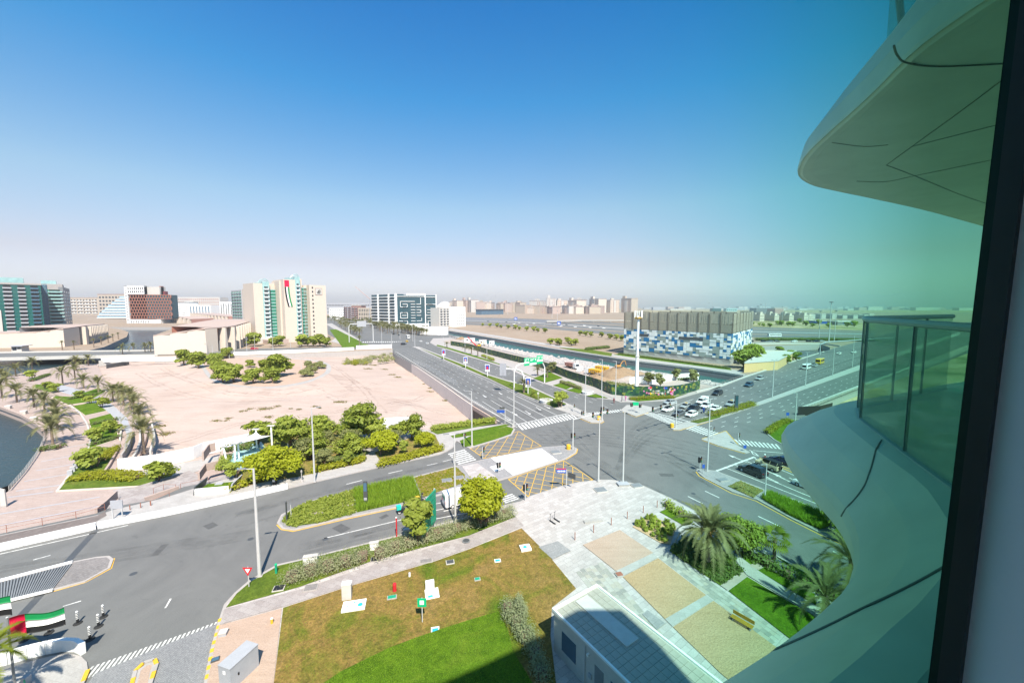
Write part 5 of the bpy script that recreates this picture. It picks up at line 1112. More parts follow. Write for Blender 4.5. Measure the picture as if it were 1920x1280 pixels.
for k,(x,yb,yt) in enumerate(((838,652,641),(872,662,648),(884,664,650),(896,668,650),(1008,705,688),(1026,708,690))): small_palm(x,yb,max(2.5,hgt(x,yb,yt) * .62),'bushy date palm in the verge before the construction hoarding, %s from far end' % ORD[k],'date palms in front of the hoarding',0,1.0,k)
r = random.Random(4)
for k in range(58):                             # street palms running into the distance
 t = k / 57; x,y = lerp(742,618,t ** .85) + r.uniform(-10,16),lerp(628,599,t ** .75) + r.uniform(-2,1.5)
 if k < 20: lab = 'date palm of the thick row beyond the far crossing, %s from its near end' % ORD[k]
 else: lab = 'small far date palm behind the cream hotel, %s from the far end' % ORD[57 - k]
 small_palm(x,y,6,lab,'street palms beyond the far crossing',0,1.9,k)
for k in range(15):
 x,y = lerp(748,792,k / 14) + r.uniform(-2,2),lerp(623,629,k / 14) + r.uniform(-.8,.8); small_palm(x,y,5,'date palm in front of the meander patterned block, %s from the left' % ORD[k],'palms in front of the meander block',0,1.8,k + 3)
V = []; base = np.empty(len(CM[0].vertices) * 3); CM[0].vertices.foreach_get('co',base); base = base.reshape(-1,3); mb = MB()
for k in range(110):
 t = k / 109; side = k % 3; x,y = (lerp(610,672,t) + r.uniform(-4,14),lerp(597.5,632,t) + r.uniform(-3,0)) if side == 0 else (lerp(668,800,t) + r.uniform(-8,8),lerp(600,628,t) + r.uniform(-2,2)); p = P(x,y); s_ = r.uniform(1.4,2.1); V.append(base * s_ + np.array([p.x,p.y,r.uniform(4,6.5)])); mb.tube([(p.x,p.y,0),(p.x,p.y,5)],.3,4)
g_ = link('palm_grove',quads_mesh('palm_grove',np.concatenate(V),'frond'),None,'stuff'); mb.build('trunks',M['palmbark'],g_,kind='stuff')
small_palm(674,648,6,'single date palm beside the far gantry in a green verge',None,0,1.1,5)
for k,(x,yb) in enumerate(((117,656),(139,655.5),(176,651),(190,646),(203,643),(212,640),(222,636))):
 small_palm(x,yb,5.2,'fan topped palm in front of the finned terrace, %s from the left' % ORD[k],'palms in front of the finned terrace',0,.8,k)
pm = small_palm(982,737,3.2,'feathery date palm under the cantilever sign in the green median',None,.13,1.15,3)
# big palm in the foreground and its neighbours
BF = [frond_mesh('long_frond_upright','frond',4.3,1.3,44,.05,.62,31,.12),frond_mesh('long_frond_arching','frond',4.6,1.4,46,.05,.66,32,.38),frond_mesh('long_frond_drooping','frond',4.4,.9,44,.05,.64,33,.72)]
bp = date_palm(1327,1056,KZ,3.5,'large feathery date palm with orange fruit stalks in front of a round tree',None,1.0,62,61,meshes=BF)
mb = MB()
for k in range(5): a = k * 1.3; mb.tube([(0,0,3.6),(.5 * math.cos(a),.5 * math.sin(a),4.2),(1.0 * math.cos(a),1.0 * math.sin(a),3.8)],[.03,.03,.14],5)
mb.build('fruit_stalk',M['orange'],bp,kind='stuff')
date_palm(1592,1118,KZ,3.6,'dark date palm half hidden behind the curved balcony edge',None,.95,30,66,meshes=BF)
date_palm(1545,1165,KZ,2.4,'low date palm whose fronds brush the balcony edge below its taller neighbour',None,.9,26,67,meshes=BF)
date_palm(-16,1345,0,4.6,'palm with bright yellow green fronds at the foot of the flag poles',None,.8,26,68,meshes=[frond_mesh('bright_frond','frond_bright',3.6,1.1,34,.05,.6,35,.3)] * 3)
def fan_leaf(seed):
 V = []; n = 11
 for i in range(n):
  a = -1.35 + 2.7 * i / (n - 1); c,s_ = math.cos(a),math.sin(a); w = .07; L = 1.05; V += [np.array([.9,0,.1]),np.array([.9 + L * .6 * c - w * s_,L * .6 * s_ + w * c,.16]),np.array([.9 + L * c,L * s_,-.08 - .12 * abs(a)]),np.array([.9 + L * .6 * c + w * s_,L * .6 * s_ - w * c,.16])]
 V += [np.array([0,.02,0]),np.array([0,-.02,0]),np.array([.95,-.015,.1]),np.array([.95,.015,.1])]
 return quads_mesh('fan_leaf',np.array(V),'frond_bright')
FL = fan_leaf(1)
fp_ = thing('fan_palm','small fan palm with bright green leaves beside the lower right road','palm tree',P(1451,1050,KZ)); link('trunk',palm_trunk(2.6,.17),fp_)
for i in range(20):
 a = i * 2.399; el = 1.1 - 2.0 * i / 20; o = link('leaf',FL,fp_); o.location = (0,0,2.65); o.rotation_euler = (0,-el,a)
# ---- broadleaf trees
BIG = make_tree('shade_tree','large bright green dome shaped tree at the corner of the park by the road','leaf_bright',5.0,5.0,1.2,9000,.26,71,clumps=44,dome=True)
put(BIG,515,903,KZ)
T_B = make_tree('shade_tree','bright yellow green tree at the park path, casting shade on brown ground','leaf_bright',4.2,4.0,1.4,5000,.27,72,clumps=30,dome=True); put(T_B,714,853,KZ,.92)
put(T_B,798,840,KZ,.62,1.2,'slim bright green tree with an open trunk beside the zebra crossing path')
FG = make_tree('street_tree','dense rounded yellow green tree hiding half of the white van','leaf_bright',4.0,6.2,.7,11000,.23,73,clumps=50,stems=3,dome=True); put(FG,905,985,KZ)
F2_ = make_tree('street_tree','slender green tree in front of the green mesh screen','leaf_green',2.5,5.2,1.0,3600,.28,74,clumps=20); put(F2_,783,1022,KZ)
T_G = make_tree('park_tree','green park tree','leaf_green',4.2,4.8,.9,4200,.3,75,clumps=24)
GP = 'trees in the planted park'
for x,y,sc,lab in ((545,838,1.25,'broad green tree behind the shade sail posts in the park'),(608,828,1.05,'green tree right behind the tall lamp post in the park'),(668,826,1.5,'tallest dark crowned tree at the back of the park by the white hoarding'),(697,822,1.0,'green tree close against the tallest park tree on its right'),(772,822,.95,'upright green tree at the right end of the park before the grass'),(655,855,.8,'small dense green tree in the middle of the park'),(585,858,.9,'green shrubby tree right of the big bright dome tree')):
 put(T_G,x,y,KZ,sc,x * .37,lab,GP)
T_F = make_tree('frangipani_tree','frangipani','leaf_green',3.0,2.4,1.0,900,.36,76,clumps=16,stems=2)
for x,y,z,sc,lab in ((482,832,KZ,1.5,'open branched tree behind the white shade sail at the left of the park'),(443,893,KZ,.75,'little pink flowered tree left of the big bright dome tree'),(187,826,PZ,1.0,'bare stemmed tree in the nearest square lawn of the promenade'),(207,812,PZ,1.0,'leafy tree at the right edge of the nearest square promenade lawn'),(190,764,PZ,1.0,'flat topped flowering tree over the second promenade lawn'),(170,756,PZ,.8,'thin yellow green tree left of the flat topped tree on the promenade'),(152,746,PZ,.8,'small open tree beside the promenade gravel path'),(107,735,PZ,1.0,'spreading small tree at the top of the zigzag lawn'),(63,709,PZ,1.1,'small tree on the far promenade lawn near the bridge'),(86,730,PZ,.9,'leafy small tree in the hedge at the far promenade lawn'),(178,877,PZ,1.25,'wide low green tree in the wedge shaped grass bed'),(296,905,PZ,1.2,'wide yellow green shrub tree at the point of the wedge shaped bed'),(740,826,KZ,1.1,'pale flowered tree beside the frosted park wall')): put(T_F,x,y,z,sc,x * .71,lab,'frangipani and small ornamental trees')
T_O = make_tree('olive_tree','olive','leaf_olive',3.0,3.6,.6,3200,.18,77,clumps=20,stems=2)
for x,y,sc,lab in ((578,862,1.1,'grey green olive tree left of the tall park lamp post'),(617,840,.95,'pale olive tree right of the tall park lamp post'),(655,845,1.1,'grey olive tree in the centre of the park'),(738,838,.9,'grey olive bush beside the bright tree at the right of the park'),(606,872,.8,'small yellowish olive tree beside the park hedge')): put(T_O,x,y,KZ,sc,x * .3,lab,'olive trees in the park')
# trees on the oval terrace and beyond it
T_L = make_tree('lot_tree','terrace tree','leaf_green',6.6,6.4,1.0,4200,.5,78,clumps=22)
for x,y,sc,lab in ((345,683,1.1,'leftmost dark green tree on the edge of the oval terrace'),(372,689,1.1,'second green tree from the left on the oval terrace'),(404,689,1.0,'green tree behind the front pair on the oval terrace'),(418,717,1.1,'front left tree of the oval terrace with a paved ring around it'),(438,717,1.0,'right hand partner of the front left tree on the oval terrace'),(475,719,.85,'small round tree at the front of the oval terrace'),(511,718,.85,'front right tree of the oval terrace, beside a shaded bench'),(522,706,1.35,'largest dark tree in the middle of the oval terrace'),(496,697,.8,'olive toned tree behind the largest terrace tree'),(469,689,.55,'thin young tree at the back of the oval terrace'),(425,672,.9,'tree behind the oval terrace in front of the white fence')): put(T_L,x,y,IZ,sc,x * .5,lab,'trees on the oval terrace')
T_U = make_tree('umbrella_tree','umbrella tree','leaf_olive',5.0,2.6,1.2,2200,.42,79,clumps=16)
for x,y,lab in ((571,706,'clipped flat topped tree at the right tip of the oval terrace'),(586,700,'second flat topped tree at the right tip of the oval terrace'),(578,690,'flat topped tree at the back right of the oval terrace'),(596,691,'rightmost flat topped tree on the oval terrace')): put(T_U,x,y,IZ,.85,x,lab,'clipped trees at the terrace tip')
T_S = make_tree('street_tree','street tree','leaf_green',4.8,5.0,1.0,1700,.6,80,clumps=16)
for k,(x,y,sc) in enumerate(((335,657,1.2),(350,656,1.2),(368,658,1.1),(383,659,.9),(477,649,1.7),(470,645,1.0))): put(T_S,x,y,0,sc,x,'green street tree beyond the white fence, %s from the canal' % ORD[k],'street trees beyond the white fence')
for k,x in enumerate((512,523,566,577,588,600,612)): put(T_S,x,650 - (k % 2),0,1.1 + .2 * (k % 3),x,'dense green tree at the foot of the cream hotel, %s from the left' % ORD[k],'trees at the foot of the hotel')
for k in range(11): put(T_S,905 + k * 11.5 + (k % 3) * 2,611.5 + k * 1.25,0,.8 + .12 * (k % 3),k,'round roadside tree along the highway edge, %s from the left' % ORD[k],'roadside trees along the highway')
for k,(x,y) in enumerate(((1088,629),(1098,630),(1108,631),(1128,632),(1144,636),(1156,637),(1166,639),(1032,646),(1045,646),(1049,648),(1065,644),(1071,648),(1079,647))): put(T_S,x,y,0,.85,k,'round green tree on sand before the highway, %s from the left of seven' % ORD[k] if k < 7 else 'small tree by the walled plot near the canal, %s from the left' % ORD[k - 7],'trees on the sand plot')
put(T_S,1394,690,0,1.5,1,'dark tree at the corner of the blue and white clad building'); put(T_S,1410,683,0,1.7,2,'taller dark tree behind the tan utility building, next to the clad building'); put(T_S,1418,676,0,1.4,3,'dark tree furthest back in the clump by the clad building')
for k,(x,y) in enumerate(((1480,672),(1492,676),(1474,682),(1462,664))): put(T_S,x,y,0,.8,k,'yellow green bush tree along the road side of the tan building, %s from the right' % ORD[k],'bush trees by the tan building')
r = random.Random(3)
for k in range(18): put(T_S,1412 + k * 11 + r.uniform(-3,3),609 + r.uniform(-4,5),0,r.uniform(.7,1.5),k,'scrub tree on the open ground past the highway, %s from the left' % ORD[k],'scrub trees past the highway')
C_T = make_tree('construction_tree','site tree','leaf_olive',3.2,4.2,1.0,1500,.34,81,clumps=16)
for x,y,lab in ((1215,722,'loose olive tree behind the jungle print hoarding, beside the white mast'),(1238,726,'rounder olive tree on the lawn behind the jungle print hoarding'),(1301,716,'upright green tree at the end of the white canal wall'),(1266,713,'thin young tree near the white canal wall'),(1035,699,'grey green tree behind the hoarding near the green road sign')): put(C_T,x,y,.13,1.0,x,lab,'trees behind the hoarding')
MT = make_tree('median_tree','wide leafy shrub tree at the tip of the boulevard median','leaf_green',3.2,4.2,.6,1700,.32,82,clumps=14,stems=2); put(MT,1050,763,KZ)
put(F2_,1000,744,KZ,.42,0,'small round headed sapling in the boulevard median'); put(F2_,653,873,KZ,.5,0,'staked sapling in front of the clipped park hedge'); put(F2_,757,852,KZ,.5,0,'staked sapling by the brown grass at the right of the park')
RT = make_tree('round_tree','big round dark green tree behind the feathery palm','leaf_green',4.2,4.6,1.0,9000,.2,83,clumps=40,dome=True); put(RT,1380,1036,KZ,.8)
put(RT,1568,985,KZ,.75,0,'dark tree in the road median beside the balcony edge'); put(RT,1585,1012,KZ,.5,0,'low dark shrub in the road median beside the balcony edge')
# ---- hedges and shrubs: leafy prisms along polylines
def hedge(name,label,pts,w,h,mat,z=KZ,dens=46,size=.14,seed=0,group=None,cat='hedge'):
 w *= 1.25; h *= 1.3; dens = int(dens * 1.5)
 q = resample([P(x,y,z) for x,y in pts],max(3,int(sum((P(*b,z) - P(*a,z)).length for a,b in zip(pts,pts[1:])) / .8))); r = random.Random(seed); bl = []
 for p in q:
  for s in (-.3,.3): bl.append(((p.x + r.uniform(-.15,.15) - q[0].x,p.y + s * w + r.uniform(-.15,.15) - q[0].y,h * .5),(w * .42,w * .42,h * .52)))
 t = thing(name,label,cat,q[0],0,group); n = int(dens * len(bl)); link('foliage',leaf_mesh('foliage',mat,bl,n,size,seed),t)
 mb = MB()
 for p in q[::2]: mb.tube([(p.x - q[0].x,p.y - q[0].y,-.1),(p.x - q[0].x,p.y - q[0].y,h * .6)],w * .25,6)
 mb.build('stems',M['bark'],t,kind='stuff'); return t
hedge('hedge','grey green clipped hedge at the left end of the roadside verge',[(548,1088),(585,1075),(625,1066),(680,1050)],2.0,1.25,'leaf_grey',dens=230,size=.075,seed=1)
hedge('hedge','long silvery green hedge between the footpath and the slender tree',[(712,1043),(745,1030),(790,1015),(835,1003)],2.1,1.2,'leaf_grey',dens=230,size=.075,seed=2)
hedge('hedge','silvery hedge wrapping the foot of the dense rounded tree',[(835,1002),(880,985),(930,972),(958,964)],1.8,1.0,'leaf_grey',dens=230,size=.075,seed=3)
hedge('hedge','greyish shrub hedge running beside the white kiosk',[(952,1150),(975,1185),(1000,1225),(1015,1270)],1.5,1.2,'leaf_grey',dens=260,size=.07,seed=4)
hedge('shrub','small upright grey shrub at the head of the kiosk hedge',[(972,1148),(980,1162)],.8,1.4,'leaf_grey',dens=300,size=.07,seed=5,cat='shrub')
for q,lab,mat,w,h_ in (([(445,915),(480,903)],'bright yellow green hedge left of the big dome tree','leaf_yellow',1.8,.9),([(590,884),(630,876),(680,864)],'bright hedge strip along the pavement in the middle of the park','leaf_yellow',1.3,.8),([(716,872),(770,858),(826,842)],'wide bright hedge along the road before the zebra crossing','leaf_yellow',1.8,.9),([(812,806),(850,801),(925,790)],'long green hedge between the park and the bridge opening','leaf_green',1.6,1.0),([(620,866),(680,853)],'dark clipped box hedge behind the bright park strip','leaf_dark',1.8,.6),([(415,880),(425,862)],'round green shrubs beside the pink ramp wall','leaf_green',1.4,1.0),([(600,850),(640,845),(690,838)],'bushy green shrubs behind the clipped box hedge','leaf_green',2.6,1.6),([(430,845),(470,840)],'green shrubs under the white shade sail','leaf_dark',2.0,1.2)): hedge('hedge',lab,q,w,h_,mat,dens=60,size=.2,seed=len(lab))
for q,lab,mat,w,h_,z in (([(1252,950),(1290,975)],'low rounded hedge at the corner of the plaza','leaf_green',1.6,.9,KZ),([(1400,1040),(1430,1054)],'dark hedge under the round tree','leaf_dark',1.6,.9,KZ),([(1440,1062),(1500,1092),(1560,1122)],'long clipped hedge beside the lower right road','leaf_dark',1.6,.9,KZ),([(1333,780),(1370,771),(1412,759)],'bright clipped hedge on the nose of the right road median','leaf_yellow',2.2,.9,KZ),([(1183,749),(1225,747),(1262,746)],'yellow green hedge below the jungle print hoarding','leaf_yellow',1.6,.8,KZ),([(1052,718),(1075,726),(1088,730)],'brown green hedge beside the round white planter on the verge','leaf_olive',1.5,1.1,KZ),([(998,743),(1010,748)],'bright shrub left of the round white planter in the median','leaf_green',1.6,.9,KZ),([(1020,752),(1035,758)],'bright shrub right of the round white planter in the median','leaf_green',1.6,.9,KZ),([(1440,812),(1460,797),(1480,790)],'round shrub on the corner lawn by the balcony','leaf_yellow',1.4,.8,KZ),
 ([(790,692),(798,700)],'dry bush at the foot of the road wall','leaf_olive',4,2.2,-3.4),([(1100,656),(1140,652)],'low hedge line around the walled plot by the canal','leaf_dark',3,1.4,0),([(1162,664),(1240,674),(1365,691)],'low green hedge along the foot of the clad building','leaf_dark',2,.8,0),([(1270,712),(1305,712)],'clipped hedge near the white canal wall','leaf_dark',2,1,.13),([(1140,722),(1180,728),(1210,735)],'brown shrubs right behind the hoarding corner','leaf_olive',3,1.2,.13),([(905,668),(925,676)],'green shrubs under the verge palms by the hoarding','leaf_green',2.5,1.2,KZ),([(1420,638),(1560,638),(1640,640)],'clipped dark hedge along the second highway','leaf_dark',4,2,0)): hedge('hedge',lab,q,w,h_,mat,z,dens=50,size=.16 if w < 3 else .35,seed=len(lab))
# promenade hedges in the lawns
for q,lab in (([(178,795),(214,788)],'green hedge across the flat topped tree lawn on the promenade'),([(178,833),(218,822)],'dark hedge across the nearest square lawn of the promenade'),([(135,748),(180,740)],'hedge along the zigzag lawn of the promenade'),([(60,714),(90,703)],'hedge on the far promenade lawn'),([(80,843),(110,839)],'low clipped hedge at the foot of the large waterside palm')): hedge('hedge',lab,q,1.8,.7,'leaf_dark',PZ + .2,dens=50,size=.18,seed=len(lab))
hedge('ornamental_grass','feathery yellow grass in the wedge shaped bed',[(150,897),(200,893),(255,897)],2.2,.8,'leaf_yellow',PZ + .2,dens=90,size=.2,seed=3,cat='grass bed'); hedge('ornamental_grass','feathery yellow grass along the upper edge of the wedge bed',[(195,862),(213,843)],1.8,.8,'leaf_yellow',PZ + .2,dens=70,size=.2,seed=4,cat='grass bed')
# ---- ground planting nobody could count
def poly_scatter(pts,z,n,seed):
 q = poly(pts,z); r = random.Random(seed); x0_,x1_ = min(p.x for p in q),max(p.x for p in q); y0_,y1_ = min(p.y for p in q),max(p.y for p in q); out = []
 while len(out) < n:
  p = Vector((r.uniform(x0_,x1_),r.uniform(y0_,y1_),0))
  if seg_d(p,q) < 0: out.append((p.x,p.y))
 return np.array(out)
def blades(name,pts,z,n,h,w,mat,seed,lean=.3):
 c = poly_scatter(pts,z,n,seed); r = np.random.default_rng(seed); a = r.random(n) * 2 * PI; hh = h * (.6 + .6 * r.random(n)); l1 = r.normal(size=(n,2)) * lean * h
 b = np.stack([c[:,0],c[:,1],np.full(n,z)],1); d = np.stack([np.cos(a),np.sin(a),np.zeros(n)],1) * w; t = b + np.stack([l1[:,0],l1[:,1],hh],1)
 o = link(name,quads_mesh(name,np.stack([b - d,b + d,t + d * .3,t - d * .3],1).reshape(-1,3),mat),None,'stuff'); return o
def clumps(name,pts,z,n,rad,mat,seed,per=26,size=.12):
 c = poly_scatter(pts,z,n,seed); r = random.Random(seed); bl = [((x,y,z + rad * .4),(rad * r.uniform(.7,1.2),) * 2 + (rad * .6,)) for x,y in c]
 return link(name,leaf_mesh(name,mat,bl,n * per,size,seed),None,'stuff')
blades('tall_grass',[(664,918),(773,896),(789,934),(669,960)],.2,9000,.75,.05,'grassblade',1); blades('tall_grass',[(1428,934),(1443,925),(1535,962),(1556,985),(1538,992),(1480,965)],.2,7000,.75,.05,'grassblade',2)
clumps('groundcover',[(528,976),(545,956),(580,940),(662,919),(667,961),(600,979),(548,987)],.2,330,.42,'leaf_green',3,34,.13); clumps('groundcover',[(1255,1032),(1285,1005),(1375,1045),(1390,1070),(1351,1097)],.2,260,.4,'leaf_dark',4,40,.13)
clumps('bedding_plants',[(777,895),(855,875),(872,890),(868,905),(826,920),(793,932)],.18,520,.14,'leaf_yellow',5,10,.1); clumps('bedding_plants',[(1366,911),(1388,901),(1431,919),(1412,932)],.18,300,.14,'leaf_olive',6,10,.1)
clumps('bedding_plants',[(1294,790),(1338,779),(1345,778),(1310,791)],.18,160,.2,'leaf_olive',7,10,.12)
blades('lawn_grass',[(607,1282),(687,1235),(775,1197),(880,1162),(935,1146),(952,1180),(962,1220),(1005,1290),(610,1290)],.2,26000,.1,.02,'grassblade',8,.5)
blades('dry_grass',[(531,1139),(657,1098),(815,1052),(880,1029),(978,990),(1028,1040),(1075,1103),(1020,1140),(935,1140),(687,1230),(600,1280),(515,1280)],.19,16000,.07,.02,'dryblade',9,.6); blades('dry_grass',[(531,1139),(657,1098),(815,1052),(880,1029),(978,990),(1028,1040),(1075,1103),(1020,1140),(935,1140),(687,1230),(600,1280),(515,1280)],.19,14000,.06,.02,'grassblade',10,.6)
c = poly_scatter([(1190,986),(1218,966),(1264,990),(1252,1018),(1240,1014)],.2,34,11); pl0 = None
sp = leaf_mesh('foliage','leaf_green',[((0,0,.4),(.34,.34,.5))],150,.16,12,upward=.9)
for k,(x,y) in enumerate(sorted(map(tuple,c),key=lambda q: (Vector((*q,0)) - P(1187,986,0)).length)):
 o = link('spiky_shrub',sp,None,None,(x,y,.17),k); o.scale = (random.uniform(.7,1.15),) * 3; tag(o,'spiky green shrub, %s by distance from the left corner of the square sand bed' % ORD[k],'shrub','shrubs in the square sand bed')
c = poly_scatter([(770,685),(790,692),(860,745),(800,720)],-3.4,46,13); clump_v = []
r = random.Random(5); bl = [((x,y,lot_z(x,y) + .1),(r.uniform(.5,2),r.uniform(.5,1.6),.25)) for x,y in c]
for px,py,w in ((495,770,3),(470,771,1.5),(455,775,1.6),(520,766,1.6),(640,754,2.2),(632,754,1.6),(503,782,2),(405,790,1.5),(430,786,1.2),(300,800,2),(310,812,3),(560,769,1),(590,762,1.4),(600,765,1),(806,727,2),(835,743,1.5),(700,683,3),(690,690,3),(720,690,2.5),(735,700,2.5),(745,705,2.5),(545,768,.8),(425,789,.9)):
 p = P(px,py,-3.4); bl.append(((p.x,p.y,lot_z(p.x,p.y) + .1),(w,w * .7,.3)))
link('desert_weeds',leaf_mesh('desert_weeds','dryblade',bl,5200,.2,14),None,'stuff')
clumps('wild_scrub',[(640,677),(690,670),(738,662),(738,676),(700,682),(650,684)],-3.1,46,2.0,'leaf_olive',21,70,.32); clumps('wild_scrub',[(640,679),(680,675),(690,682),(645,686)],-3.1,26,1.6,'leaf_yellow',22,60,.3)
# ================================================================ vehicles
def wheel_mesh(r,w):
 mb = MB(); n = 14
 for k in range(n):
  pass
 V = []; prof = [(r * .6,-w / 2),(r * .95,-w / 2),(r,-w * .3),(r,w * .3),(r * .95,w / 2),(r * .6,w / 2)]
 for rr,yy in prof:
  for k in range(n): V.append((rr * math.cos(2 * PI * k / n),yy,rr * math.sin(2 * PI * k / n)))
 F = [(i * n + k,i * n + (k + 1) % n,(i + 1) * n + (k + 1) % n,(i + 1) * n + k) for i in range(len(prof) - 1) for k in range(n)]; mb.add(V,F); ty = mb.mesh('tyre',M['rubber'])
 mb = MB(); V = []
 for s,yy in ((1,-w * .42),(1,w * .42)):
  V += [(r * .62 * math.cos(2 * PI * k / n),yy,r * .62 * math.sin(2 * PI * k / n)) for k in range(n)]
 mb.add(V,[tuple(range(n)),tuple(range(n,2 * n))[::-1]]); return ty,mb.mesh('rim',M['polegrey'])
WH = {}
def add_wheels(t,xs,half,r,w=.22):
 k = (r,w)
 if k not in WH: WH[k] = wheel_mesh(r,w)
 for x in xs:
  for s in (-1,1):
   o = link('wheel',WH[k][0],t); o.location = (x,s * half,r); c = link('rim',WH[k][1],o)
def loft(mb,secs,m=0):
 """secs: rings (lists of points) of equal length, joined along x."""
 n = len(secs[0]); V = [p for s in secs for p in s]; F = [(i * n + k,i * n + (k + 1) % n,(i + 1) * n + (k + 1) % n,(i + 1) * n + k) for i in range(len(secs) - 1) for k in range(n)]
 F += [tuple(range(n))[::-1],tuple(range((len(secs) - 1) * n,len(secs) * n))]; return mb.add(V,F,m)
CARK = {  # L, W, H, wheel r, wheel x, body profile (x, z bottom, z top, half width), cabin (x0 base, x0 top, x1 top, x1 base, z base, z top)
 'sedan': (4.6,1.8,1.43,.32,(-1.38,1.4),[(-2.3,.45,.72,.72),(-2.2,.28,.98,.84),(-1.5,.22,1.0,.9),(-.2,.2,.96,.9),(.9,.2,.93,.9),(1.6,.24,.86,.88),(2.15,.28,.72,.82),(2.3,.42,.6,.7)],(-1.75,-1.05,.35,1.15,.93,1.43)),
 'suv': (4.75,1.92,1.75,.37,(-1.42,1.45),[(-2.37,.5,1.0,.82),(-2.3,.32,1.15,.92),(-1.5,.26,1.13,.96),(0,.24,1.1,.96),(1.0,.24,1.08,.96),(1.7,.28,1.02,.94),(2.25,.32,.88,.88),(2.37,.48,.74,.76)],(-2.2,-1.85,.35,1.1,1.08,1.75)),
 'hatch': (4.2,1.78,1.5,.32,(-1.28,1.3),[(-2.1,.45,.9,.78),(-2.02,.28,1.02,.86),(-1.3,.22,1.0,.89),(.6,.2,.96,.89),(1.4,.24,.9,.87),(1.95,.28,.76,.8),(2.1,.42,.62,.7)],(-1.95,-1.5,.3,1.05,.95,1.5)),
 'boxy': (4.3,1.85,1.9,.4,(-1.25,1.3),[(-2.1,.5,1.15,.85),(-2.05,.4,1.2,.92),(1.0,.4,1.2,.92),(1.1,.4,1.12,.9),(2.05,.45,1.08,.86),(2.12,.5,1.0,.82)],(-2.05,-2.0,.75,.95,1.2,1.88)),
 'pickup': (5.1,1.85,1.78,.38,(-1.6,1.55),[(-2.55,.5,1.0,.86),(-2.5,.4,1.08,.9),(-.6,.36,1.08,.92),(.9,.34,1.08,.92),(1.7,.36,1.0,.9),(2.4,.42,.86,.84),(2.55,.5,.72,.76)],(-.75,-.5,.65,1.3,1.06,1.78))}
def make_car(kind,color,name,label,roof=None):
 L,Wd,H,wr,wx,prof,(c0,c1,c2,c3,zb,zt) = CARK[kind]
 t = thing(name,label,'car'); mb = MB(); secs = []
 for x,z0,z1,w in prof: secs.append([(x,-w,z0),(x,w,z0),(x,w * 1.0,z0 + (z1 - z0) * .55),(x,w * .93,z1 - .05),(x,w * .8,z1),(x,-w * .8,z1),(x,-w * .93,z1 - .05),(x,-w,z0 + (z1 - z0) * .55)])
 loft(mb,secs); mb.build('body',M[color],t,smooth=False)
 w0,w1 = prof[len(prof) // 2][3] * .9,prof[len(prof) // 2][3] * .72
 B = [(c0,-w0,zb),(c3,-w0 * .95,zb),(c3,w0 * .95,zb),(c0,w0,zb)]; T = [(c1,-w1,zt - .07),(c2,-w1,zt - .07),(c2,w1,zt - .07),(c1,w1,zt - .07)]
 MB().frustum(B,T).build('glazing',M['glass_car'],t)
 rf = MB().frustum([(c1 - .06,-w1 - .03,zt - .09),(c2 + .08,-w1 - .03,zt - .09),(c2 + .08,w1 + .03,zt - .09),(c1 - .06,w1 + .03,zt - .09)],[(c1 + .1,-w1 * .86,zt),(c2 - .12,-w1 * .86,zt),(c2 - .12,w1 * .86,zt),(c1 + .1,w1 * .86,zt)]); rf.build('roof',M[roof or color],t)
 pl = MB()
 for s in (-1,1):
  for (xb,xt) in ((c0 + .12,c1),((c0 + c3) / 2,(c1 + c2) / 2 - .1),(c3 - .12,c2)): pl.tube([(xb,s * (w0 + .005),zb),(xt,s * (w1 + .02),zt - .06)],.045,4)
 pl.build('pillars',M[color],t)
 xf,xr = prof[-1][0],prof[0][0]; zf,zr = prof[-2][2] - .12,prof[1][2] - .2
 for s in (-1,1):
  MB().box(xf - .22,xf - .04,s * .58 - .2,s * .58 + .2,zf - .08,zf + .08).build('headlight',M['lamp_lens'],t); MB().box(xr + .0,xr + .14,s * .62 - .17,s * .62 + .17,zr - .12,zr + .1).build('taillight',M['tail_lens'],t)
  MB().box(c3 - .45,c3 - .25,s * (w0 + .1) - .09,s * (w0 + .1) + .09,zb,zb + .16).build('mirror',M[color],t)
 MB().box(xf - .06,xf + .02,-.4,.4,.42,.6).build('grille',M['black'],t); MB().box(xr + .02,xr + .1,-.26,.26,.6,.72).build('number_plate',M['white'],t)
 add_wheels(t,wx,Wd / 2 - .1,wr)
 if kind == 'pickup':
  for c in (MB().box(-2.48,-.8,-.72,.72,1.085,1.1),): c.build('load_bed',M['darkgrey'],t)
 if kind == 'boxy':
  o = link('spare_wheel',WH[(wr,.22)][0],t); o.location = (-2.22,.1,.95); o.rotation_euler = (0,0,PI / 2)
 return t
def place(t,x,y,ang,z=.0): t.location = P(x,y,z); t.rotation_euler = (0,0,ang); return t
PROTO = {}
def car(kind,color,name,x,y,ang,label,group=None,roof=None,z=.0):
 k = (kind,color,roof)
 if k not in PROTO: PROTO[k] = t = make_car(kind,color,name,label,roof); index(t); place(t,x,y,ang,z)
 else: t = dup(PROTO[k],P(x,y,z),ang,label)
 if group: t['group'] = group
 return t
def dir_px(a,b): return heading(P(*a),P(*b))
TJ = dir_px((1400,735),(1290,771)); TA = TJ + PI; GQ = 'cars waiting at the right road stop line'
car('sedan','car_white','parked_car',1252,770,TJ,'white sedan with a black roof at the front of the middle queue lane',GQ,'black')
car('hatch','car_white','parked_car',1296,780,TJ,'white crossover nearest the median, second in the closest queue lane',GQ)
car('sedan','car_grey','parked_car',1272,778,TJ,'dark grey sedan stopped behind the signal pole at the front of the queue',GQ)
car('suv','car_dark','parked_car',1299,770,TJ,'black estate car between the white crossover and the white pickups',GQ)
def taxi_sign(t):
 MB().box(-.25,.15,-.35,.35,1.43,1.6).build('taxi_sign',M['yellow'],t)
tx = car('sedan','car_silver','parked_car',1286,764,TJ,'silver taxi with a yellow roof sign in the second queue lane',GQ); taxi_sign(tx)
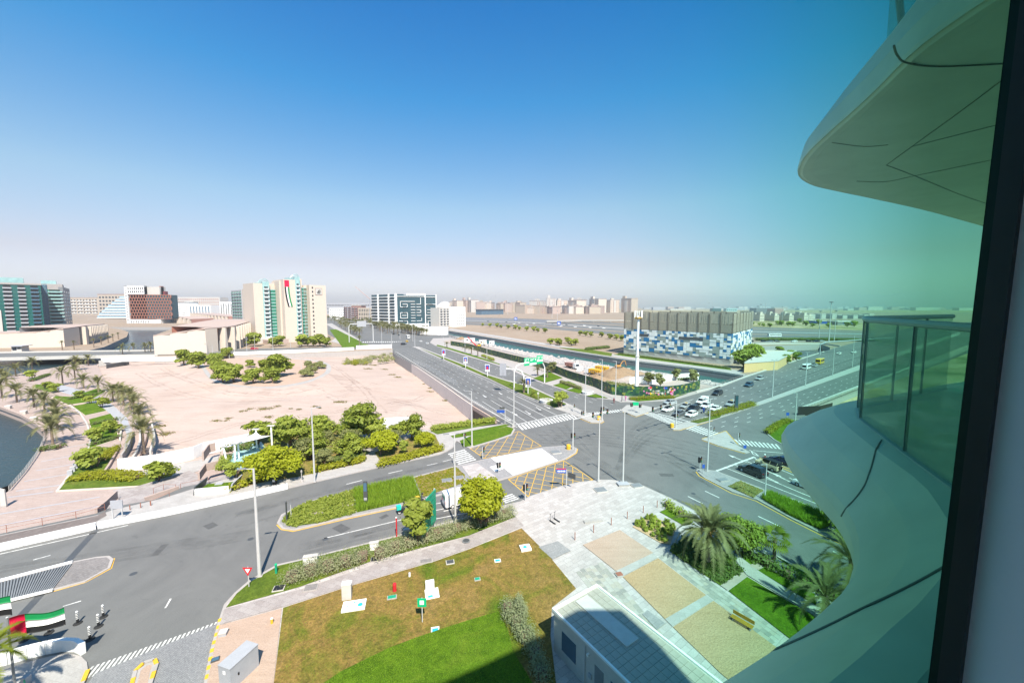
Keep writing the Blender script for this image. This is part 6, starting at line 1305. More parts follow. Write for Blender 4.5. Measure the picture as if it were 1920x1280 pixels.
car('sedan','car_silver','parked_car',1256,757,dir_px((1280,752),(1235,759)),'silver saloon turning into the slip lane below the yellow hedge',GQ)
car('pickup','car_white','parked_car',1325,764,TJ,'white double cab pickup in the second queue row',GQ)
cv = car('pickup','car_white','parked_car',1316,756,TJ,'white pickup with a tall white box canopy on its bed',GQ); MB().box(-2.5,-.8,-.9,.9,1.08,2.0).build('canopy',M['white'],cv)
car('sedan','car_white','parked_car',1341,769,TJ,'last white sedan of the queue, beside the hedge nose',GQ)
tx = car('suv','car_silver','moving_car',1371,761,TJ,'silver grey taxi van passing the dark banner post on the median',None); MB().box(-.25,.15,-.35,.35,1.75,1.9).build('taxi_sign',M['yellow'],tx)
car('suv','car_dark','moving_car',1345,740,TJ,'dark blue black car alone in the middle of the right road'); car('suv','car_blue','moving_car',1404,724,TJ,'dark blue off roader with its lights to the junction, farther up the road'); car('suv','car_silver','moving_car',1424,712,TJ,'small silver car near the far kerb, beyond the dark blue off roader')
car('hatch','car_silver','moving_car',1528,687,TJ,'silver car in front of the yellow bus'); car('sedan','car_white','moving_car',1573,664,TJ,'white car coming off the far slip road'); car('suv','car_white','moving_car',1601,662,TJ,'white off roader with a dark windscreen beside the balcony glass')
TL = dir_px((1470,898),(1400,871))
car('suv','car_dark','parked_car',1411,888,TL,'black off roader waiting at the stop line of the lower right road'); car('boxy','beigecar','parked_car',1441,878,TL,'sand coloured boxy off roader with a black roof',None,'black'); car('sedan','car_navy','parked_car',1467,868,dir_px((1500,877),(1440,857)),'long dark navy saloon in the turning lane'); car('suv','car_white','parked_car',1518,916,TL,'white off roader cut off by the balcony edge')
car('suv','car_dark','moving_car',757,646.5,dir_px((740,648),(770,646)),'black car crossing the far junction'); car('suv','car_red','parked_car',477,655,dir_px((460,656),(500,654)),'red car on the cross road below the cream hotel'); car('hatch','car_yellow','moving_car',763,641,dir_px((740,632),(790,650)),'small yellow car at the far junction')
for k,(x,y,c) in enumerate(((789,641,'car_white'),(801,645,'car_white'),(738,627,'car_dark'),(748,629,'car_dark'))): car('sedan',c,'moving_car',x,y,dir_px((740,632),(790,650)),'%s car on the far boulevard, %s from the left' % ('white' if k < 2 else 'dark',ORD[(k + 2) % 4]),'cars on the far boulevard')
for k,(x,c) in enumerate(((1407,'car_dark'),(1432,'car_dark'),(1444,'car_grey'),(1457,'car_grey'),(1489,'car_white'),(1517,'car_dark'),(1529,'car_navy'),(1541,'car_silver'))): car('suv',c,'moving_car',x,641 - .2 * (k % 2),0 if k % 2 else PI,'%s car in the queue on the second highway, %s from the left' % ({'car_dark': 'black','car_grey': 'grey','car_white': 'white','car_navy': 'navy','car_silver': 'silver'}[c],ORD[k]),'cars on the second highway')
r = random.Random(21)
for k in range(16):
 x = 918 + k * 14.5 + r.uniform(-4,4); c = r.choice(('car_white','car_silver','car_dark','car_grey','car_white')); car('suv',c,'moving_car',x,603 + (x - 918) * .045 + (3 if k % 2 else 0),0,'small car on the first highway, %s from the left' % ORD[k],'cars on the first highway')
# white delivery van half behind the rounded tree
def van(name,label,x,y,ang,L=5.4,Wd=2.0,H=2.35,color='car_white',cat='van'):
 t = thing(name,label,cat,P(x,y),ang); h = L / 2
 secs = [[(px,-w,z0),(px,w,z0),(px,w,zm),(px,w * .9,z1 - .15),(px,w * .75,z1),(px,-w * .75,z1),(px,-w * .9,z1 - .15),(px,-w,zm)] for px,w,z0,zm,z1 in ((-h,Wd / 2 - .06,.5,1.2,H - .1),(-h + .15,Wd / 2,.38,1.2,H),(h - 1.75,Wd / 2,.35,1.2,H),(h - 1.0,Wd / 2 - .02,.35,1.15,H - .45),(h - .45,Wd / 2 - .06,.38,1.0,1.25),(h,Wd / 2 - .12,.45,.8,1.0))]
 loft(MB(),secs).build('body',M[color],t)
 MB().frustum([(h - 1.03,-.82,H - .6),(h - .5,-.85,1.28),(h - .5,.85,1.28),(h - 1.03,.82,H - .6)],[(h - .98,-.8,H - .55),(h - .43,-.83,1.3),(h - .43,.83,1.3),(h - .98,.8,H - .55)]).build('windscreen',M['glass_car'],t)
 for s in (-1,1):
  MB().box(h - 1.9,h - 1.05,s * (Wd / 2 + .005) - .01,s * (Wd / 2 + .005) + .01,1.25,1.8).build('side_window',M['glass_car'],t); MB().box(-h - .03,-h + .06,s * .78 - .1,s * .78 + .1,.9,1.3).build('taillight',M['tail_lens'],t); MB().box(h - .1,h + .01,s * .68 - .16,s * .68 + .16,.78,.96).build('headlight',M['lamp_lens'],t)
 MB().box(-h - .03,-h + .01,-.7,.7,1.45,1.95).build('rear_window',M['glass_green'],t); MB().box(-h - .09,-h,-.9,.9,.4,.58).build('bumper',M['darkgrey'],t)
 MB().box(-h + 1.35,-h + 1.4,-Wd / 2 - .012,Wd / 2 + .012,.5,H - .3).build('door_seam',M['midgrey'],t)
 add_wheels(t,(-h + 1.1,h - .95),Wd / 2 - .1,.34); return t
van('delivery_van','white delivery van half hidden by the rounded tree',864,944,dir_px((840,950),(900,936)))
def bus(name,label,x,y,ang,color,L,H,Wd=2.3,wcol='glass_car'):
 t = thing(name,label,'bus',P(x,y),ang); h = L / 2; loft(MB(),[[(px,-w,z0),(px,w,z0),(px,w,z1 - .2),(px,w * .85,z1),(px,-w * .85,z1),(px,-w,z1 - .2)] for px,w,z0,z1 in ((-h,Wd / 2 - .1,.5,H - .1),(-h + .2,Wd / 2,.4,H),(h - .5,Wd / 2,.4,H),(h - .1,Wd / 2 - .05,.42,H - .3),(h,Wd / 2 - .1,.5,1.3))]).build('body',M[color],t)
 n = max(3,int(L / 1.3))
 for k in range(n):
  for s in (-1,1): MB().box(-h + .4 + (L - 1) * k / n,-h + .4 + (L - 1) * (k + .88) / n,s * (Wd / 2 + .005) - .012,s * (Wd / 2 + .005) + .012,H * .5,H * .82).build('side_window',M[wcol],t)
 MB().box(h - .12,h + .02,-Wd * .4,Wd * .4,H * .46,H * .84).build('windscreen',M[wcol],t)
 for s in (-1,1): MB().box(h - .04,h + .03,s * Wd * .36 - .15,s * Wd * .36 + .15,.7,.9).build('headlight',M['lamp_lens'],t)
 add_wheels(t,(-h + L * .22,h - L * .2),Wd / 2 - .1,.42,.28); return t
bus('minibus','white minibus with a dark windscreen on the right road',1512,692,TJ,'car_white',6.2,2.7); bus('school_bus','yellow bus behind the white minibus',1537,682,TJ,'car_yellow',7.5,3.0); bus('coach','white coach with a dark window band on the far highway',1452,631,PI,'car_white',13,3.3,2.6); bus('coach','white bus waiting at the far boulevard junction',765,634,dir_px((765,634),(790,645)),'car_white',9,3.2,2.6)
# trucks and diggers on the construction site
def dump_truck(name,label,x,y,ang,bed,cab='car_white'):
 t = thing(name,label,'dump truck',P(x,y,KZ),ang); MB().box(-4,3.8,-.5,.5,.7,1.05).build('chassis',M['darkgrey'],t)
 loft(MB(),[[(px,-1.2,.75),(px,1.2,.75),(px,1.2,z1),(px,-1.2,z1)] for px,z1 in ((1.75,3.0),(2.9,3.0),(3.6,2.7),(3.9,1.6))]).build('cab',M[cab],t); MB().frustum([(3.6,-1.05,1.75),(3.98,-1.05,1.7),(3.98,1.05,1.7),(3.6,1.05,1.75)],[(3.45,-1,2.6),(3.66,-1,2.6),(3.66,1,2.6),(3.45,1,2.6)]).build('windscreen',M['glass_car'],t)
 b = MB(); b.frustum([(-4.3,-1.05,1.15),(1.4,-1.05,1.15),(1.4,1.05,1.15),(-4.3,1.05,1.15)],[(-4.6,-1.3,2.7),(1.6,-1.3,2.9),(1.6,1.3,2.9),(-4.6,1.3,2.7)]); tub = b.build('tipper_body',M[bed],t)
 for k in range(6): MB().box(-4.2 + k * 1.1,-4.05 + k * 1.1,-1.36,1.36,1.2,2.7).build('rib',M[bed],tub)
 add_wheels(t,(-3.2,-1.9,1.0,2.7),1.05,.52,.35); return t
dump_truck('dump_truck','red dump truck with a white cab on the construction site',1073,691,dir_px((1060,687),(1090,693)),'brick'); dump_truck('dump_truck','yellow dump truck with a white cab on the construction site',1112,703,dir_px((1130,704),(1090,698)),'yellow'); dump_truck('dump_truck','second yellow dump truck behind the first, nearer the canal',1124,697,dir_px((1140,699),(1105,694)),'yellow')
van('site_truck','white cab truck between the red and yellow dump trucks',1087,697,dir_px((1100,690),(1080,699)),cat='truck')
def digger(label,x,y,ang,col='orange'):
 t = thing('excavator',label,'excavator',P(x,y,KZ),ang); t.scale = (.8,) * 3
 for s in (-1,1): MB().frustum([(-1.6,s * 1.1 - .3,0),(1.6,s * 1.1 - .3,0),(1.6,s * 1.1 + .3,0),(-1.6,s * 1.1 + .3,0)],[(-1.9,s * 1.1 - .3,.8),(1.9,s * 1.1 - .3,.8),(1.9,s * 1.1 + .3,.8),(-1.9,s * 1.1 + .3,.8)]).build('track',M['rubber'],t)
 MB().frustum([(-2.2,-1.2,1),(1,-1.2,1),(1,1.2,1),(-2.2,1.2,1)],[(-2.1,-1.1,2),(.7,-1.1,2),(.7,1.1,2),(-2.1,1.1,2)]).build('body',M[col],t); MB().box(-.3,1.1,.1,1.2,1.6,3).build('cab',M['glass_car'],t)
 MB().tube([(.8,-.3,1.8),(2.6,-.3,4.2),(4.4,-.3,4.4)],[.28,.24,.2],4).build('boom',M[col],t); MB().tube([(4.4,-.3,4.4),(5.4,-.3,1.6)],[.25,.18],4).build('arm',M[col],t); MB().frustum([(4.7,-.9,.8),(5.6,-.9,.8),(5.6,.3,.8),(4.7,.3,.8)],[(5,-.8,1.7),(5.8,-.8,1.7),(5.8,.2,1.7),(5,.2,1.7)]).build('bucket',M['darkgrey'],t); return t
digger('orange excavator with a raised arm beside the sand heap',1132,703,2.4); digger('orange excavator by the canal bank above the sand heap',1160,690,.4); digger('yellow excavator at the far end of the construction site',899,650,.5,'yellow'); digger('dark excavator at the front of the sand heap',1124,712,3.0,'darkgrey')
# crane with a red jib near the site offices
ck = thing('mobile_crane','small crane with a red sloping jib by the site cabins','crane',P(893,655,KZ)); MB().box(-2.5,2.5,-1.2,1.2,.5,1.6).build('carrier',M['white'],ck); MB().tube([(1,0,1.6),(-6,0,9)],[.5,.3],4).build('jib',M['red'],ck); add_wheels(ck,(-1.6,1.6),1,.5,.3)
# two-wheelers with riders
def rider(mb_parent,x,lean=.1,shirt='darkgrey'):
 p = thing('person','','person'); me = bpy.data.meshes.new('person'); v = [(0,0,.8),(.06,0,1.05),(.14,0,1.32),(.16,0,1.46),(.18,0,1.62),(.16,.19,1.34),(.32,.26,1.12),(.55,.24,1.05),(.16,-.19,1.34),(.32,-.26,1.12),(.55,-.24,1.05),(.02,.12,.78),(.38,.17,.72),(.3,.18,.34),(.42,.18,.3),(.02,-.12,.78),(.38,-.17,.72),(.3,-.18,.34),(.42,-.18,.3)]
 e = [(0,1),(1,2),(2,3),(3,4),(2,5),(5,6),(6,7),(2,8),(8,9),(9,10),(0,11),(11,12),(12,13),(13,14),(0,15),(15,16),(16,17),(17,18)]
 me.from_pydata(v,e,[]); o = bpy.data.objects.new('body',me); COL.objects.link(o); o.parent = p; o.modifiers.new('skin','SKIN'); rad = [.16,.15,.17,.07,.1,.075,.055,.045,.075,.055,.045,.1,.085,.06,.05,.1,.085,.06,.05]
 for q,rr in zip(me.skin_vertices[0].data,rad): q.radius = (rr,rr)
 me.skin_vertices[0].data[0].use_root = True; s = o.modifiers.new('smooth','SUBSURF'); s.levels = s.render_levels = 1; me.materials.append(M[shirt])
 h = MB(); h.lathe([(.02,-.14),(.1,-.13),(.145,-.04),(.15,.04),(.11,.12),(.03,.155)],10,0,(.2,0,1.68)); h.build('helmet',M['white'] if shirt != 'darkgrey' else M['black'],p,True); MB().box(.3,.35,-.08,.08,1.62,1.7).build('visor',M['glass_car'],p); return p
def motorbike(label,plabel,x,y,ang,box=None,shirt='darkgrey',frame='black'):
 t = thing('motorcycle',label,'motorcycle',P(x,y),ang); wt,wr_ = WH.setdefault((.3,.12),wheel_mesh(.3,.12))
 for xx in (-.62,.68): o = link('wheel',wt,t); o.location = (xx,0,.3); link('rim',wr_,o)
 MB().frustum([(-.7,-.12,.4),(.45,-.1,.4),(.45,.1,.4),(-.7,.12,.4)],[(-.75,-.14,.78),(.3,-.1,.8),(.3,.1,.8),(-.75,.14,.78)]).build('body',M[frame],t); MB().tube([(.68,0,.3),(.5,0,1.0)],.04,6).build('fork',M['darkgrey'],t); MB().tube([(.5,-.32,1.02),(.52,0,.98),(.5,.32,1.02)],.025,6).build('handlebar',M['black'],t); MB().box(.58,.68,-.1,.1,.75,.95).build('headlight',M['lamp_lens'],t)
 if box:
  b = MB().frustum([(-1.0,-.27,.8),(-.42,-.27,.8),(-.42,.27,.8),(-1.0,.27,.8)],[(-1.02,-.28,1.35),(-.4,-.28,1.35),(-.4,.28,1.35),(-1.02,.28,1.35)]).build('delivery_box',M[box],t); MB().box(-1.03,-.39,-.29,.29,1.35,1.4).build('lid',M[box],b)
 p = rider(t,0,shirt=shirt); p.location = P(x,y) + Vector((-.12 * math.cos(ang),-.12 * math.sin(ang),0)); p.rotation_euler = (0,0,ang); p['label'] = plabel; return t
motorbike('delivery scooter with a teal box beside the slender tree','rider in dark clothes on the scooter with the teal box',757,962,dir_px((740,966),(790,953)),'teal'); motorbike('motorcycle with a yellow box along the grass median','rider in dark clothes on the motorcycle with the yellow box',791,945,dir_px((770,950),(810,939)),'yellow'); motorbike('motorcycle in front of the sand coloured off roader','rider in dark red clothes beside the sand coloured off roader',1434,868,TL,None,'maroon'); motorbike('delivery motorcycle in the closest queue lane behind the white crossover','rider in a bright blue shirt on the queue motorcycle',1319,774,TJ,'darkgrey','blueshirt')
for k,(dx,dy) in enumerate(((0,0),(8,-4))):  # kick scooters left on the plaza
 t = thing('kick_scooter','black kick scooter parked on the plaza, %s of the pair' % ('left' if k == 0 else 'right'),'scooter',P(1036 + dx,980 + dy,KZ),-.95,'kick scooters on the plaza'); MB().box(-.45,.45,-.08,.08,.1,.16).build('deck',M['black'],t); MB().tube([(-.45,0,.12),(-.52,0,.6),(-.42,0,1.15)],.03,6).build('stem',M['darkgrey'],t); MB().tube([(-.42,-.24,1.13),(-.42,.24,1.13)],.02,6).build('handlebar',M['black'],t)
 for xx in (-.52,.5): MB().tube([(xx,-.03,.12),(xx,.03,.12)],.12,10).build('wheel',M['rubber'],t)
# ================================================================ walls, fences, hoardings, bridges
def wall_thing(name,label,cat,pts,h,th,mat,z=0,panel=None,pname='panel',cap=None,group=None,hs=None,pm=None):
 """Upright wall along ground pixels; cut into panels of about `panel` metres when those can be told apart."""
 q = [P(x,y,z) for x,y in pts]; t = thing(name,label,cat,q[0],0,group); n = max(len(q),int(sum((b - a).length for a,b in zip(q,q[1:])) / (panel or 1e9)) + 1)
 r_ = resample(q,n) if panel else q
 for k,(a,b) in enumerate(zip(r_,r_[1:])):
  d = b - a; mb = MB(); mb.box(0,d.length - (.05 if panel else 0),-th / 2,th / 2,-.2,h,0,math.atan2(d.y,d.x),(a.x - q[0].x,a.y - q[0].y)); mb.build(pname,M[mat],t)
  if cap: mb = MB(); mb.box(-.02,d.length,-th * .8,th * .8,h,h + .12,0,math.atan2(d.y,d.x),(a.x - q[0].x,a.y - q[0].y)); mb.build('coping',M[cap],t)
 return t
def railing(name,label,pts,h,z,mat,step=2.0,nr=3,cat='railing',post_r=.03,group=None):
 q = [P(x,y,z) for x,y in pts]; t = thing(name,label,cat,q[0],0,group); L = sum((b - a).length for a,b in zip(q,q[1:])); r_ = resample(q,max(2,int(L / step) + 1)); up = Vector((0,0,1))
 pm_ = MB().tube([(0,0,0),(0,0,h)],post_r,6).mesh('post',M[mat])
 for p in r_: o = link('post',pm_,t); o.location = p - q[0]
 for k in range(nr): MB().tube([p - q[0] + up * h * (1 - k / max(1,nr) * .85) for p in r_],post_r * .8,5).build('rail',M[mat],t)
 return t
# white kerb barrier along the left road, and the retaining wall and parapet of the boulevard
wall_thing('kerb_barrier','long low white barrier along the far side of the left road','barrier',[(-300,1098),(0,1030),(181,989)],.75,.35,'white',KZ,6,'barrier_block'); wall_thing('kerb_barrier','low white barrier continuing right of the road joint, tapering beside the park','barrier',[(184,988.5),(330,960.5),(472,929.5),(540,914)],.75,.35,'white',KZ,6,'barrier_block')
PAR = [(741,661),(790,692),(838,724),(885,757),(962,802)]
pw = wall_thing('road_parapet','pale concrete parapet along the left edge of the boulevard above the sand lot','parapet',PAR,.9,.3,'offwhite',0,7,'parapet_panel')
q = [P(x,y) for x,y in PAR]; rr = resample(q,22)
M['wallpanel'] = flat('wall_panel',(.7,.62,.57),.8,.1)
rw = thing('retaining_wall','panelled concrete retaining wall holding the boulevard above the sand lot','wall',q[0])
for k,(a,b) in enumerate(zip(rr,rr[1:])):
 d = b - a; n = Vector((-d.y,d.x,0)).normalized(); n = n if n.x < 0 else -n
 if k in (18,19): continue
 p0,p1 = a + n * .25 - q[0],b + n * .25 - q[0]; MB().frustum([p0 + Vector((0,0,-6.2)),p1 - d * .01 + Vector((0,0,-6.2)),p1 - d * .01 + n * .3 + Vector((0,0,-6.2)),p0 + n * .3 + Vector((0,0,-6.2))],[p0 + Vector((0,0,-.1)),p1 - d * .01 + Vector((0,0,-.1)),p1 - d * .01 + n * .3 + Vector((0,0,-.1)),p0 + n * .3 + Vector((0,0,-.1))]).build('wall_panel',M['wallpanel'],rw)
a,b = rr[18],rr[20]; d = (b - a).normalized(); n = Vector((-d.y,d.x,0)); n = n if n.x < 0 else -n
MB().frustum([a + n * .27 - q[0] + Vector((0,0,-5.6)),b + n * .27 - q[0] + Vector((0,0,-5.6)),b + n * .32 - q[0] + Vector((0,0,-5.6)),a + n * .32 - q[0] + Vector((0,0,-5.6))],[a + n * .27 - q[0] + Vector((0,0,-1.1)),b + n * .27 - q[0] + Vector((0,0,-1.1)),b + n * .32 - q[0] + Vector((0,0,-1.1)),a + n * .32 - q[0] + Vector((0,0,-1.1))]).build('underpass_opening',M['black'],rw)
MB().frustum([a + n * .3 - q[0] + Vector((0,0,-1.1)),b + n * .3 - q[0] + Vector((0,0,-1.1)),b + n * .9 - q[0] + Vector((0,0,-1.1)),a + n * .9 - q[0] + Vector((0,0,-1.1))],[a + n * .3 - q[0],b + n * .3 - q[0],b + n * .9 - q[0],a + n * .9 - q[0]]).build('bridge_beam',M['pinkstone'],rw)
railing('railing','pale grey railing on the parapet above the sand lot, farther stretch',[(776,681),(800,690),(835,712),(857,724)],2.0,.2,'polegrey',2,6)
railing('railing','pale grey railing beside the junction, above the underpass opening',[(890,757),(930,780),(962,799)],1.1,.8,'polegrey',2.5,2)
wall_thing('white_hoarding','long white panelled fence across the far edge of the sand lot','fence',[(190,678),(290,676),(330,675)],2.2,.1,'white',-.4,3.2); wall_thing('white_hoarding','white panelled fence between the sand lot and the cream hotel','fence',[(438,667),(560,662),(664,657)],2.4,.1,'white',-.4,4); wall_thing('white_hoarding','taller white fence panel run ending at the boulevard wall','fence',[(668,656),(735,653.5)],3.2,.1,'white',-.4,6)
wall_thing('white_hoarding','bright white hoarding around the white paved corner above the promenade','fence',[(222,884),(300,874),(372,857),(380,851),(470,832)],2.6,.12,'white',PZ + .1,2.8); wall_thing('white_hoarding','white hoarding behind the tallest park trees','fence',[(715,800),(760,797),(790,796)],2.2,.1,'white',KZ,3)
slab('white_court',[(224,890),(372,862),(410,852),(408,868),(345,892),(300,905),(232,905)],-7,PZ + .12,'palepaving')
wall_thing('retaining_wall','pale stone wall with vertical joints beside the dark mural wall','wall',[(186,686),(215,683),(240,680)],3.0,.4,'offwhite',-2.6,3); wall_thing('mural_wall','low dark wall with painted marks at the far corner of the sand lot','wall',[(200,691),(222,687),(242,683)],2.2,.3,'darkgrey',-3.0,4)
# curved planter walls of the promenade
for q,lab,m,h_ in (([(246,812),(247,830),(240,848),(228,866)],'curved grey retaining wall with stone ribs beside the tall palm','concrete',1.6),([(262,806),(263,830),(257,850),(250,860)],'curved pale coping wall next to the ribbed wall','offwhite',.7),([(285,800),(290,822),(282,852)],'slim pale curved wall right of the tall palm','offwhite',.9),([(221,845),(216,855),(205,875),(196,888)],'dark edged planter wall behind the wedge shaped bed','pinkstone',.6),([(225,795),(227,810),(225,826)],'low planter wall beside the nearest square lawn','offwhite',.5),([(130,760),(150,775),(163,795),(171,820),(166,842),(150,866),(107,922)],'long curved cream kerb along the promenade lawns','offwhite',.25)): wall_thing('planter_wall',lab,'wall',q,h_,.35,m,PZ,1.4,'wall_block')
wall_thing('quay_wall','pale stone bench wall along the curved water edge','wall',[(-60,750),(0,765),(40,780),(66,795),(80,807)],.7,.5,'pinkstone',PZ,2.4,'stone_block')
for k,(x,y) in enumerate(((16,766),(45,776),(64,788))): t = thing('stone_seat','white stone block seat on the quay wall, %s from the left' % ORD[k],'seat',P(x,y,PZ),.4,'stone seats on the quay wall'); MB().box(-.6,.6,-.5,.5,-.8,.95).build('block',M['offwhite'],t); MB().box(-.65,.65,-.55,.55,.95,1.05).build('top_slab',M['white'],t)
railing('railing','white railing along the promenade water edge in front',[(83,823),(76,843),(67,858),(47,886),(17,921)],1.0,PZ,'offwhite',1.5,4); railing('railing','brown metal railing between the boardwalk and the promenade',[(-60,1014),(0,1001),(100,981),(183,964),(197,957)],1.1,KZ,'rust',3.2,2)
wall_thing('stair_wall','pink stone stair wall with little step lights','wall',[(181,966),(199,951),(219,932)],1.1,.3,'pinkstone',-1.0); wall_thing('ramp_wall','pink ramp wall below the shade sail','wall',[(373,898),(385,881),(415,873),(420,850)],1.2,.3,'pinkstone',-.3); wall_thing('ramp_wall','tall pink wall end beside the white hoarding','wall',[(381,862),(392,846),(404,843)],1.6,.3,'pinkstone',-.6); wall_thing('stair_wall','low pink wall between the two stairs','wall',[(272,940),(300,930),(335,918)],.7,.4,'pinkstone',-.25)
railing('railing','brown handrail down the paved stairs to the promenade',[(282,951),(300,942),(318,934)],1.0,-.2,'rust',2.2,1); railing('railing','brown handrail beside the pink stair wall',[(288,926),(300,918),(330,919)],1.0,-.2,'rust',2,1); railing('railing','brown handrail along the upper landing',[(339,917),(366,912),(392,906)],1.0,-.1,'rust',2.2,1)
for k,(x,y) in enumerate(((244,957),(264,953),(283,949))): t = thing('bollard','short brown bollard on the stair landing, %s from the left' % ORD[k],'bollard',P(x,y,0),0,'bollards on the stair landing'); MB().lathe([(.06,0),(.06,.85),(.03,.9)],8).build('post',M['rust'],t)
t = thing('notice_board','grey slatted notice board on two legs at the pavement edge','sign',P(221,972,KZ),.15)
for s in (-1,1): MB().box(s * .6 - .06,s * .6 + .06,-.05,.05,-.2,2.6).build('leg',M['polegrey'],t)
MB().box(-.75,.75,-.06,.06,1.5,2.7).build('panel',M['lavgrey'],t)
t = thing('marker_pillar','white upright pillar with a slanted top at the water edge','pillar',P(8,950,PZ),.3); MB().frustum([(-.35,-.15,0),(.35,-.15,0),(.35,.15,0),(-.35,.15,0)],[(-.3,-.1,3.2),(.3,-.1,2.9),(.3,.1,2.9),(-.3,.1,3.2)]).build('shaft',M['offwhite'],t); MB().box(-.36,.36,-.17,.17,0,.25).build('base',M['concrete'],t)
for k,(x,y) in enumerate(((132,893),(137,886),(142,880))): t = thing('cabinet','slim grey cabinet beside the wedge shaped bed, %s from the front' % ORD[k],'cabinet',P(x,y,PZ),.5,'grey cabinets by the wedge bed'); MB().box(-.35,.35,-.2,.2,0,1.2).build('case',M['lavgrey'],t); MB().box(-.38,.38,-.23,.23,1.2,1.26).build('lid',M['polegrey'],t)
t = thing('stair_kiosk','low white and grey ventilation housing by the pavement below the park','vent housing',P(403,920,KZ),.22); MB().box(-2.4,2.4,-1.0,-.8,0,1.0).build('front_wall',M['white'],t); MB().frustum([(2.4,-1,0),(2.6,-1,0),(2.6,2.2,0),(2.4,2.2,0)],[(2.9,-1,1.4),(3.1,-1,1.4),(3.1,2.6,1.4),(2.9,2.6,1.4)]).build('side_wing',M['lavgrey'],t); MB().frustum([(-2.6,-1,0),(-2.4,-1,0),(-2.4,2.2,0),(-2.6,2.2,0)],[(-2.4,-1,1.4),(-2.2,-1,1.4),(-2.2,2.8,1.4),(-2.4,2.8,1.4)]).build('side_wing',M['darkgrey'],t); MB().box(-2,2,-.6,2,0,.5).build('grass_tray',M['lushlawn'],t); MB().box(-.6,.5,1.2,1.9,.5,.6).build('hatch',M['lavgrey'],t)
# shade sail with leaning posts over the play area
ss = thing('shade_sail','white fabric shade sail on leaning white posts over the play area','shade sail',P(455,866,KZ)); o0 = P(455,866,KZ)
posts = [(426,868,2,.6),(441,863,3,-.1),(448,858,3.2,0),(482,842,4.2,0),(511,848,5.2,0),(540,838,4.2,0)]; tops = []
for k,(x,y,h_,ln) in enumerate(posts):
 p = P(x,y,KZ) - o0; h_ = (3.3,3.4,3.3,4.3,5.6,4.4)[k]; tp = p + Vector((-ln,0,h_)); tops.append(tp); MB().tube([p,tp],.17,8).build('post',M['white'],ss); MB().box(tp.x - .75,tp.x + .75,tp.y - .3,tp.y + .3,tp.z,tp.z + .14).build('cap_plate',M['offwhite'],ss)
def sail(a,b,c,d,n=8):
 mb = MB(); V = []
 for i in range(n + 1):
  for j in range(n + 1):
   u,v = i / n,j / n; p = a.lerp(b,u).lerp(d.lerp(c,u),v); sag = 4 * u * (1 - u) * .35 + 4 * v * (1 - v) * .35; p = p + (((a + b + c + d) / 4) - p) * (.18 * (abs(u - .5) * 2 * (1 - abs(v - .5) * 2) + abs(v - .5) * 2 * (1 - abs(u - .5) * 2))) - Vector((0,0,sag * .5)); V.append(p)
 mb.add(V,[(i * (n + 1) + j,i * (n + 1) + j + 1,(i + 1) * (n + 1) + j + 1,(i + 1) * (n + 1) + j) for i in range(n) for j in range(n)]); return mb
sm_ = sail(tops[0] - Vector((0,0,.3)),tops[1],tops[4] - Vector((0,0,2.0)),tops[3] - Vector((0,0,.6))); sm_.build('fabric',M['white'],ss,True)
# jungle printed hoarding around the construction site
HO = [(845,647),(880,653),(915,664),(960,676),(1024,692),(1067,710),(1120,727),(1150,741),(1195,743),(1264,742),(1300,734),(1312,729)]
hd = wall_thing('printed_hoarding','long construction hoarding printed with dark jungle leaves and flowers','hoarding',HO,3.4,.12,'jungleprint',KZ,5)
# flowers and pale lettering bars printed on its near panels
q0 = P(*HO[0],KZ)
def stroke_text(parent,base,u,n,cx,z,rows_,size,mat,off=.075):
 for k,L in enumerate(rows_):
  x = cx - L * size * .35
  for i in range(L):
   if (i * 7 + k * 3) % 5 == 4: continue
   w = size * (.42 if (i * 5 + k) % 3 else .28); p = base + u * (x + i * size * .7); a = p + n * off; b = a + u * w
   MB().frustum([a + Vector((0,0,z - k * size * 1.6)),b + Vector((0,0,z - k * size * 1.6)),b + n * .01 + Vector((0,0,z - k * size * 1.6)),a + n * .01 + Vector((0,0,z - k * size * 1.6))],[a + Vector((0,0,z + size - k * size * 1.6)),b + Vector((0,0,z + size - k * size * 1.6)),b + n * .01 + Vector((0,0,z + size - k * size * 1.6)),a + n * .01 + Vector((0,0,z + size - k * size * 1.6))]).build('print_mark',mat,parent)
a,b = P(1195,743,KZ),P(1264,742,KZ); u = (b - a).normalized(); n = Vector((u.y,-u.x,0)); n = n if n.y < 0 else -n
stroke_text(hd,a - q0,u,n,6.5,1.6,(9,12),.42,M['offwhite'])
rf = random.Random(2)
for k in range(26):
 t_ = rf.random(); p = a.lerp(b,t_) - q0 + n * .075; z = rf.uniform(.5,3.0); s = rf.uniform(.25,.6); c = rf.choice(('pink','red','car_yellow','offwhite','pink')); mb = MB(); V = [p + Vector((0,0,z))]
 for i in range(10): rr_ = s if i % 2 else s * .5; V.append(p + u * rr_ * math.cos(i * PI / 5) + Vector((0,0,z + rr_ * math.sin(i * PI / 5))))
 mb.add(V,[(0,i + 1,(i + 1) % 10 + 1) for i in range(10)]); mb.build('printed_flower',M[c],hd)
wall_thing('white_hoarding','white wall pieces behind the lawn at the canal end of the site','fence',[(1180,722),(1195,717),(1218,722),(1262,713),(1290,711),(1310,710)],2.6,.2,'white',.13,4)
railing('railing','low fence along the rocky bank of the canal',[(960,662),(1027,677),(1150,700),(1278,712),(1345,724)],1.1,.1,'polegrey',4,2); railing('railing','railing along the left edge of the right road over the canal',[(1310,729),(1352,722),(1400,704),(1470,682),(1540,660)],1.1,KZ,'pinkstone',2.5,2); wall_thing('road_parapet','pale low parapet on the left side of the right road','parapet',[(1305,736),(1352,724),(1402,705.5),(1470,683.5),(1545,659.5)],.5,.5,'offwhite',0,10,'parapet_panel')
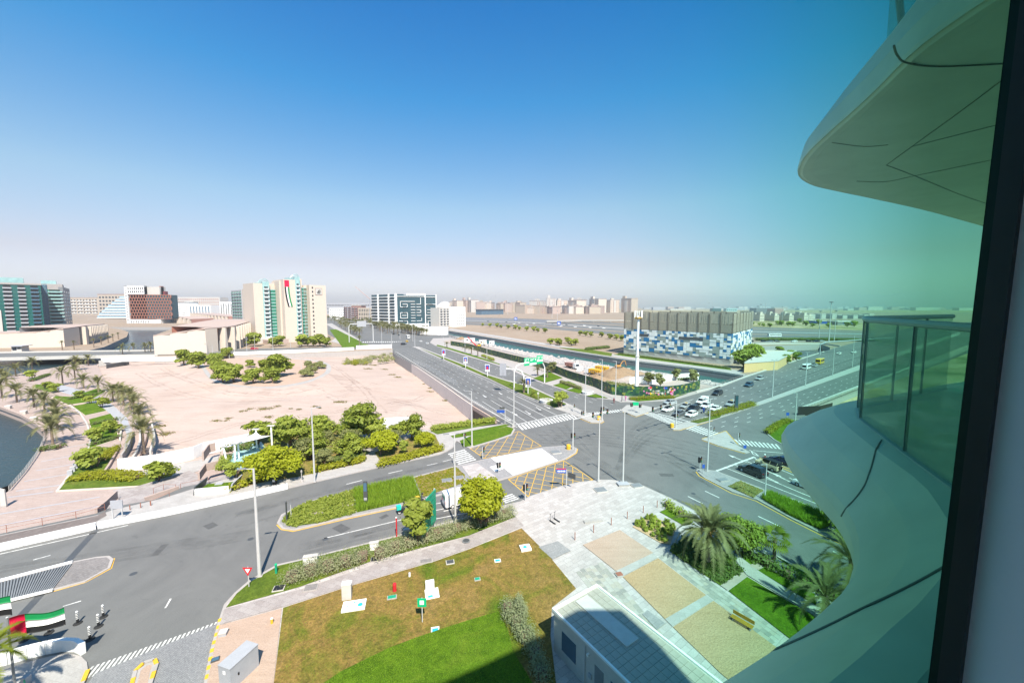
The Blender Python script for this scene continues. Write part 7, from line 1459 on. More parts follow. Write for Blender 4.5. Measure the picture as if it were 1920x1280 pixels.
wall_thing('road_parapet','pale low parapet and walkway on the balcony side of the right road','parapet',[(1500,768),(1545,751),(1620,722),(1720,684)],.5,.9,'offwhite',0,10,'parapet_panel'); railing('railing','dark railing on the balcony side bridge edge of the right road',[(1506,770),(1545,755),(1620,727)],1.2,0,'darkgrey',1.2,3)
wall_thing('black_hoarding','black fence panel with a faint round emblem at the bridge end','fence',[(1496,778),(1530,778),(1560,770)],2.4,.1,'black',0,5)
# sand heaps on the site
def heap(x,y,r_,h_,seed,mat='earth',z=KZ):
 rn = random.Random(seed); mb = MB(); V,F = [],[]; n = 18; m_ = 7; c = P(x,y,z)
 for j in range(m_):
  t_ = j / (m_ - 1)
  for i in range(n): a = 2 * PI * i / n; rr_ = r_ * (1 - t_) * (1 + .22 * math.sin(3 * a + seed) + rn.uniform(-.12,.12)); V.append((c.x + rr_ * math.cos(a),c.y + rr_ * .8 * math.sin(a),z - .1 + h_ * (t_ ** .8) * rn.uniform(.9,1.1)))
 for j in range(m_ - 1): F += [(j * n + i,j * n + (i + 1) % n,(j + 1) * n + (i + 1) % n,(j + 1) * n + i) for i in range(n)]
 mb.add(V,F); o = mb.build('sand_heap',M[mat],smooth=True); return o
for k,(x,y,r_,h_,lab,m_) in enumerate(((1150,706,9,4,'largest brown sand heap between the excavators','earth'),(1118,713,6,2.4,'brown sand heap in front of the yellow trucks','earth'),(1168,700,8,3,'rubble heap by the canal bank, right of the orange excavator','earth'),(1180,711,6,1.6,'low pale heap beside the white mast','sitesand'),(866,636,5,2.6,'round spoil heap near the site cabins','earth'))): tag(heap(x,y,r_,h_,k,m_),lab,'sand heap')
for k,(x,y,w,c) in enumerate(((880,641,9,'white'),(905,645,6,'white'),(922,647,4,'white'))):
 t = thing('site_cabin','white site cabin near the canal, %s from the left' % ORD[k],'cabin',P(x,y,KZ),0,'white site cabins'); MB().box(-w / 2,w / 2,0,4,0,3.2).build('wall',M[c],t); MB().box(-w / 2 - .2,w / 2 + .2,-.2,4.2,3.2,3.4).build('roof',M['offwhite'],t); MB().box(-w * .3,-w * .1,-.05,.02,1,2.2).build('window',M['glass_dark'],t); MB().box(w * .1,w * .25,-.05,.02,.1,2.3).build('door',M['midgrey'],t)
# bridge deck of the cross road over the left canal, and the far flyover
bd_ = thing('road_bridge','low concrete road bridge crossing the left water on round piers','bridge',(0,0,0))
mb = MB(); Lp,Rp = [P(x,y) for x,y in ((-900,708),(-300,689),(0,673),(160,669),(296,667))],[P(x,y) for x,y in ((-900,690),(-300,674),(0,662),(160,659.5),(296,658))]
for (a,b,c,d) in zip(Lp,Lp[1:],Rp[1:],Rp): mb.frustum([p + Vector((0,0,-1.3)) for p in (a,b,c,d)],[p + Vector((0,0,.03)) for p in (a,b,c,d)])
mb.build('deck',M['concrete'],bd_)
for side in (Lp,Rp):
 mb = MB()
 for a,b in zip(side,side[1:]): d = b - a; mb.box(0,d.length,-.25,.25,-1.0,1.0,0,math.atan2(d.y,d.x),(a.x,a.y))
 mb.build('parapet',M['offwhite'],bd_)
for t_ in (.1,.2,.3,.42,.5,.6,.7,.8,.88):
 for s in (.25,.5,.75): p = resample(Lp,40)[int(t_ * 39)].lerp(resample(Rp,40)[int(t_ * 39)],s); MB().tube([(p.x,p.y,-6),(p.x,p.y,-1.2)],.7,10).build('pier',M['concrete'],bd_)
b = Bld('gatehouse','small grey gatehouse on the cross road at the far left','gatehouse',(22,660),(41,659.5),649.5,6); b.body('offwhite'); b.part('roof',MB().box(-1.5,b.W + 1.5,-1.5,7,b.H,b.H + .4),'lavgrey'); b.part('window',MB().box(b.W * .6,b.W * .9,-.06,.05,b.H * .5,b.H * .8),'glass_dark'); b.part('window',MB().box(b.W * .1,b.W * .5,-.06,.05,b.H * .3,b.H * .85),'glass_dark')
fb = thing('flyover','pale highway flyover on single piers left of the clad building','flyover',(0,0,0)); pts = [P(1025,606),P(1090,604),P(1172,604),P(1300,604)]; zt_ = at_depth(1100,600.8,pts[1].y).z
mb = MB()
for a,b_ in zip(pts,pts[1:]): mb.frustum([a + Vector((0,0,zt_ - 2)),b_ + Vector((0,0,zt_ - 2)),b_ + Vector((0,16,zt_ - 2)),a + Vector((0,16,zt_ - 2))],[a + Vector((0,-1,zt_ + 1)),b_ + Vector((0,-1,zt_ + 1)),b_ + Vector((0,17,zt_ + 1)),a + Vector((0,17,zt_ + 1))])
mb.build('deck',M['offwhite'],fb)
for x,y in ((1059,608),(1114,608),(1146,609)): p = P(x,605); MB().tube([(p.x,p.y + 8,-.5),(p.x,p.y + 8,zt_ - 2)],[1.2,2.0],8).build('pier',M['concrete'],fb)
wall_thing('highway_wall','long grey sound wall along the first highway','wall',[(850,599),(960,602.5),(1030,605)],5.2,.5,'lavgrey',0,30,'wall_panel'); wall_thing('highway_wall','panelled grey wall below the second highway beside the dark pool','wall',[(1404,650),(1470,647),(1545,646)],3.5,.5,'lavgrey',-3.2,6,'wall_panel')
wall_thing('highway_barrier','pale barrier along the near edge of the second highway','barrier',[(1404,646),(1470,644.5),(1545,645),(1575,650)],1.0,.4,'offwhite',0,12,'barrier_block')
# ================================================================ lamp posts, masts, signs and signals
def lamp(h,arms=1,r0=.12,mat='polegrey',alen=1.1):
 t = thing('street_lamp','','street lamp'); MB().tube([(0,0,-.1),(0,0,h * .5),(0,0,h)],[r0,r0 * .8,r0 * .5],8).build('pole',M[mat],t); MB().box(-.28,.28,-.28,.28,-.05,.08).build('base_plate',M['concrete'],t)
 for s in ((1,),(1,-1))[arms - 1]:
  ar = MB().tube([(0,0,h - .05),(0,s * alen,h + .1)],.04,6).build('arm',M[mat],t); MB().frustum([(-.13,s * alen - .4,h + .05),(.13,s * alen - .4,h + .05),(.13,s * alen + .4,h + .08),(-.13,s * alen + .4,h + .08)],[(-.1,s * alen - .35,h + .18),(.1,s * alen - .35,h + .18),(.1,s * alen + .35,h + .18),(-.1,s * alen + .35,h + .18)]).build('lantern',M['midgrey'],ar)
 return t
LP = {}
def put_lamp(x,y,yt,label,arms=1,rot=0,z=KZ,group=None,r0=.12):
 h = hgt(x,y,yt,z); k = (round(h),arms,r0)
 if k not in LP: LP[k] = t = lamp(h,arms,r0); index(t); t.location = P(x,y,z); t.rotation_euler = (0,0,rot); t['label'] = label
 else: t = dup(LP[k],P(x,y,z),rot,label); t.scale.z = h / k[0]
 if group: t['group'] = group
GL = 'street lamps around the junction'
put_lamp(487,1080,878,'tall street lamp on the grass corner of the left road',1,1.9,group=GL,r0=.2); put_lamp(590,903,765,'street lamp on the pavement in front of the park',1,-1.3,group=GL,r0=.16); put_lamp(854,981,812,'street lamp between the slender tree and the dense rounded tree',1,1.9,group=GL,r0=.16); put_lamp(1122,903,783,'street lamp on the plaza edge, left one of the pair',1,2.2,group=GL,r0=.15); put_lamp(1168,906,771,'street lamp on a square plinth at the plaza edge',1,2.2,group=GL,r0=.15); put_lamp(1326,883,748,'street lamp on the nose of the lower right median',2,2.0,group=GL,r0=.14); put_lamp(1434,936,870,'shorter lamp post behind the flower bed of the lower right median',1,2,group=GL,r0=.11)
for x,y,yt,lab in ((885,836,733,'street lamp on the grass by the underpass'),(963.5,800,689,'street lamp at the left end of the first zebra crossing'),(1097,779,694,'street lamp on the crossing island'),(1128,743,673,'street lamp on the verge in front of the hoarding, left'),(1154,748,676,'street lamp on the verge in front of the hoarding, right'),(1448,745,675,'double lamp on the right road median, nearest'),(1510,723,658,'double lamp on the right road median behind the white minibus'),(1561,704,652,'double lamp on the right road median, third from the junction'),(1598,688,630,'double lamp on the right road median beside the balcony glass'),(1491,790,737,'lamp post by the curved corner lawn'),(872,662,640,'lamp post on the verge behind the second banner'),(832,650,632,'lamp post on the verge behind the far banner'),(913,674,650,'lamp post on the verge behind the third banner'),(735,660,625,'lamp post at the end of the long white fence'),(716,645,610,'lamp post at the left side of the far junction'),(778,650,625,'lamp post on the far tip of the boulevard median'),(750,636,606,'slim lamp post on the far boulevard, first'),(774,640,610,'slim lamp post on the far boulevard, second')): put_lamp(x,y,yt,lab,2 if 'double' in lab else 1,2.0,group=GL,r0=.16)
for k,(x,y,yt,z) in enumerate(((339,662,627,0),(378,662,640,0),(388,662,640,0),(400,680,648,IZ),(440,664,620,0),(413,662,638,0),(478,656,628,0),(463,658,630,0),(512,656,624,0),(545,652,635,0),(565,694,672,IZ),(430,672,657,IZ))): put_lamp(x,y,yt,'thin lamp post around the white fence and oval terrace, %s from the left' % ORD[k],1,k,z,'lamp posts around the oval terrace',.14)
for k,(x,y,yt,w) in enumerate(((1554,640,566,.5),(1564,640,582,.35),(1535,638,583,.35),(1466,606,575,.3),(952,590,553,.6),(915,588,552.5,.8),(929,588,553.5,.6),(892,588,553.5,.6),(1035,597,567,.5),(1045,603,583,.4))):
 h = hgt(x,y,yt); t = thing('light_mast',('tallest light mast on the far highway, right of the tan building','shorter light mast just right of the tallest mast','light mast left of the tallest mast','thin light mast above the sand coloured villas','rightmost floodlight mast above the low terracotta row','second floodlight mast above the low terracotta row','third floodlight mast above the low terracotta row','leftmost floodlight mast above the low terracotta row','pale mast in front of the tall terracotta quarter','short pale mast by the flyover')[k],'light mast',P(x,y),0,'tall light masts'); MB().tube([(0,0,0),(0,0,h)],[w,w * .5],6).build('pole',M['polegrey'],t); MB().lathe([(w * 3,h - .5),(w * 3.4,h),(w,h + .5)],8).build('lamp_ring',M['midgrey'],t)
t = thing('telecom_mast','tall thick white telecom mast with antennas behind the printed hoarding','mast',P(1193,742,KZ)); h = hgt(1193,742,592,KZ); MB().tube([(0,0,0),(0,0,h * .5),(0,0,h * .51),(0,0,h)],[.62,.55,.42,.36],12).build('shaft',M['white'],t); MB().lathe([(.75,h * .5 - .2),(.75,h * .5 + .1)],12).build('collar',M['offwhite'],t); MB().lathe([(1.1,h - 1.0),(1.3,h - .7),(1.1,h - .4)],10).build('platform',M['brownwood'],t)
for k in range(6): a = k * PI / 3; MB().box(-.15,.15,-.1,.1,h - .6,h + 1.7,0,a,(1.2 * math.cos(a),1.2 * math.sin(a))).build('antenna',M['white'],t)
# traffic signals
def head(mb_parent,x,y,z,rot=0,s=1.0):
 hsg = MB().box(-.17 * s,.17 * s,-.12 * s,.12 * s,z - .5 * s,z + .5 * s,0,rot,(x,y)).build('signal_head',M['black'],mb_parent); hsg2 = MB()
 for k,c in enumerate(('maroon','brownwood','hosegreen')): m = MB(); m.box(-.09 * s,.09 * s,-.15 * s,-.12 * s,z + (.3 - .3 * k) * s - .09,z + (.3 - .3 * k) * s + .09,0,rot,(x,y)); m.build('lens',M[c],hsg)
def arm_signal(x,y,yt,x2,y2,label,heads,nose=True):
 b = P(x,y,KZ); h = hgt(x,y,yt,KZ); e = at_depth(x2,y2,1) ; dd = at_depth(x2,y2,1) - Vector((0,0,CAM_H)); tt = (h + KZ - CAM_H) / dd.z; e = Vector((0,0,CAM_H)) + dd * tt - b
 t = thing('traffic_signal',label,'traffic light',b); MB().tube([(0,0,0),(0,0,h)],[.16,.11],8).build('pole',M['polegrey'],t); MB().tube([(0,0,h - .05),(e.x,e.y,h + .25)],[.1,.06],6).build('arm',M['polegrey'],t)
 for q in heads: head(t,e.x * q,e.y * q,h + .25 * q - .1,.6,1.1)
 head(t,.3,.1,3.0,.6); head(t,-.3,-.1,3.0,2.2)
 if nose: mb = MB(); mb.lathe([(.46,0),(.46,.8),(.38,1.0),(.1,1.08)],12,0,(-.9,.1,0)); mb.build('guard',M['yellow'],t)
 return t
arm_signal(1074,842,786,1140,772,'traffic signal with a long arm on the concrete divider nose',(.55,.78,.98)); arm_signal(1267,801,755,1224,768,'traffic signal with an arm over the waiting cars',(.3,.68,1.0)); arm_signal(1129,787,741,1127,741,'traffic signal on the crossing island with a yellow guard',())
def post_signal(x,y,yt,label,n=1,z=KZ,green=False):
 h = hgt(x,y,yt,z); t = thing('traffic_signal',label,'traffic light',P(x,y,z),.5,'post mounted traffic signals'); MB().tube([(0,0,0),(0,0,h)],.07,6).build('pole',M['polegrey'],t)
 for k in range(n): head(t,.25 * (1 if k == 0 else -1),0,h - .55,1.2 * k + .3)
 return t
for a_ in ((870,838,812,'signal post on the grass beside the underpass',1),(905,860,838,'signal post on the left corner of the first yellow box',1),(935,887,866,'pair of signal heads on the grey paving beside the white concrete',2),(985,938,907,'signal post at the plaza corner below the second yellow box',2),(1312,882,856,'signal pair on the nose of the lower right median',2),(1384,834,811,'signal post on the triangle island',1),(1336,822,800,'slim signal post at the left corner of the triangle island',1),(1075,771,757,'signal post at the end of the boulevard median',1),(1092,785,770,'signal post at the front of the crossing island',2),(1184,778,755,'signal pair beside the green street sign on the slip island',2),(1200,775,757,'signal post right of the green street sign on the slip island',2),(850,868,850,'push button post beside the zebra crossing',1)): post_signal(*a_)
# signs
def sign(name,label,x,y,yt,parts,z=KZ,rot=0,r_=.05,cat='road sign'):
 h = hgt(x,y,yt,z); t = thing(name,label,cat,P(x,y,z),rot); MB().tube([(0,0,0),(0,0,h)],r_,6).build('post',M['polegrey'],t)
 for (x0_,x1_,z0_,z1_,mat) in parts: MB().box(x0_,x1_,-.09,-.05,h + z0_,h + z1_).build('plate',M[mat],t)
 return t,h
def tri(t,h,s=.55):
 for k,(m,q,y) in enumerate((('red',s,-.08),('white',s * .5,-.1))): mb = MB(); zc = h - .35; mb.frustum([(-q,y,zc + q * .58),(q,y,zc + q * .58),(0,y,zc - q * 1.15)],[(-q,y + .02,zc + q * .58),(q,y + .02,zc + q * .58),(0,y + .02,zc - q * 1.15)]); mb.build('face' if k else 'triangle',M[m],t)
t,h = sign('give_way_sign','red and white give way triangle on the grass corner',467,1100,1062,[]); tri(t,h)
t,h = sign('street_sign','street name post with a blue plate and a dark plate on the plaza edge',1062,915,880,[(-1.7,-.1,-.55,.25,'signblue')],r_=.07); MB().box(.1,1.5,.3,.36,h - 1.4,h - .5,0,-.7).build('plate',M['darkgrey'],t); MB().box(-1.7,-.1,-.1,-.092,h + .08,h + .25).build('stripe',M['red'],t)
for k in range(5): MB().box(-1.5 + k * .27,-1.32 + k * .27,-.1,-.092,h - .35,h - .1).build('lettering',M['white'],t)
sign('street_sign','blue street name plate beside the underpass railing',947,795,767,[(-2.1,-.1,-.9,-.2,'signblue'),(-1.4,-.1,.1,.6,'darkgrey')],r_=.09); sign('street_sign','green street sign on the slip island',1191,772,754,[(-.9,.9,-.9,.1,'signgreen')]); sign('info_sign','small blue keep right sign on the triangle island tip',1396,845,834,[(-.3,.3,-.7,0,'signblue')]); sign('info_sign','small blue sign on the bridge side of the right road',1476,787,773,[(-.4,.4,-.8,0,'signblue')]); sign('info_sign','small blue cycle sign on the lower right median nose',1318,887,870,[(-.2,.25,-.7,0,'signblue')]); sign('street_sign','blue plate sign in front of the printed hoarding',1246,747,726,[(-.2,.8,-.5,.1,'signblue')]); sign('info_sign','small white sign post in the boulevard median',1009,752,735,[(-.3,.3,-.6,0,'offwhite')])
t,h = sign('assembly_sign','green assembly point sign on a white post in the lawn',792,1166,1120,[(-.42,.42,-.85,.0,'signgreen')],.16); m_ = MB().box(-.2,.2,-.1,-.092,h - .62,h - .2).build('symbol',M['white'],t)
for k,(x,y,yt) in enumerate(((832,674,655),(873,690,669),(914,706,683),(990,738,708))):
 h = hgt(x,y,yt,KZ); t = thing('banner_post','lit poster board on a post in the boulevard median, %s' % ('farthest of the four','second farthest of the four','third, left of the cantilever sign','nearest, right of the cantilever sign')[k],'poster board',P(x,y,KZ),0,'poster boards in the median'); MB().tube([(0,0,0),(0,0,h * .45)],.14,8).build('post',M['white'],t); bx = MB().box(-.95,.95,-.16,.16,h * .42,h).build('case',M['white'],t); MB().box(-.8,.8,-.19,-.165,h * .58,h * .96).build('poster',M['signblue'],bx); MB().frustum([(-.5,-.2,h * .6),(.45,-.2,h * .6),(.45,-.19,h * .6),(-.5,-.19,h * .6)],[(-.25,-.2,h * .86),(.3,-.2,h * .84),(.3,-.19,h * .84),(-.25,-.19,h * .86)]).build('figure',M['terracotta' if k % 2 else 'red'],bx); MB().box(-.6,.6,-.2,-.19,h * .46,h * .5).build('lettering',M['lavgrey'],bx)
# green direction gantry over the right carriageway
gt = thing('sign_gantry','arched white gantry carrying three green direction signs','sign gantry',P(1021,717,KZ)); g0 = P(1021,717,KZ); g1 = P(964,727,KZ); hG = hgt(1021,717,676,KZ) + 0; v = (g1 - g0); L = v.length; u = v.normalized()
MB().tube([Vector((0,0,0)),Vector((0,0,hG * .7)),u * 1.2 + Vector((0,0,hG * .92)),u * 3.5 + Vector((0,0,hG)),u * (L - 3.5) + Vector((0,0,hG)),u * (L - 1.2) + Vector((0,0,hG * .92)),v + Vector((0,0,hG * .7)),v],.22,8).build('frame',M['white'],gt)
nG = Vector((u.y,-u.x,0)); nG = nG if nG.y < 0 else -nG
def on_gantry(px): # parameter along the beam for a pixel column
 best = min(range(200),key=lambda k: abs(960 + FOC * (g0 + u * (L * k / 199)).x / ((g0 + u * (L * k / 199)).y * CP - (hG - CAM_H) * SP) - px)); return L * best / 199
for k,(xa,xb,za,zb) in enumerate(((981.5,991,-1.0,2.0),(991.5,1004.5,-1.0,1.7),(1005,1016.5,-.9,2.4))):
 ta,tb_ = on_gantry(xa),on_gantry(xb); a,b = g0 + u * ta + nG * .35 - g0,g0 + u * tb_ + nG * .35 - g0; z0_,z1_ = hG + za,hG + zb
 def plate(f0,f1,h0,h1,o,mat,nm,par): p,q_ = a.lerp(b,f0) + nG * o,a.lerp(b,f1) + nG * o; return MB().frustum([p + Vector((0,0,h0)),q_ + Vector((0,0,h0)),q_ + nG * .04 + Vector((0,0,h0)),p + nG * .04 + Vector((0,0,h0))],[p + Vector((0,0,h1)),q_ + Vector((0,0,h1)),q_ + nG * .04 + Vector((0,0,h1)),p + nG * .04 + Vector((0,0,h1))]).build(nm,M[mat],par)
 bd2 = plate(0,1,z0_,z1_,0,'signgreen','sign_board',gt); H_ = z1_ - z0_
 plate(.02,.98,z0_ + .28 * H_ if k != 1 else z0_ + .03,z0_ + .5 * H_ if k != 1 else z0_ + .3 * H_,.05,'white','white_panel',bd2)
 for j in range(3): plate(.12,.12 + .2 * (j + 2) * .7,z0_ + H_ * (.58 + .12 * j),z0_ + H_ * (.58 + .12 * j) + .14,.05,'white','lettering',bd2)
 plate(.8,.9,z0_ + H_ * .62,z0_ + H_ * .88,.05,'white','arrow_mark',bd2)
ct = thing('cantilever_sign','white cantilever arm with grey sign backs over the left carriageway','road sign',P(982,737,KZ)); c0_ = P(982,737,KZ); hC = hgt(982,737,693,KZ); e = P(937,727,0); dd = at_depth(937,691,1) - Vector((0,0,CAM_H)); tt = (hC + KZ - CAM_H) / dd.z; e = Vector((0,0,CAM_H)) + dd * tt - c0_; e.z = hC
MB().tube([Vector((0,0,0)),Vector((0,0,hC * .72)),Vector((e.x * .08,e.y * .08,hC * .92)),Vector((e.x * .25,e.y * .25,hC)),e],.22,8).build('frame',M['white'],ct); MB().lathe([(.3,0),(.3,2.2)],8).build('sleeve',M['darkgrey'],ct)
ee = Vector((e.x,e.y,0)).normalized(); Le = Vector((e.x,e.y,0)).length
for (f0,f1,z0_,z1_) in ((.72,.86,-2.4,2.0),(.86,1.0,-2.4,2.0)): p,q_ = ee * (Le * f0),ee * (Le * f1 - .1); nn = Vector((-ee.y,ee.x,0)) * .2; MB().frustum([p + nn + Vector((0,0,hC + z0_)),q_ + nn + Vector((0,0,hC + z0_)),q_ + nn * 1.4 + Vector((0,0,hC + z0_)),p + nn * 1.4 + Vector((0,0,hC + z0_))],[p + nn + Vector((0,0,hC + z1_)),q_ + nn + Vector((0,0,hC + z1_)),q_ + nn * 1.4 + Vector((0,0,hC + z1_)),p + nn * 1.4 + Vector((0,0,hC + z1_))]).build('sign_back',M['lavgrey'],ct)
def far_gantry(label,xa,ya,xb,yb,yt,board=None,mat='polegrey',bc='lavgrey'):
 a,b = P(xa,ya),P(xb,yb); h = hgt(xa,ya,yt); t = thing('sign_gantry',label,'sign gantry',a); d = b - a; MB().tube([Vector((0,0,0)),Vector((0,0,h * .85)),d * .06 + Vector((0,0,h)),d * .94 + Vector((0,0,h)),d + Vector((0,0,h * .85)),d],.4,6).build('frame',M[mat],t)
 if board: p,q_ = d * board[0],d * board[1]; MB().frustum([p + Vector((0,-.5,h - 2.5)),q_ + Vector((0,-.5,h - 2.5)),q_ + Vector((0,-.3,h - 2.5)),p + Vector((0,-.3,h - 2.5))],[p + Vector((0,-.5,h + 2.5)),q_ + Vector((0,-.5,h + 2.5)),q_ + Vector((0,-.3,h + 2.5)),p + Vector((0,-.3,h + 2.5))]).build('sign_back',M[bc],t)
far_gantry('arched gantry with a grey sign back over the far boulevard',655,642,700,640,607.5,(.35,.72)); far_gantry('curved gantry arm over the right road near the balcony glass',1537,665,1680,652,642,None,'lavgrey')
for k,(x,y,yt) in enumerate(((967,606,595),(1048,612,603))): t = thing('highway_sign','blue highway sign, %s' % ('left one of the two beyond the canal' if k == 0 else 'right one of the two, nearer the flyover'),'road sign',P(x,y)); h = hgt(x,y,yt); MB().tube([(0,0,0),(0,0,h)],.3,6).build('post',M['polegrey'],t); MB().box(-3,3,-.5,-.2,h - 5,h + .5).build('board',M['signblue'],t); MB().box(-2.2,1.2,-.6,-.52,h - 2,h - 1.2).build('lettering',M['white'],t); MB().box(-2.2,2.2,-.6,-.52,h - 3.6,h - 2.8).build('lettering',M['white'],t)
for k,(x,yb,yt,lab) in enumerate(((1435,586,568,'tower crane above the concrete frame on the horizon, taller'),(1430,586,571,'tower crane above the concrete frame on the horizon, shorter'),(1335,583,566,'thin tower crane above the parking building on the horizon'))): h = hgt(x,yb,yt); t = thing('tower_crane',lab,'crane',P(x,yb)); MB().tube([(0,0,0),(0,0,h)],1.6,4).build('mast',M['lavgrey'],t); MB().tube([(-30,0,h - 6),(60,0,h - 6)],1.2,4).build('jib',M['lavgrey'],t); MB().box(-30,-22,-2,2,h - 12,h - 6).build('counterweight',M['midgrey'],t)
t = thing('crane_boom','long thin red crane boom leaning above the meander patterned block','crane',P(692,606)); b0 = P(692,606); tp = at_depth(666,537,b0.y) - b0; b1 = at_depth(694,561,b0.y) - b0; MB().tube([Vector((0,0,0)),b1],.5,5).build('mast',M['lavgrey'],t); MB().tube([b1,tp],.4,5).build('boom',M['terracotta'],t)
# dark totem in the grass median, blade signs, hydrants, cabinets, bollards
t = thing('totem','dark slim glass totem standing in the tall grass median','totem',P(686,946,KZ),.1); MB().box(-.28,.28,-.14,.14,0,3.7).build('body',M['darkgrey'],t); MB().box(-.22,.22,-.16,-.14,2.2,3.5).build('screen',M['glass_blue'],t); MB().box(-.22,.22,-.16,-.14,.8,1.2).build('screen',M['lavgrey'],t)
t = thing('totem','dark banner totem on the nose of the right road median','totem',P(1380,770,KZ),.1); MB().box(-.5,.5,-.15,.15,0,4.6).build('body',M['darkgrey'],t); MB().box(-.4,.4,-.17,-.15,1.6,4.4).build('banner',M['glass_navy'],t)
t = thing('blade_post','thin dark post at the left tip of the grass median','post',P(538,979,KZ)); MB().box(-.05,.05,-.12,.12,0,3.0).build('blade',M['darkgrey'],t); MB().box(-.15,.15,-.15,.15,0,.06).build('base_plate',M['midgrey'],t)
t = thing('marker_post','thin grey post beside the dark post in the groundcover','post',P(546,970,KZ)); MB().tube([(0,0,0),(0,0,2)],.05,6).build('post',M['polegrey'],t); MB().lathe([(.08,2),(.08,2.1)],8).build('cap',M['midgrey'],t)
t = thing('marker_post','slim crimson post on the verge beside the slender tree','post',P(744,1006,KZ)); MB().box(-.07,.07,-.07,.07,0,2.6).build('post',M['red'],t); MB().box(-.09,.09,-.09,.09,2.6,2.7).build('cap',M['white'],t)
t = thing('mesh_screen','tall green mesh sign screen seen edge on beside the slender tree','screen',P(806,1003,KZ),1.35); MB().box(-2.0,2.0,-.05,.05,1.0,5.4).build('mesh_panel',M['hosegreen'],t)
for s in (-1,1): MB().box(s * 1.9 - .08,s * 1.9 + .08,.06,.2,0,5.5).build('post',M['polegrey'],t)
for k in range(6): MB().box(-2,2,-.075,-.052,1.3 + k * .75,1.36 + k * .75).build('batten',M['glass_green'],t)
def simple(name,label,cat,x,y,boxes,rot=0,z=KZ,group=None):
 t = thing(name,label,cat,P(x,y,z),rot,group)
 for nm,mat,x0_,x1_,y0_,y1_,z0_,z1_ in boxes: MB().box(x0_,x1_,y0_,y1_,z0_,z1_).build(nm,M[mat],t)
 return t
simple('utility_cabinet','large grey metal utility cabinet on the pink gravel','cabinet',441,1276,[('case','lavgrey',-.62,.62,-.8,1.6,0,1.9),('top','lavgrey',-.65,.65,-.83,1.63,1.9,1.97),('notice','white',-.12,.12,-.83,-.8,1.35,1.6),('handle','black',.62,.66,-.2,-.1,.9,1.1)],-.3)
simple('meter_box','small stone coloured meter box on the pink gravel','cabinet',419,1190,[('case','lavgrey',-.3,.3,-.3,.3,0,.35),('lid','offwhite',-.33,.33,-.33,.33,.35,.4)],.3); simple('floodlight','square floodlight lying at the edge of the pink gravel','lamp',404,1238,[('housing','darkgrey',-.3,.3,-.22,.22,.05,.18),('glass','glass_blue',-.24,.24,-.17,.17,.18,.2)],.5)
simple('meter_cabinet','white meter cabinet at the left end of the verge hedge','cabinet',583,1057,[('case','white',-.75,.75,-.25,.25,0,1.0),('lid','offwhite',-.8,.8,-.3,.3,1.0,1.06)],.25); simple('meter_cabinet','white meter cabinet between the two verge hedges','cabinet',702,1030,[('case','white',-.5,.5,-.22,.22,0,.95),('lid','offwhite',-.55,.55,-.27,.27,.95,1.0)],.25); simple('meter_cabinet','white meter cabinet beside the slim crimson post','cabinet',763,1005,[('case','white',-.4,.4,-.25,.25,0,1.0),('lid','offwhite',-.44,.44,-.29,.29,1.0,1.05)],.25); simple('meter_cabinet','tall pale cabinet at the lawn edge above the large concrete cover','cabinet',651,1122,[('case','offwhite',-.45,.45,-.3,.3,0,1.7),('lid','white',-.48,.48,-.33,.33,1.7,1.75)],.2)
def cover(label,x,y,w,d,rot,h_=.25,inset=None,base='white',im='cyan'):
 t = thing('access_cover',label,'access cover',P(x,y,KZ + .03),rot); MB().box(-w / 2,w / 2,-d / 2,d / 2,-.1,h_).build('slab',M[base],t)
 if inset:
  for k,(cx,cy_,rr_,kind_) in enumerate(inset):
   if kind_ == 'o': MB().lathe([(rr_,h_),(rr_,h_ + .03),(rr_ * .6,h_ + .04)],16,0,(cx,cy_,0)).build('lid',M[im],t)
   else: MB().box(cx - rr_,cx + rr_,cy_ - rr_ * .6,cy_ + rr_ * .6,h_,h_ + .03).build('lid',M[im],t)
cover('large white concrete access cover with a round turquoise lid in the brown lawn',664,1137,2.2,1.35,.22,.22,((.6,-.1,.24,'o'),(-.6,-.05,.07,'b'),(0,.3,.1,'b'))); cover('white concrete access cover with a turquoise disc near the plaza',985,1029,1.3,1.1,.25,.3,((-.05,0,.24,'o'),(.3,.3,.08,'b'))); cover('square white frame with a turquoise lid near the plaza corner of the lawn',933,1051,.75,.65,.2,.05,((0,0,.27,'b'),)); cover('small white frame with a turquoise lid at the edge of the bright grass',816,1181,.75,.75,.2,.05,((0,0,.27,'b'),)); cover('white slab with a turquoise lid under the slatted cabinet in the lawn',810,1113,1.4,1.5,.3,.08,((-.2,-.4,.24,'b'),))
simple('slatted_cabinet','white louvred cabinet standing on the slab in the lawn','cabinet',806,1105,[('case','white',-.45,.45,-.2,.2,.1,1.0)] + [('louvre','lavgrey',-.4,.4,-.23,-.2,.2 + .12 * k,.24 + .12 * k) for k in range(6)],.3)
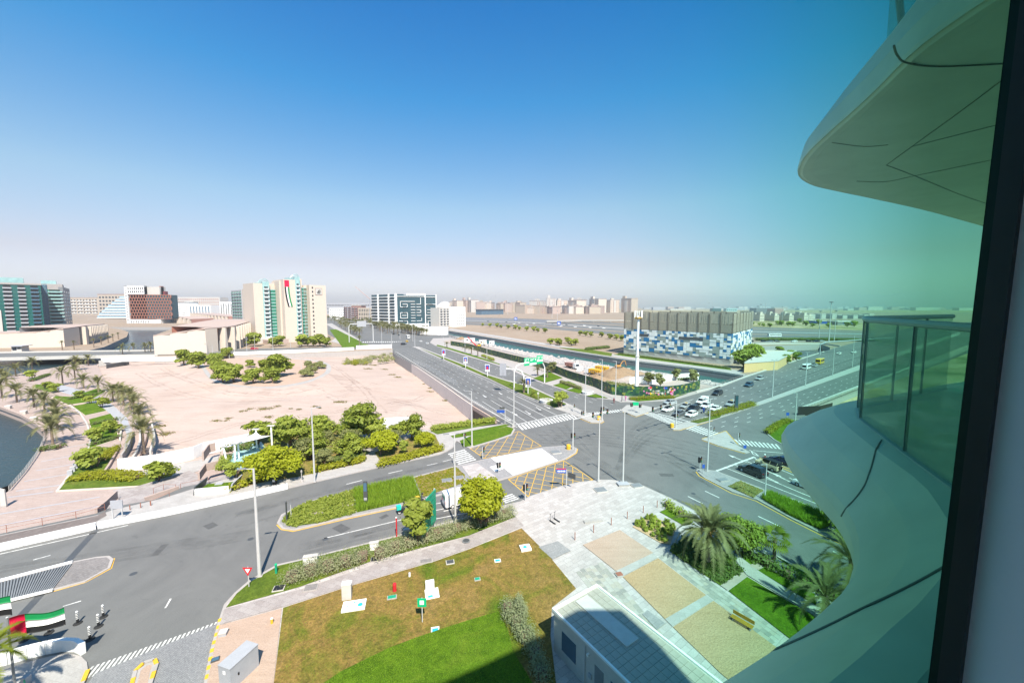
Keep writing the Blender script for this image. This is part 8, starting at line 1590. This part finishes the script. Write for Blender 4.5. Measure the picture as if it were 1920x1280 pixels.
for lab,x,y,w,d,m in (('dark access cover beside the end of the verge hedge',523,1104,.95,.75,'black'),('brown access cover set in the footpath',583,1103,1.2,.9,'brownpaving'),('brown access cover half in the footpath, half in the lawn',799,1053,1.3,.6,'brownpaving'),('dark grey access cover in the lawn below the round manhole',844,1055,.8,.6,'darkgrey'),('green access cover in the middle of the lawn',735,1121,.8,.4,'hosegreen'),('small green access cover right of the white louvred cabinet',895,1087,.5,.35,'hosegreen'),('dark square cover in the plaza near the lamps',1126,919,1.8,1.5,'midgrey'),('dark cover with a pale frame on the plaza kerb',1194,911,1.6,1.3,'midgrey'),('rust brown square plate beside the second gravel bed',1161,1078,.7,.6,'rust'),('black cover between the two verge hedges',703,1050,.8,.7,'black'),('dark square cover on the concrete divider nose',1042,848,1.8,1.5,'midgrey'),('grey cover in the flower bed, left',838,901,1.6,1.2,'midgrey'),('grey cover in the flower bed, right',860,896,1.6,1.2,'midgrey'),('grey cover on the lower right median nose',1355,900,1.7,1.0,'midgrey'),('long pale slot cover in the plaza',1112,977,2.6,.5,'concrete'),('sand coloured stone plate in the groundcover, left',595,960,1.6,1.1,'sitesand'),('sand coloured stone plate in the groundcover, right',652,947,1.5,1.0,'sitesand')):
 t = thing('access_cover',lab,'access cover',P(x,y,KZ),.25); MB().box(-w / 2 - .08,w / 2 + .08,-d / 2 - .08,d / 2 + .08,.0,.16).build('frame',M['concrete' if 'dark' not in lab else 'offwhite'],t); MB().box(-w / 2,w / 2,-d / 2,d / 2,.16,.2).build('lid',M[m],t)
t = thing('access_cover','round dark manhole in the footpath','access cover',P(874,1013,KZ + .16)); MB().lathe([(.52,0),(.52,.02)],20).build('frame',M['midgrey'],t); MB().lathe([(.4,.022),(.4,.035)],20).build('lid',M['darkgrey'],t)
t = thing('hydrant','red fire hydrant cabinet in the brown lawn','hydrant',P(740,1108,KZ)); MB().lathe([(.2,0),(.2,.8),(.16,.9),(.04,.95)],12).build('body',M['red'],t); MB().lathe([(.23,0),(.23,.08)],12).build('base',M['maroon'],t)
t = thing('valve_post','small white valve post in the brown lawn','post',P(768,1081,KZ)); MB().lathe([(.12,0),(.12,.45)],10).build('body',M['white'],t); MB().lathe([(.14,.45),(.1,.52)],10).build('cap',M['offwhite'],t)
t = thing('valve_post','green post on the grass corner beside the tall lamp','post',P(518,1075,KZ)); MB().lathe([(.12,0),(.12,1.1)],10).build('body',M['hosegreen'],t); MB().lathe([(.15,1.1),(.1,1.2)],10).build('cap',M['signgreen'],t)
t = thing('valve_post','yellow stub post on the pink gravel','post',P(510,1169,KZ)); MB().lathe([(.12,0),(.12,.55)],10).build('body',M['yellow'],t); MB().lathe([(.13,.55),(.1,.6)],10).build('cap',M['white'],t)
for k,(x,y) in enumerate(((1078,1012),(1113,998),(1146,984),(1176,972),(1206,961),(1232,951))): t = thing('bollard','slim brown bollard on the plaza, %s from the left' % ORD[k],'bollard',P(x,y,KZ),0,'brown bollards across the plaza'); MB().lathe([(.055,0),(.055,1.05)],8).build('post',M['rust'],t); MB().lathe([(.07,1.05),(.02,1.1)],8).build('cap',M['brick'],t)
bp0 = None
for k,(x,y) in enumerate(((194,1156),(185,1174),(146,1168),(169,1198),(92,1186),(45,1200))):
 lab = 'black and white striped road bollard, %s' % ('farthest right','just in front of the farthest right one','middle one beside a lane dash','nearest to the curved white wall','partly behind the flag tip','under the flag, farthest left')[k]
 if bp0 is None:
  bp0 = thing('road_bollard',lab,'bollard',P(x,y),0,'striped road bollards'); MB().lathe([(.34,0),(.34,.04),(.22,.08),(.1,.1)],14).build('base',M['rubber'],bp0); MB().lathe([(.1,.08),(.085,1.15)],10).build('post',M['black'],bp0)
  for j in range(4): MB().lathe([(.1,.5 + j * .16),(.1,.57 + j * .16)],10).build('band',M['white'],bp0)
  MB().lathe([(.09,1.13),(.1,1.2),(.03,1.28)],10).build('cap',M['white'],bp0); index(bp0)
 else: dup(bp0,P(x,y),0,lab)
# curved white wall, pavement and flag poles at the bottom left
wall_thing('curved_wall','white rendered low wall curling round the entrance pavement','wall',[(-60,1262),(0,1245),(60,1228),(95,1220),(125,1215),(148,1217),(157,1224)],.95,.35,'white',.1,1.1,'wall_block')
island('entrance_pavement',[(-200,1320),(0,1256),(60,1238),(95,1229),(130,1224),(152,1229),(163,1240),(165,1256),(155,1280),(140,1310),(100,1400),(-200,1400)],'palepaving'); kerb_blocks([(165,1258),(155,1282),(143,1305)],1)
simple('cabinet','small green and grey box on the entrance pavement','cabinet',50,1282,[('case','lavgrey',-.2,.2,-.2,.2,0,.7),('panel','hosegreen',.05,.2,-.22,-.2,.2,.6)])
def flagpole(label,x,yb,yt,ang,seed,zt=None):
 b = P(x,yb,KZ); h = hgt(x,yb,yt,KZ); t = thing('flagpole',label,'flagpole',b); MB().tube([(0,0,0),(0,0,h)],[.09,.06],8).build('pole',M['midgrey'],t); MB().lathe([(.02,h),(.08,h + .06),(.02,h + .12)],8).build('finial',M['polegrey'],t)
 fl_ = thing('flag',label.replace('dark grey pole','flag').replace('carrying','showing'),'flag',(b.x,b.y,KZ)); Lf_,Hf = 3.1,1.55; n = 16; c,s = math.cos(ang),math.sin(ang)
 def fp(u,v): w = .22 * math.sin(u * 5.5 + seed) * u ** .6; dr = .55 * u * u + .1 * math.sin(u * 7 + seed); return Vector((.08 * c + u * Lf_ * c * .93 - w * s,.08 * s + u * Lf_ * s * .93 + w * c,h - .1 - v * Hf - dr * .6 + .12 * math.sin(u * 6 + seed + v)))
 def cloth(nm,mat,u0,u1,v0,v1):
  mb = MB(); V = []
  for i in range(n + 1):
   for j in range(5): p = fp(u0 + (u1 - u0) * i / n,v0 + (v1 - v0) * j / 4); V.append(p)
  F = [(i * 5 + j,i * 5 + j + 1,(i + 1) * 5 + j + 1,(i + 1) * 5 + j) for i in range(n) for j in range(4)]; V2 = [p + Vector((-.012 * s,.012 * c,0)) for p in V]; k = len(V)
  rim_ = [(j,0) for j in range(5)] + [(4,i) for i in range(1,n + 1)] + [(j,n) for j in (3,2,1,0)] + [(0,i) for i in range(n - 1,0,-1)]; ix = [i * 5 + j for j,i in rim_]
  mb.add(V + V2,F + [tuple(q + k for q in f[::-1]) for f in F] + [(ix[a],ix[(a + 1) % len(ix)],ix[(a + 1) % len(ix)] + k,ix[a] + k) for a in range(len(ix))]); mb.build(nm,M[mat],fl_,True)
 cloth('red_field','flagred',0,.27,0,1)
 for k,(nm,mat) in enumerate((('green_stripe','flaggreen'),('white_stripe','white'),('black_stripe','black'))): cloth(nm,mat,.27,1,k / 3,(k + 1) / 3)
flagpole('dark grey pole carrying a red green white black banner, right of the two',30,1300,1158,.55,1.0); flagpole('dark grey pole carrying a red green white black banner, left at the frame edge',-62,1300,1128,.3,2.2)
# kiosk with a tiled roof, and the bench
A,B_,C_ = P(1035,1140,4.0),P(1119,1094,4.0),P(1300,1285,4.0); ux = (B_ - A); ux.z = 0; uy = (C_ - B_); uy.z = 0; Wk,Lk = ux.length,13.5; ux.normalize(); uy = Vector((uy.x,uy.y,0)).normalized()
uy = (uy - ux * uy.dot(ux)).normalized()
kk = thing('kiosk','low white kiosk building with a tiled flat roof below the window','kiosk',Vector((A.x,A.y,KZ)),math.atan2(ux.y,ux.x))
sy = 1 if (Vector((-ux.y,ux.x,0)).dot(uy) > 0) else -1; Y = lambda v_: v_ * sy
def kbox(nm,mat,x0_,x1_,y0_,y1_,z0_,z1_): y0_,y1_ = sorted((Y(y0_),Y(y1_))); return MB().box(x0_,x1_,y0_,y1_,z0_,z1_).build(nm,M[mat],kk)
kbox('wall','offwhite',.12,Wk - .12,.12,Lk,0,3.5); kbox('roof_slab','offwhite',0,Wk,0,Lk,3.5,3.72)
for q in ((0,Wk,0,.16),(0,.16,.16,Lk),(Wk - .16,Wk,.16,Lk)): kbox('parapet','white',*q,3.72,3.9)
nt = 0; tm = MB(); tile_me = {}
x_ = .22; dx_ = .62; nx_ = int((Wk - .44) / dx_); dx_ = (Wk - .44) / nx_
for i in range(nx_):
 for j in range(int((Lk - .3) / .62)):
  yy0,yy1 = sorted((Y(.24 + j * .62),Y(.24 + j * .62 + .59)))
  o = link('roof_tile',tile_me.setdefault('t',MB().box(0,dx_ - .03,0,.59,0,.04).mesh('roof_tile',M['kiosktile'] if 'kiosktile' in M else M['lavgrey'])),kk); o.location = (.22 + i * dx_,yy0,3.725 + random.uniform(-.004,.004))
kbox('roof_panel','offwhite',Wk * .42,Wk * .68,.5,6.2,3.78,3.86)
for (y0_,y1_,m) in ((1.2,2.9,'pane_shop'),(5.0,5.9,'midgrey'),(6.6,8.2,'pane_shop')): kbox('door' if m == 'midgrey' else 'window',m,.09,.13,y0_,y1_,.3 if m == 'midgrey' else .9,2.6)
kbox('camera','white',-.12,.1,4.3,4.45,2.9,3.05); kbox('intercom','lavgrey',.02,.12,4.4,4.7,1.1,1.5); kbox('downpipe','polegrey',.02,.12,3.9,4.0,0,3.5)
bn = thing('bench','yellow brown slatted bench on the third gravel bed','bench',P(1391,1172,KZ),dir_px((1374,1152),(1412,1174)))
for k in range(4): MB().box(-.95,.95,-.28 + k * .14,-.18 + k * .14,.42,.46).build('slat',M['brownwood'],bn)
for k in range(3): MB().box(-.95,.95,.3,.34,.52 + k * .13,.62 + k * .13).build('back_slat',M['brownwood'],bn)
for s in (-1,1): MB().box(s * .75 - .05,s * .75 + .05,-.25,.3,0,.42).build('leg',M['midgrey'],bn)
t = thing('waste_bin','dark waste bin with a white notice beside the park pavement','bin',P(515,907,KZ)); MB().box(-.3,.3,-.25,.25,0,1.0).build('body',M['black'],t); MB().box(-.2,.2,-.27,-.25,.5,.85).build('notice',M['white'],t)
t = thing('lamp_pedestal','grey pedestal lamp on the pavement left of the park lamp post','post',P(566,903,KZ)); MB().lathe([(.3,0),(.22,.3),(.08,.4),(.07,1.6),(.14,1.7),(.14,2.0),(.04,2.1)],10).build('column',M['concrete'],t); MB().lathe([(.36,0),(.36,.06)],10).build('base',M['palepaving'],t)
simple('lamp_plinth','square pale plinth under the right plaza lamp','plinth',1168,909,[('block','concrete',-.9,.9,-.6,.6,0,.3),('top','lavgrey',-.95,.95,-.65,.65,.3,.34)],.1)
for lab,x,y in (('round white planter in the boulevard median',1024,754),('round white planter on the verge by the hoarding',1102,738)): t = thing('planter',lab,'planter',P(x,y,KZ)); MB().lathe([(1.8,0),(2.1,.9),(1.9,.95)],20).build('bowl',M['white'],t); MB().lathe([(1.75,.955),(.2,1.0)],16).build('soil',M['palepaving'],t)
# pedestrians at the far kerb
for k,(x,y,c) in enumerate(((1166,752,'darkgrey'),(1173,751,'pink'),(1151,756,'maroon'))):
 p = thing('person','pedestrian in %s clothes near the hoarding corner, %s' % (('dark','pinkish','dark red')[k],('in the middle','on the right','on the left')[k]),'person',P(x,y,KZ),k)
 me = bpy.data.meshes.new('person'); me.from_pydata([(0,0,.92),(0,0,1.2),(0,0,1.45),(0,0,1.55),(0,.0,1.72),(0,.2,1.42),(.05,.26,1.12),(.12,.25,.86),(0,-.2,1.42),(-.05,-.26,1.12),(.05,-.25,.86),(.02,.1,.88),(.12,.1,.5),(.05,.1,.06),(.2,.1,.03),(-.02,-.1,.88),(-.1,-.1,.5),(-.25,-.1,.08),(-.1,-.1,.03)],[(0,1),(1,2),(2,3),(3,4),(2,5),(5,6),(6,7),(2,8),(8,9),(9,10),(0,11),(11,12),(12,13),(13,14),(0,15),(15,16),(16,17),(17,18)],[])
 o = link('body',me,p); o.modifiers.new('skin','SKIN')
 for q_,rr_ in zip(me.skin_vertices[0].data,[.15,.14,.16,.06,.1,.07,.05,.04,.07,.05,.04,.1,.08,.055,.045,.1,.08,.055,.045]): q_.radius = (rr_,rr_)
 me.skin_vertices[0].data[0].use_root = True; s_ = o.modifiers.new('smooth','SUBSURF'); s_.levels = s_.render_levels = 1; me.materials.append(M[c]); MB().lathe([(.02,-.1),(.09,-.09),(.115,0),(.08,.09),(.02,.11)],10,0,(.01,0,1.72)).build('head',M['skin'],p,True); MB().lathe([(.12,0),(.1,.07),(.03,.12)],10,0,(-.01,0,1.73)).build('hair',M['black'],p,True)
# ================================================================ desert haze
mb = MB(); mb.box(-7500,7500,-60,8600,-9.5,260); hz = mb.build('haze',[]); hz['kind'] = 'stuff'
hm = bpy.data.materials.new('haze'); hm.use_nodes = True; hn = hm.node_tree.nodes; hn.clear(); ho = hn.new('ShaderNodeOutputMaterial'); hv = hn.new('ShaderNodeVolumePrincipled')
hv.inputs['Color'].default_value = (.95,.95,.97,1); hv.inputs['Density'].default_value = 1.3e-4; hv.inputs['Anisotropy'].default_value = .2; hm.node_tree.links.new(hv.outputs[0],ho.inputs['Volume']); hz.data.materials.append(hm)
bpy.context.view_layer.update()
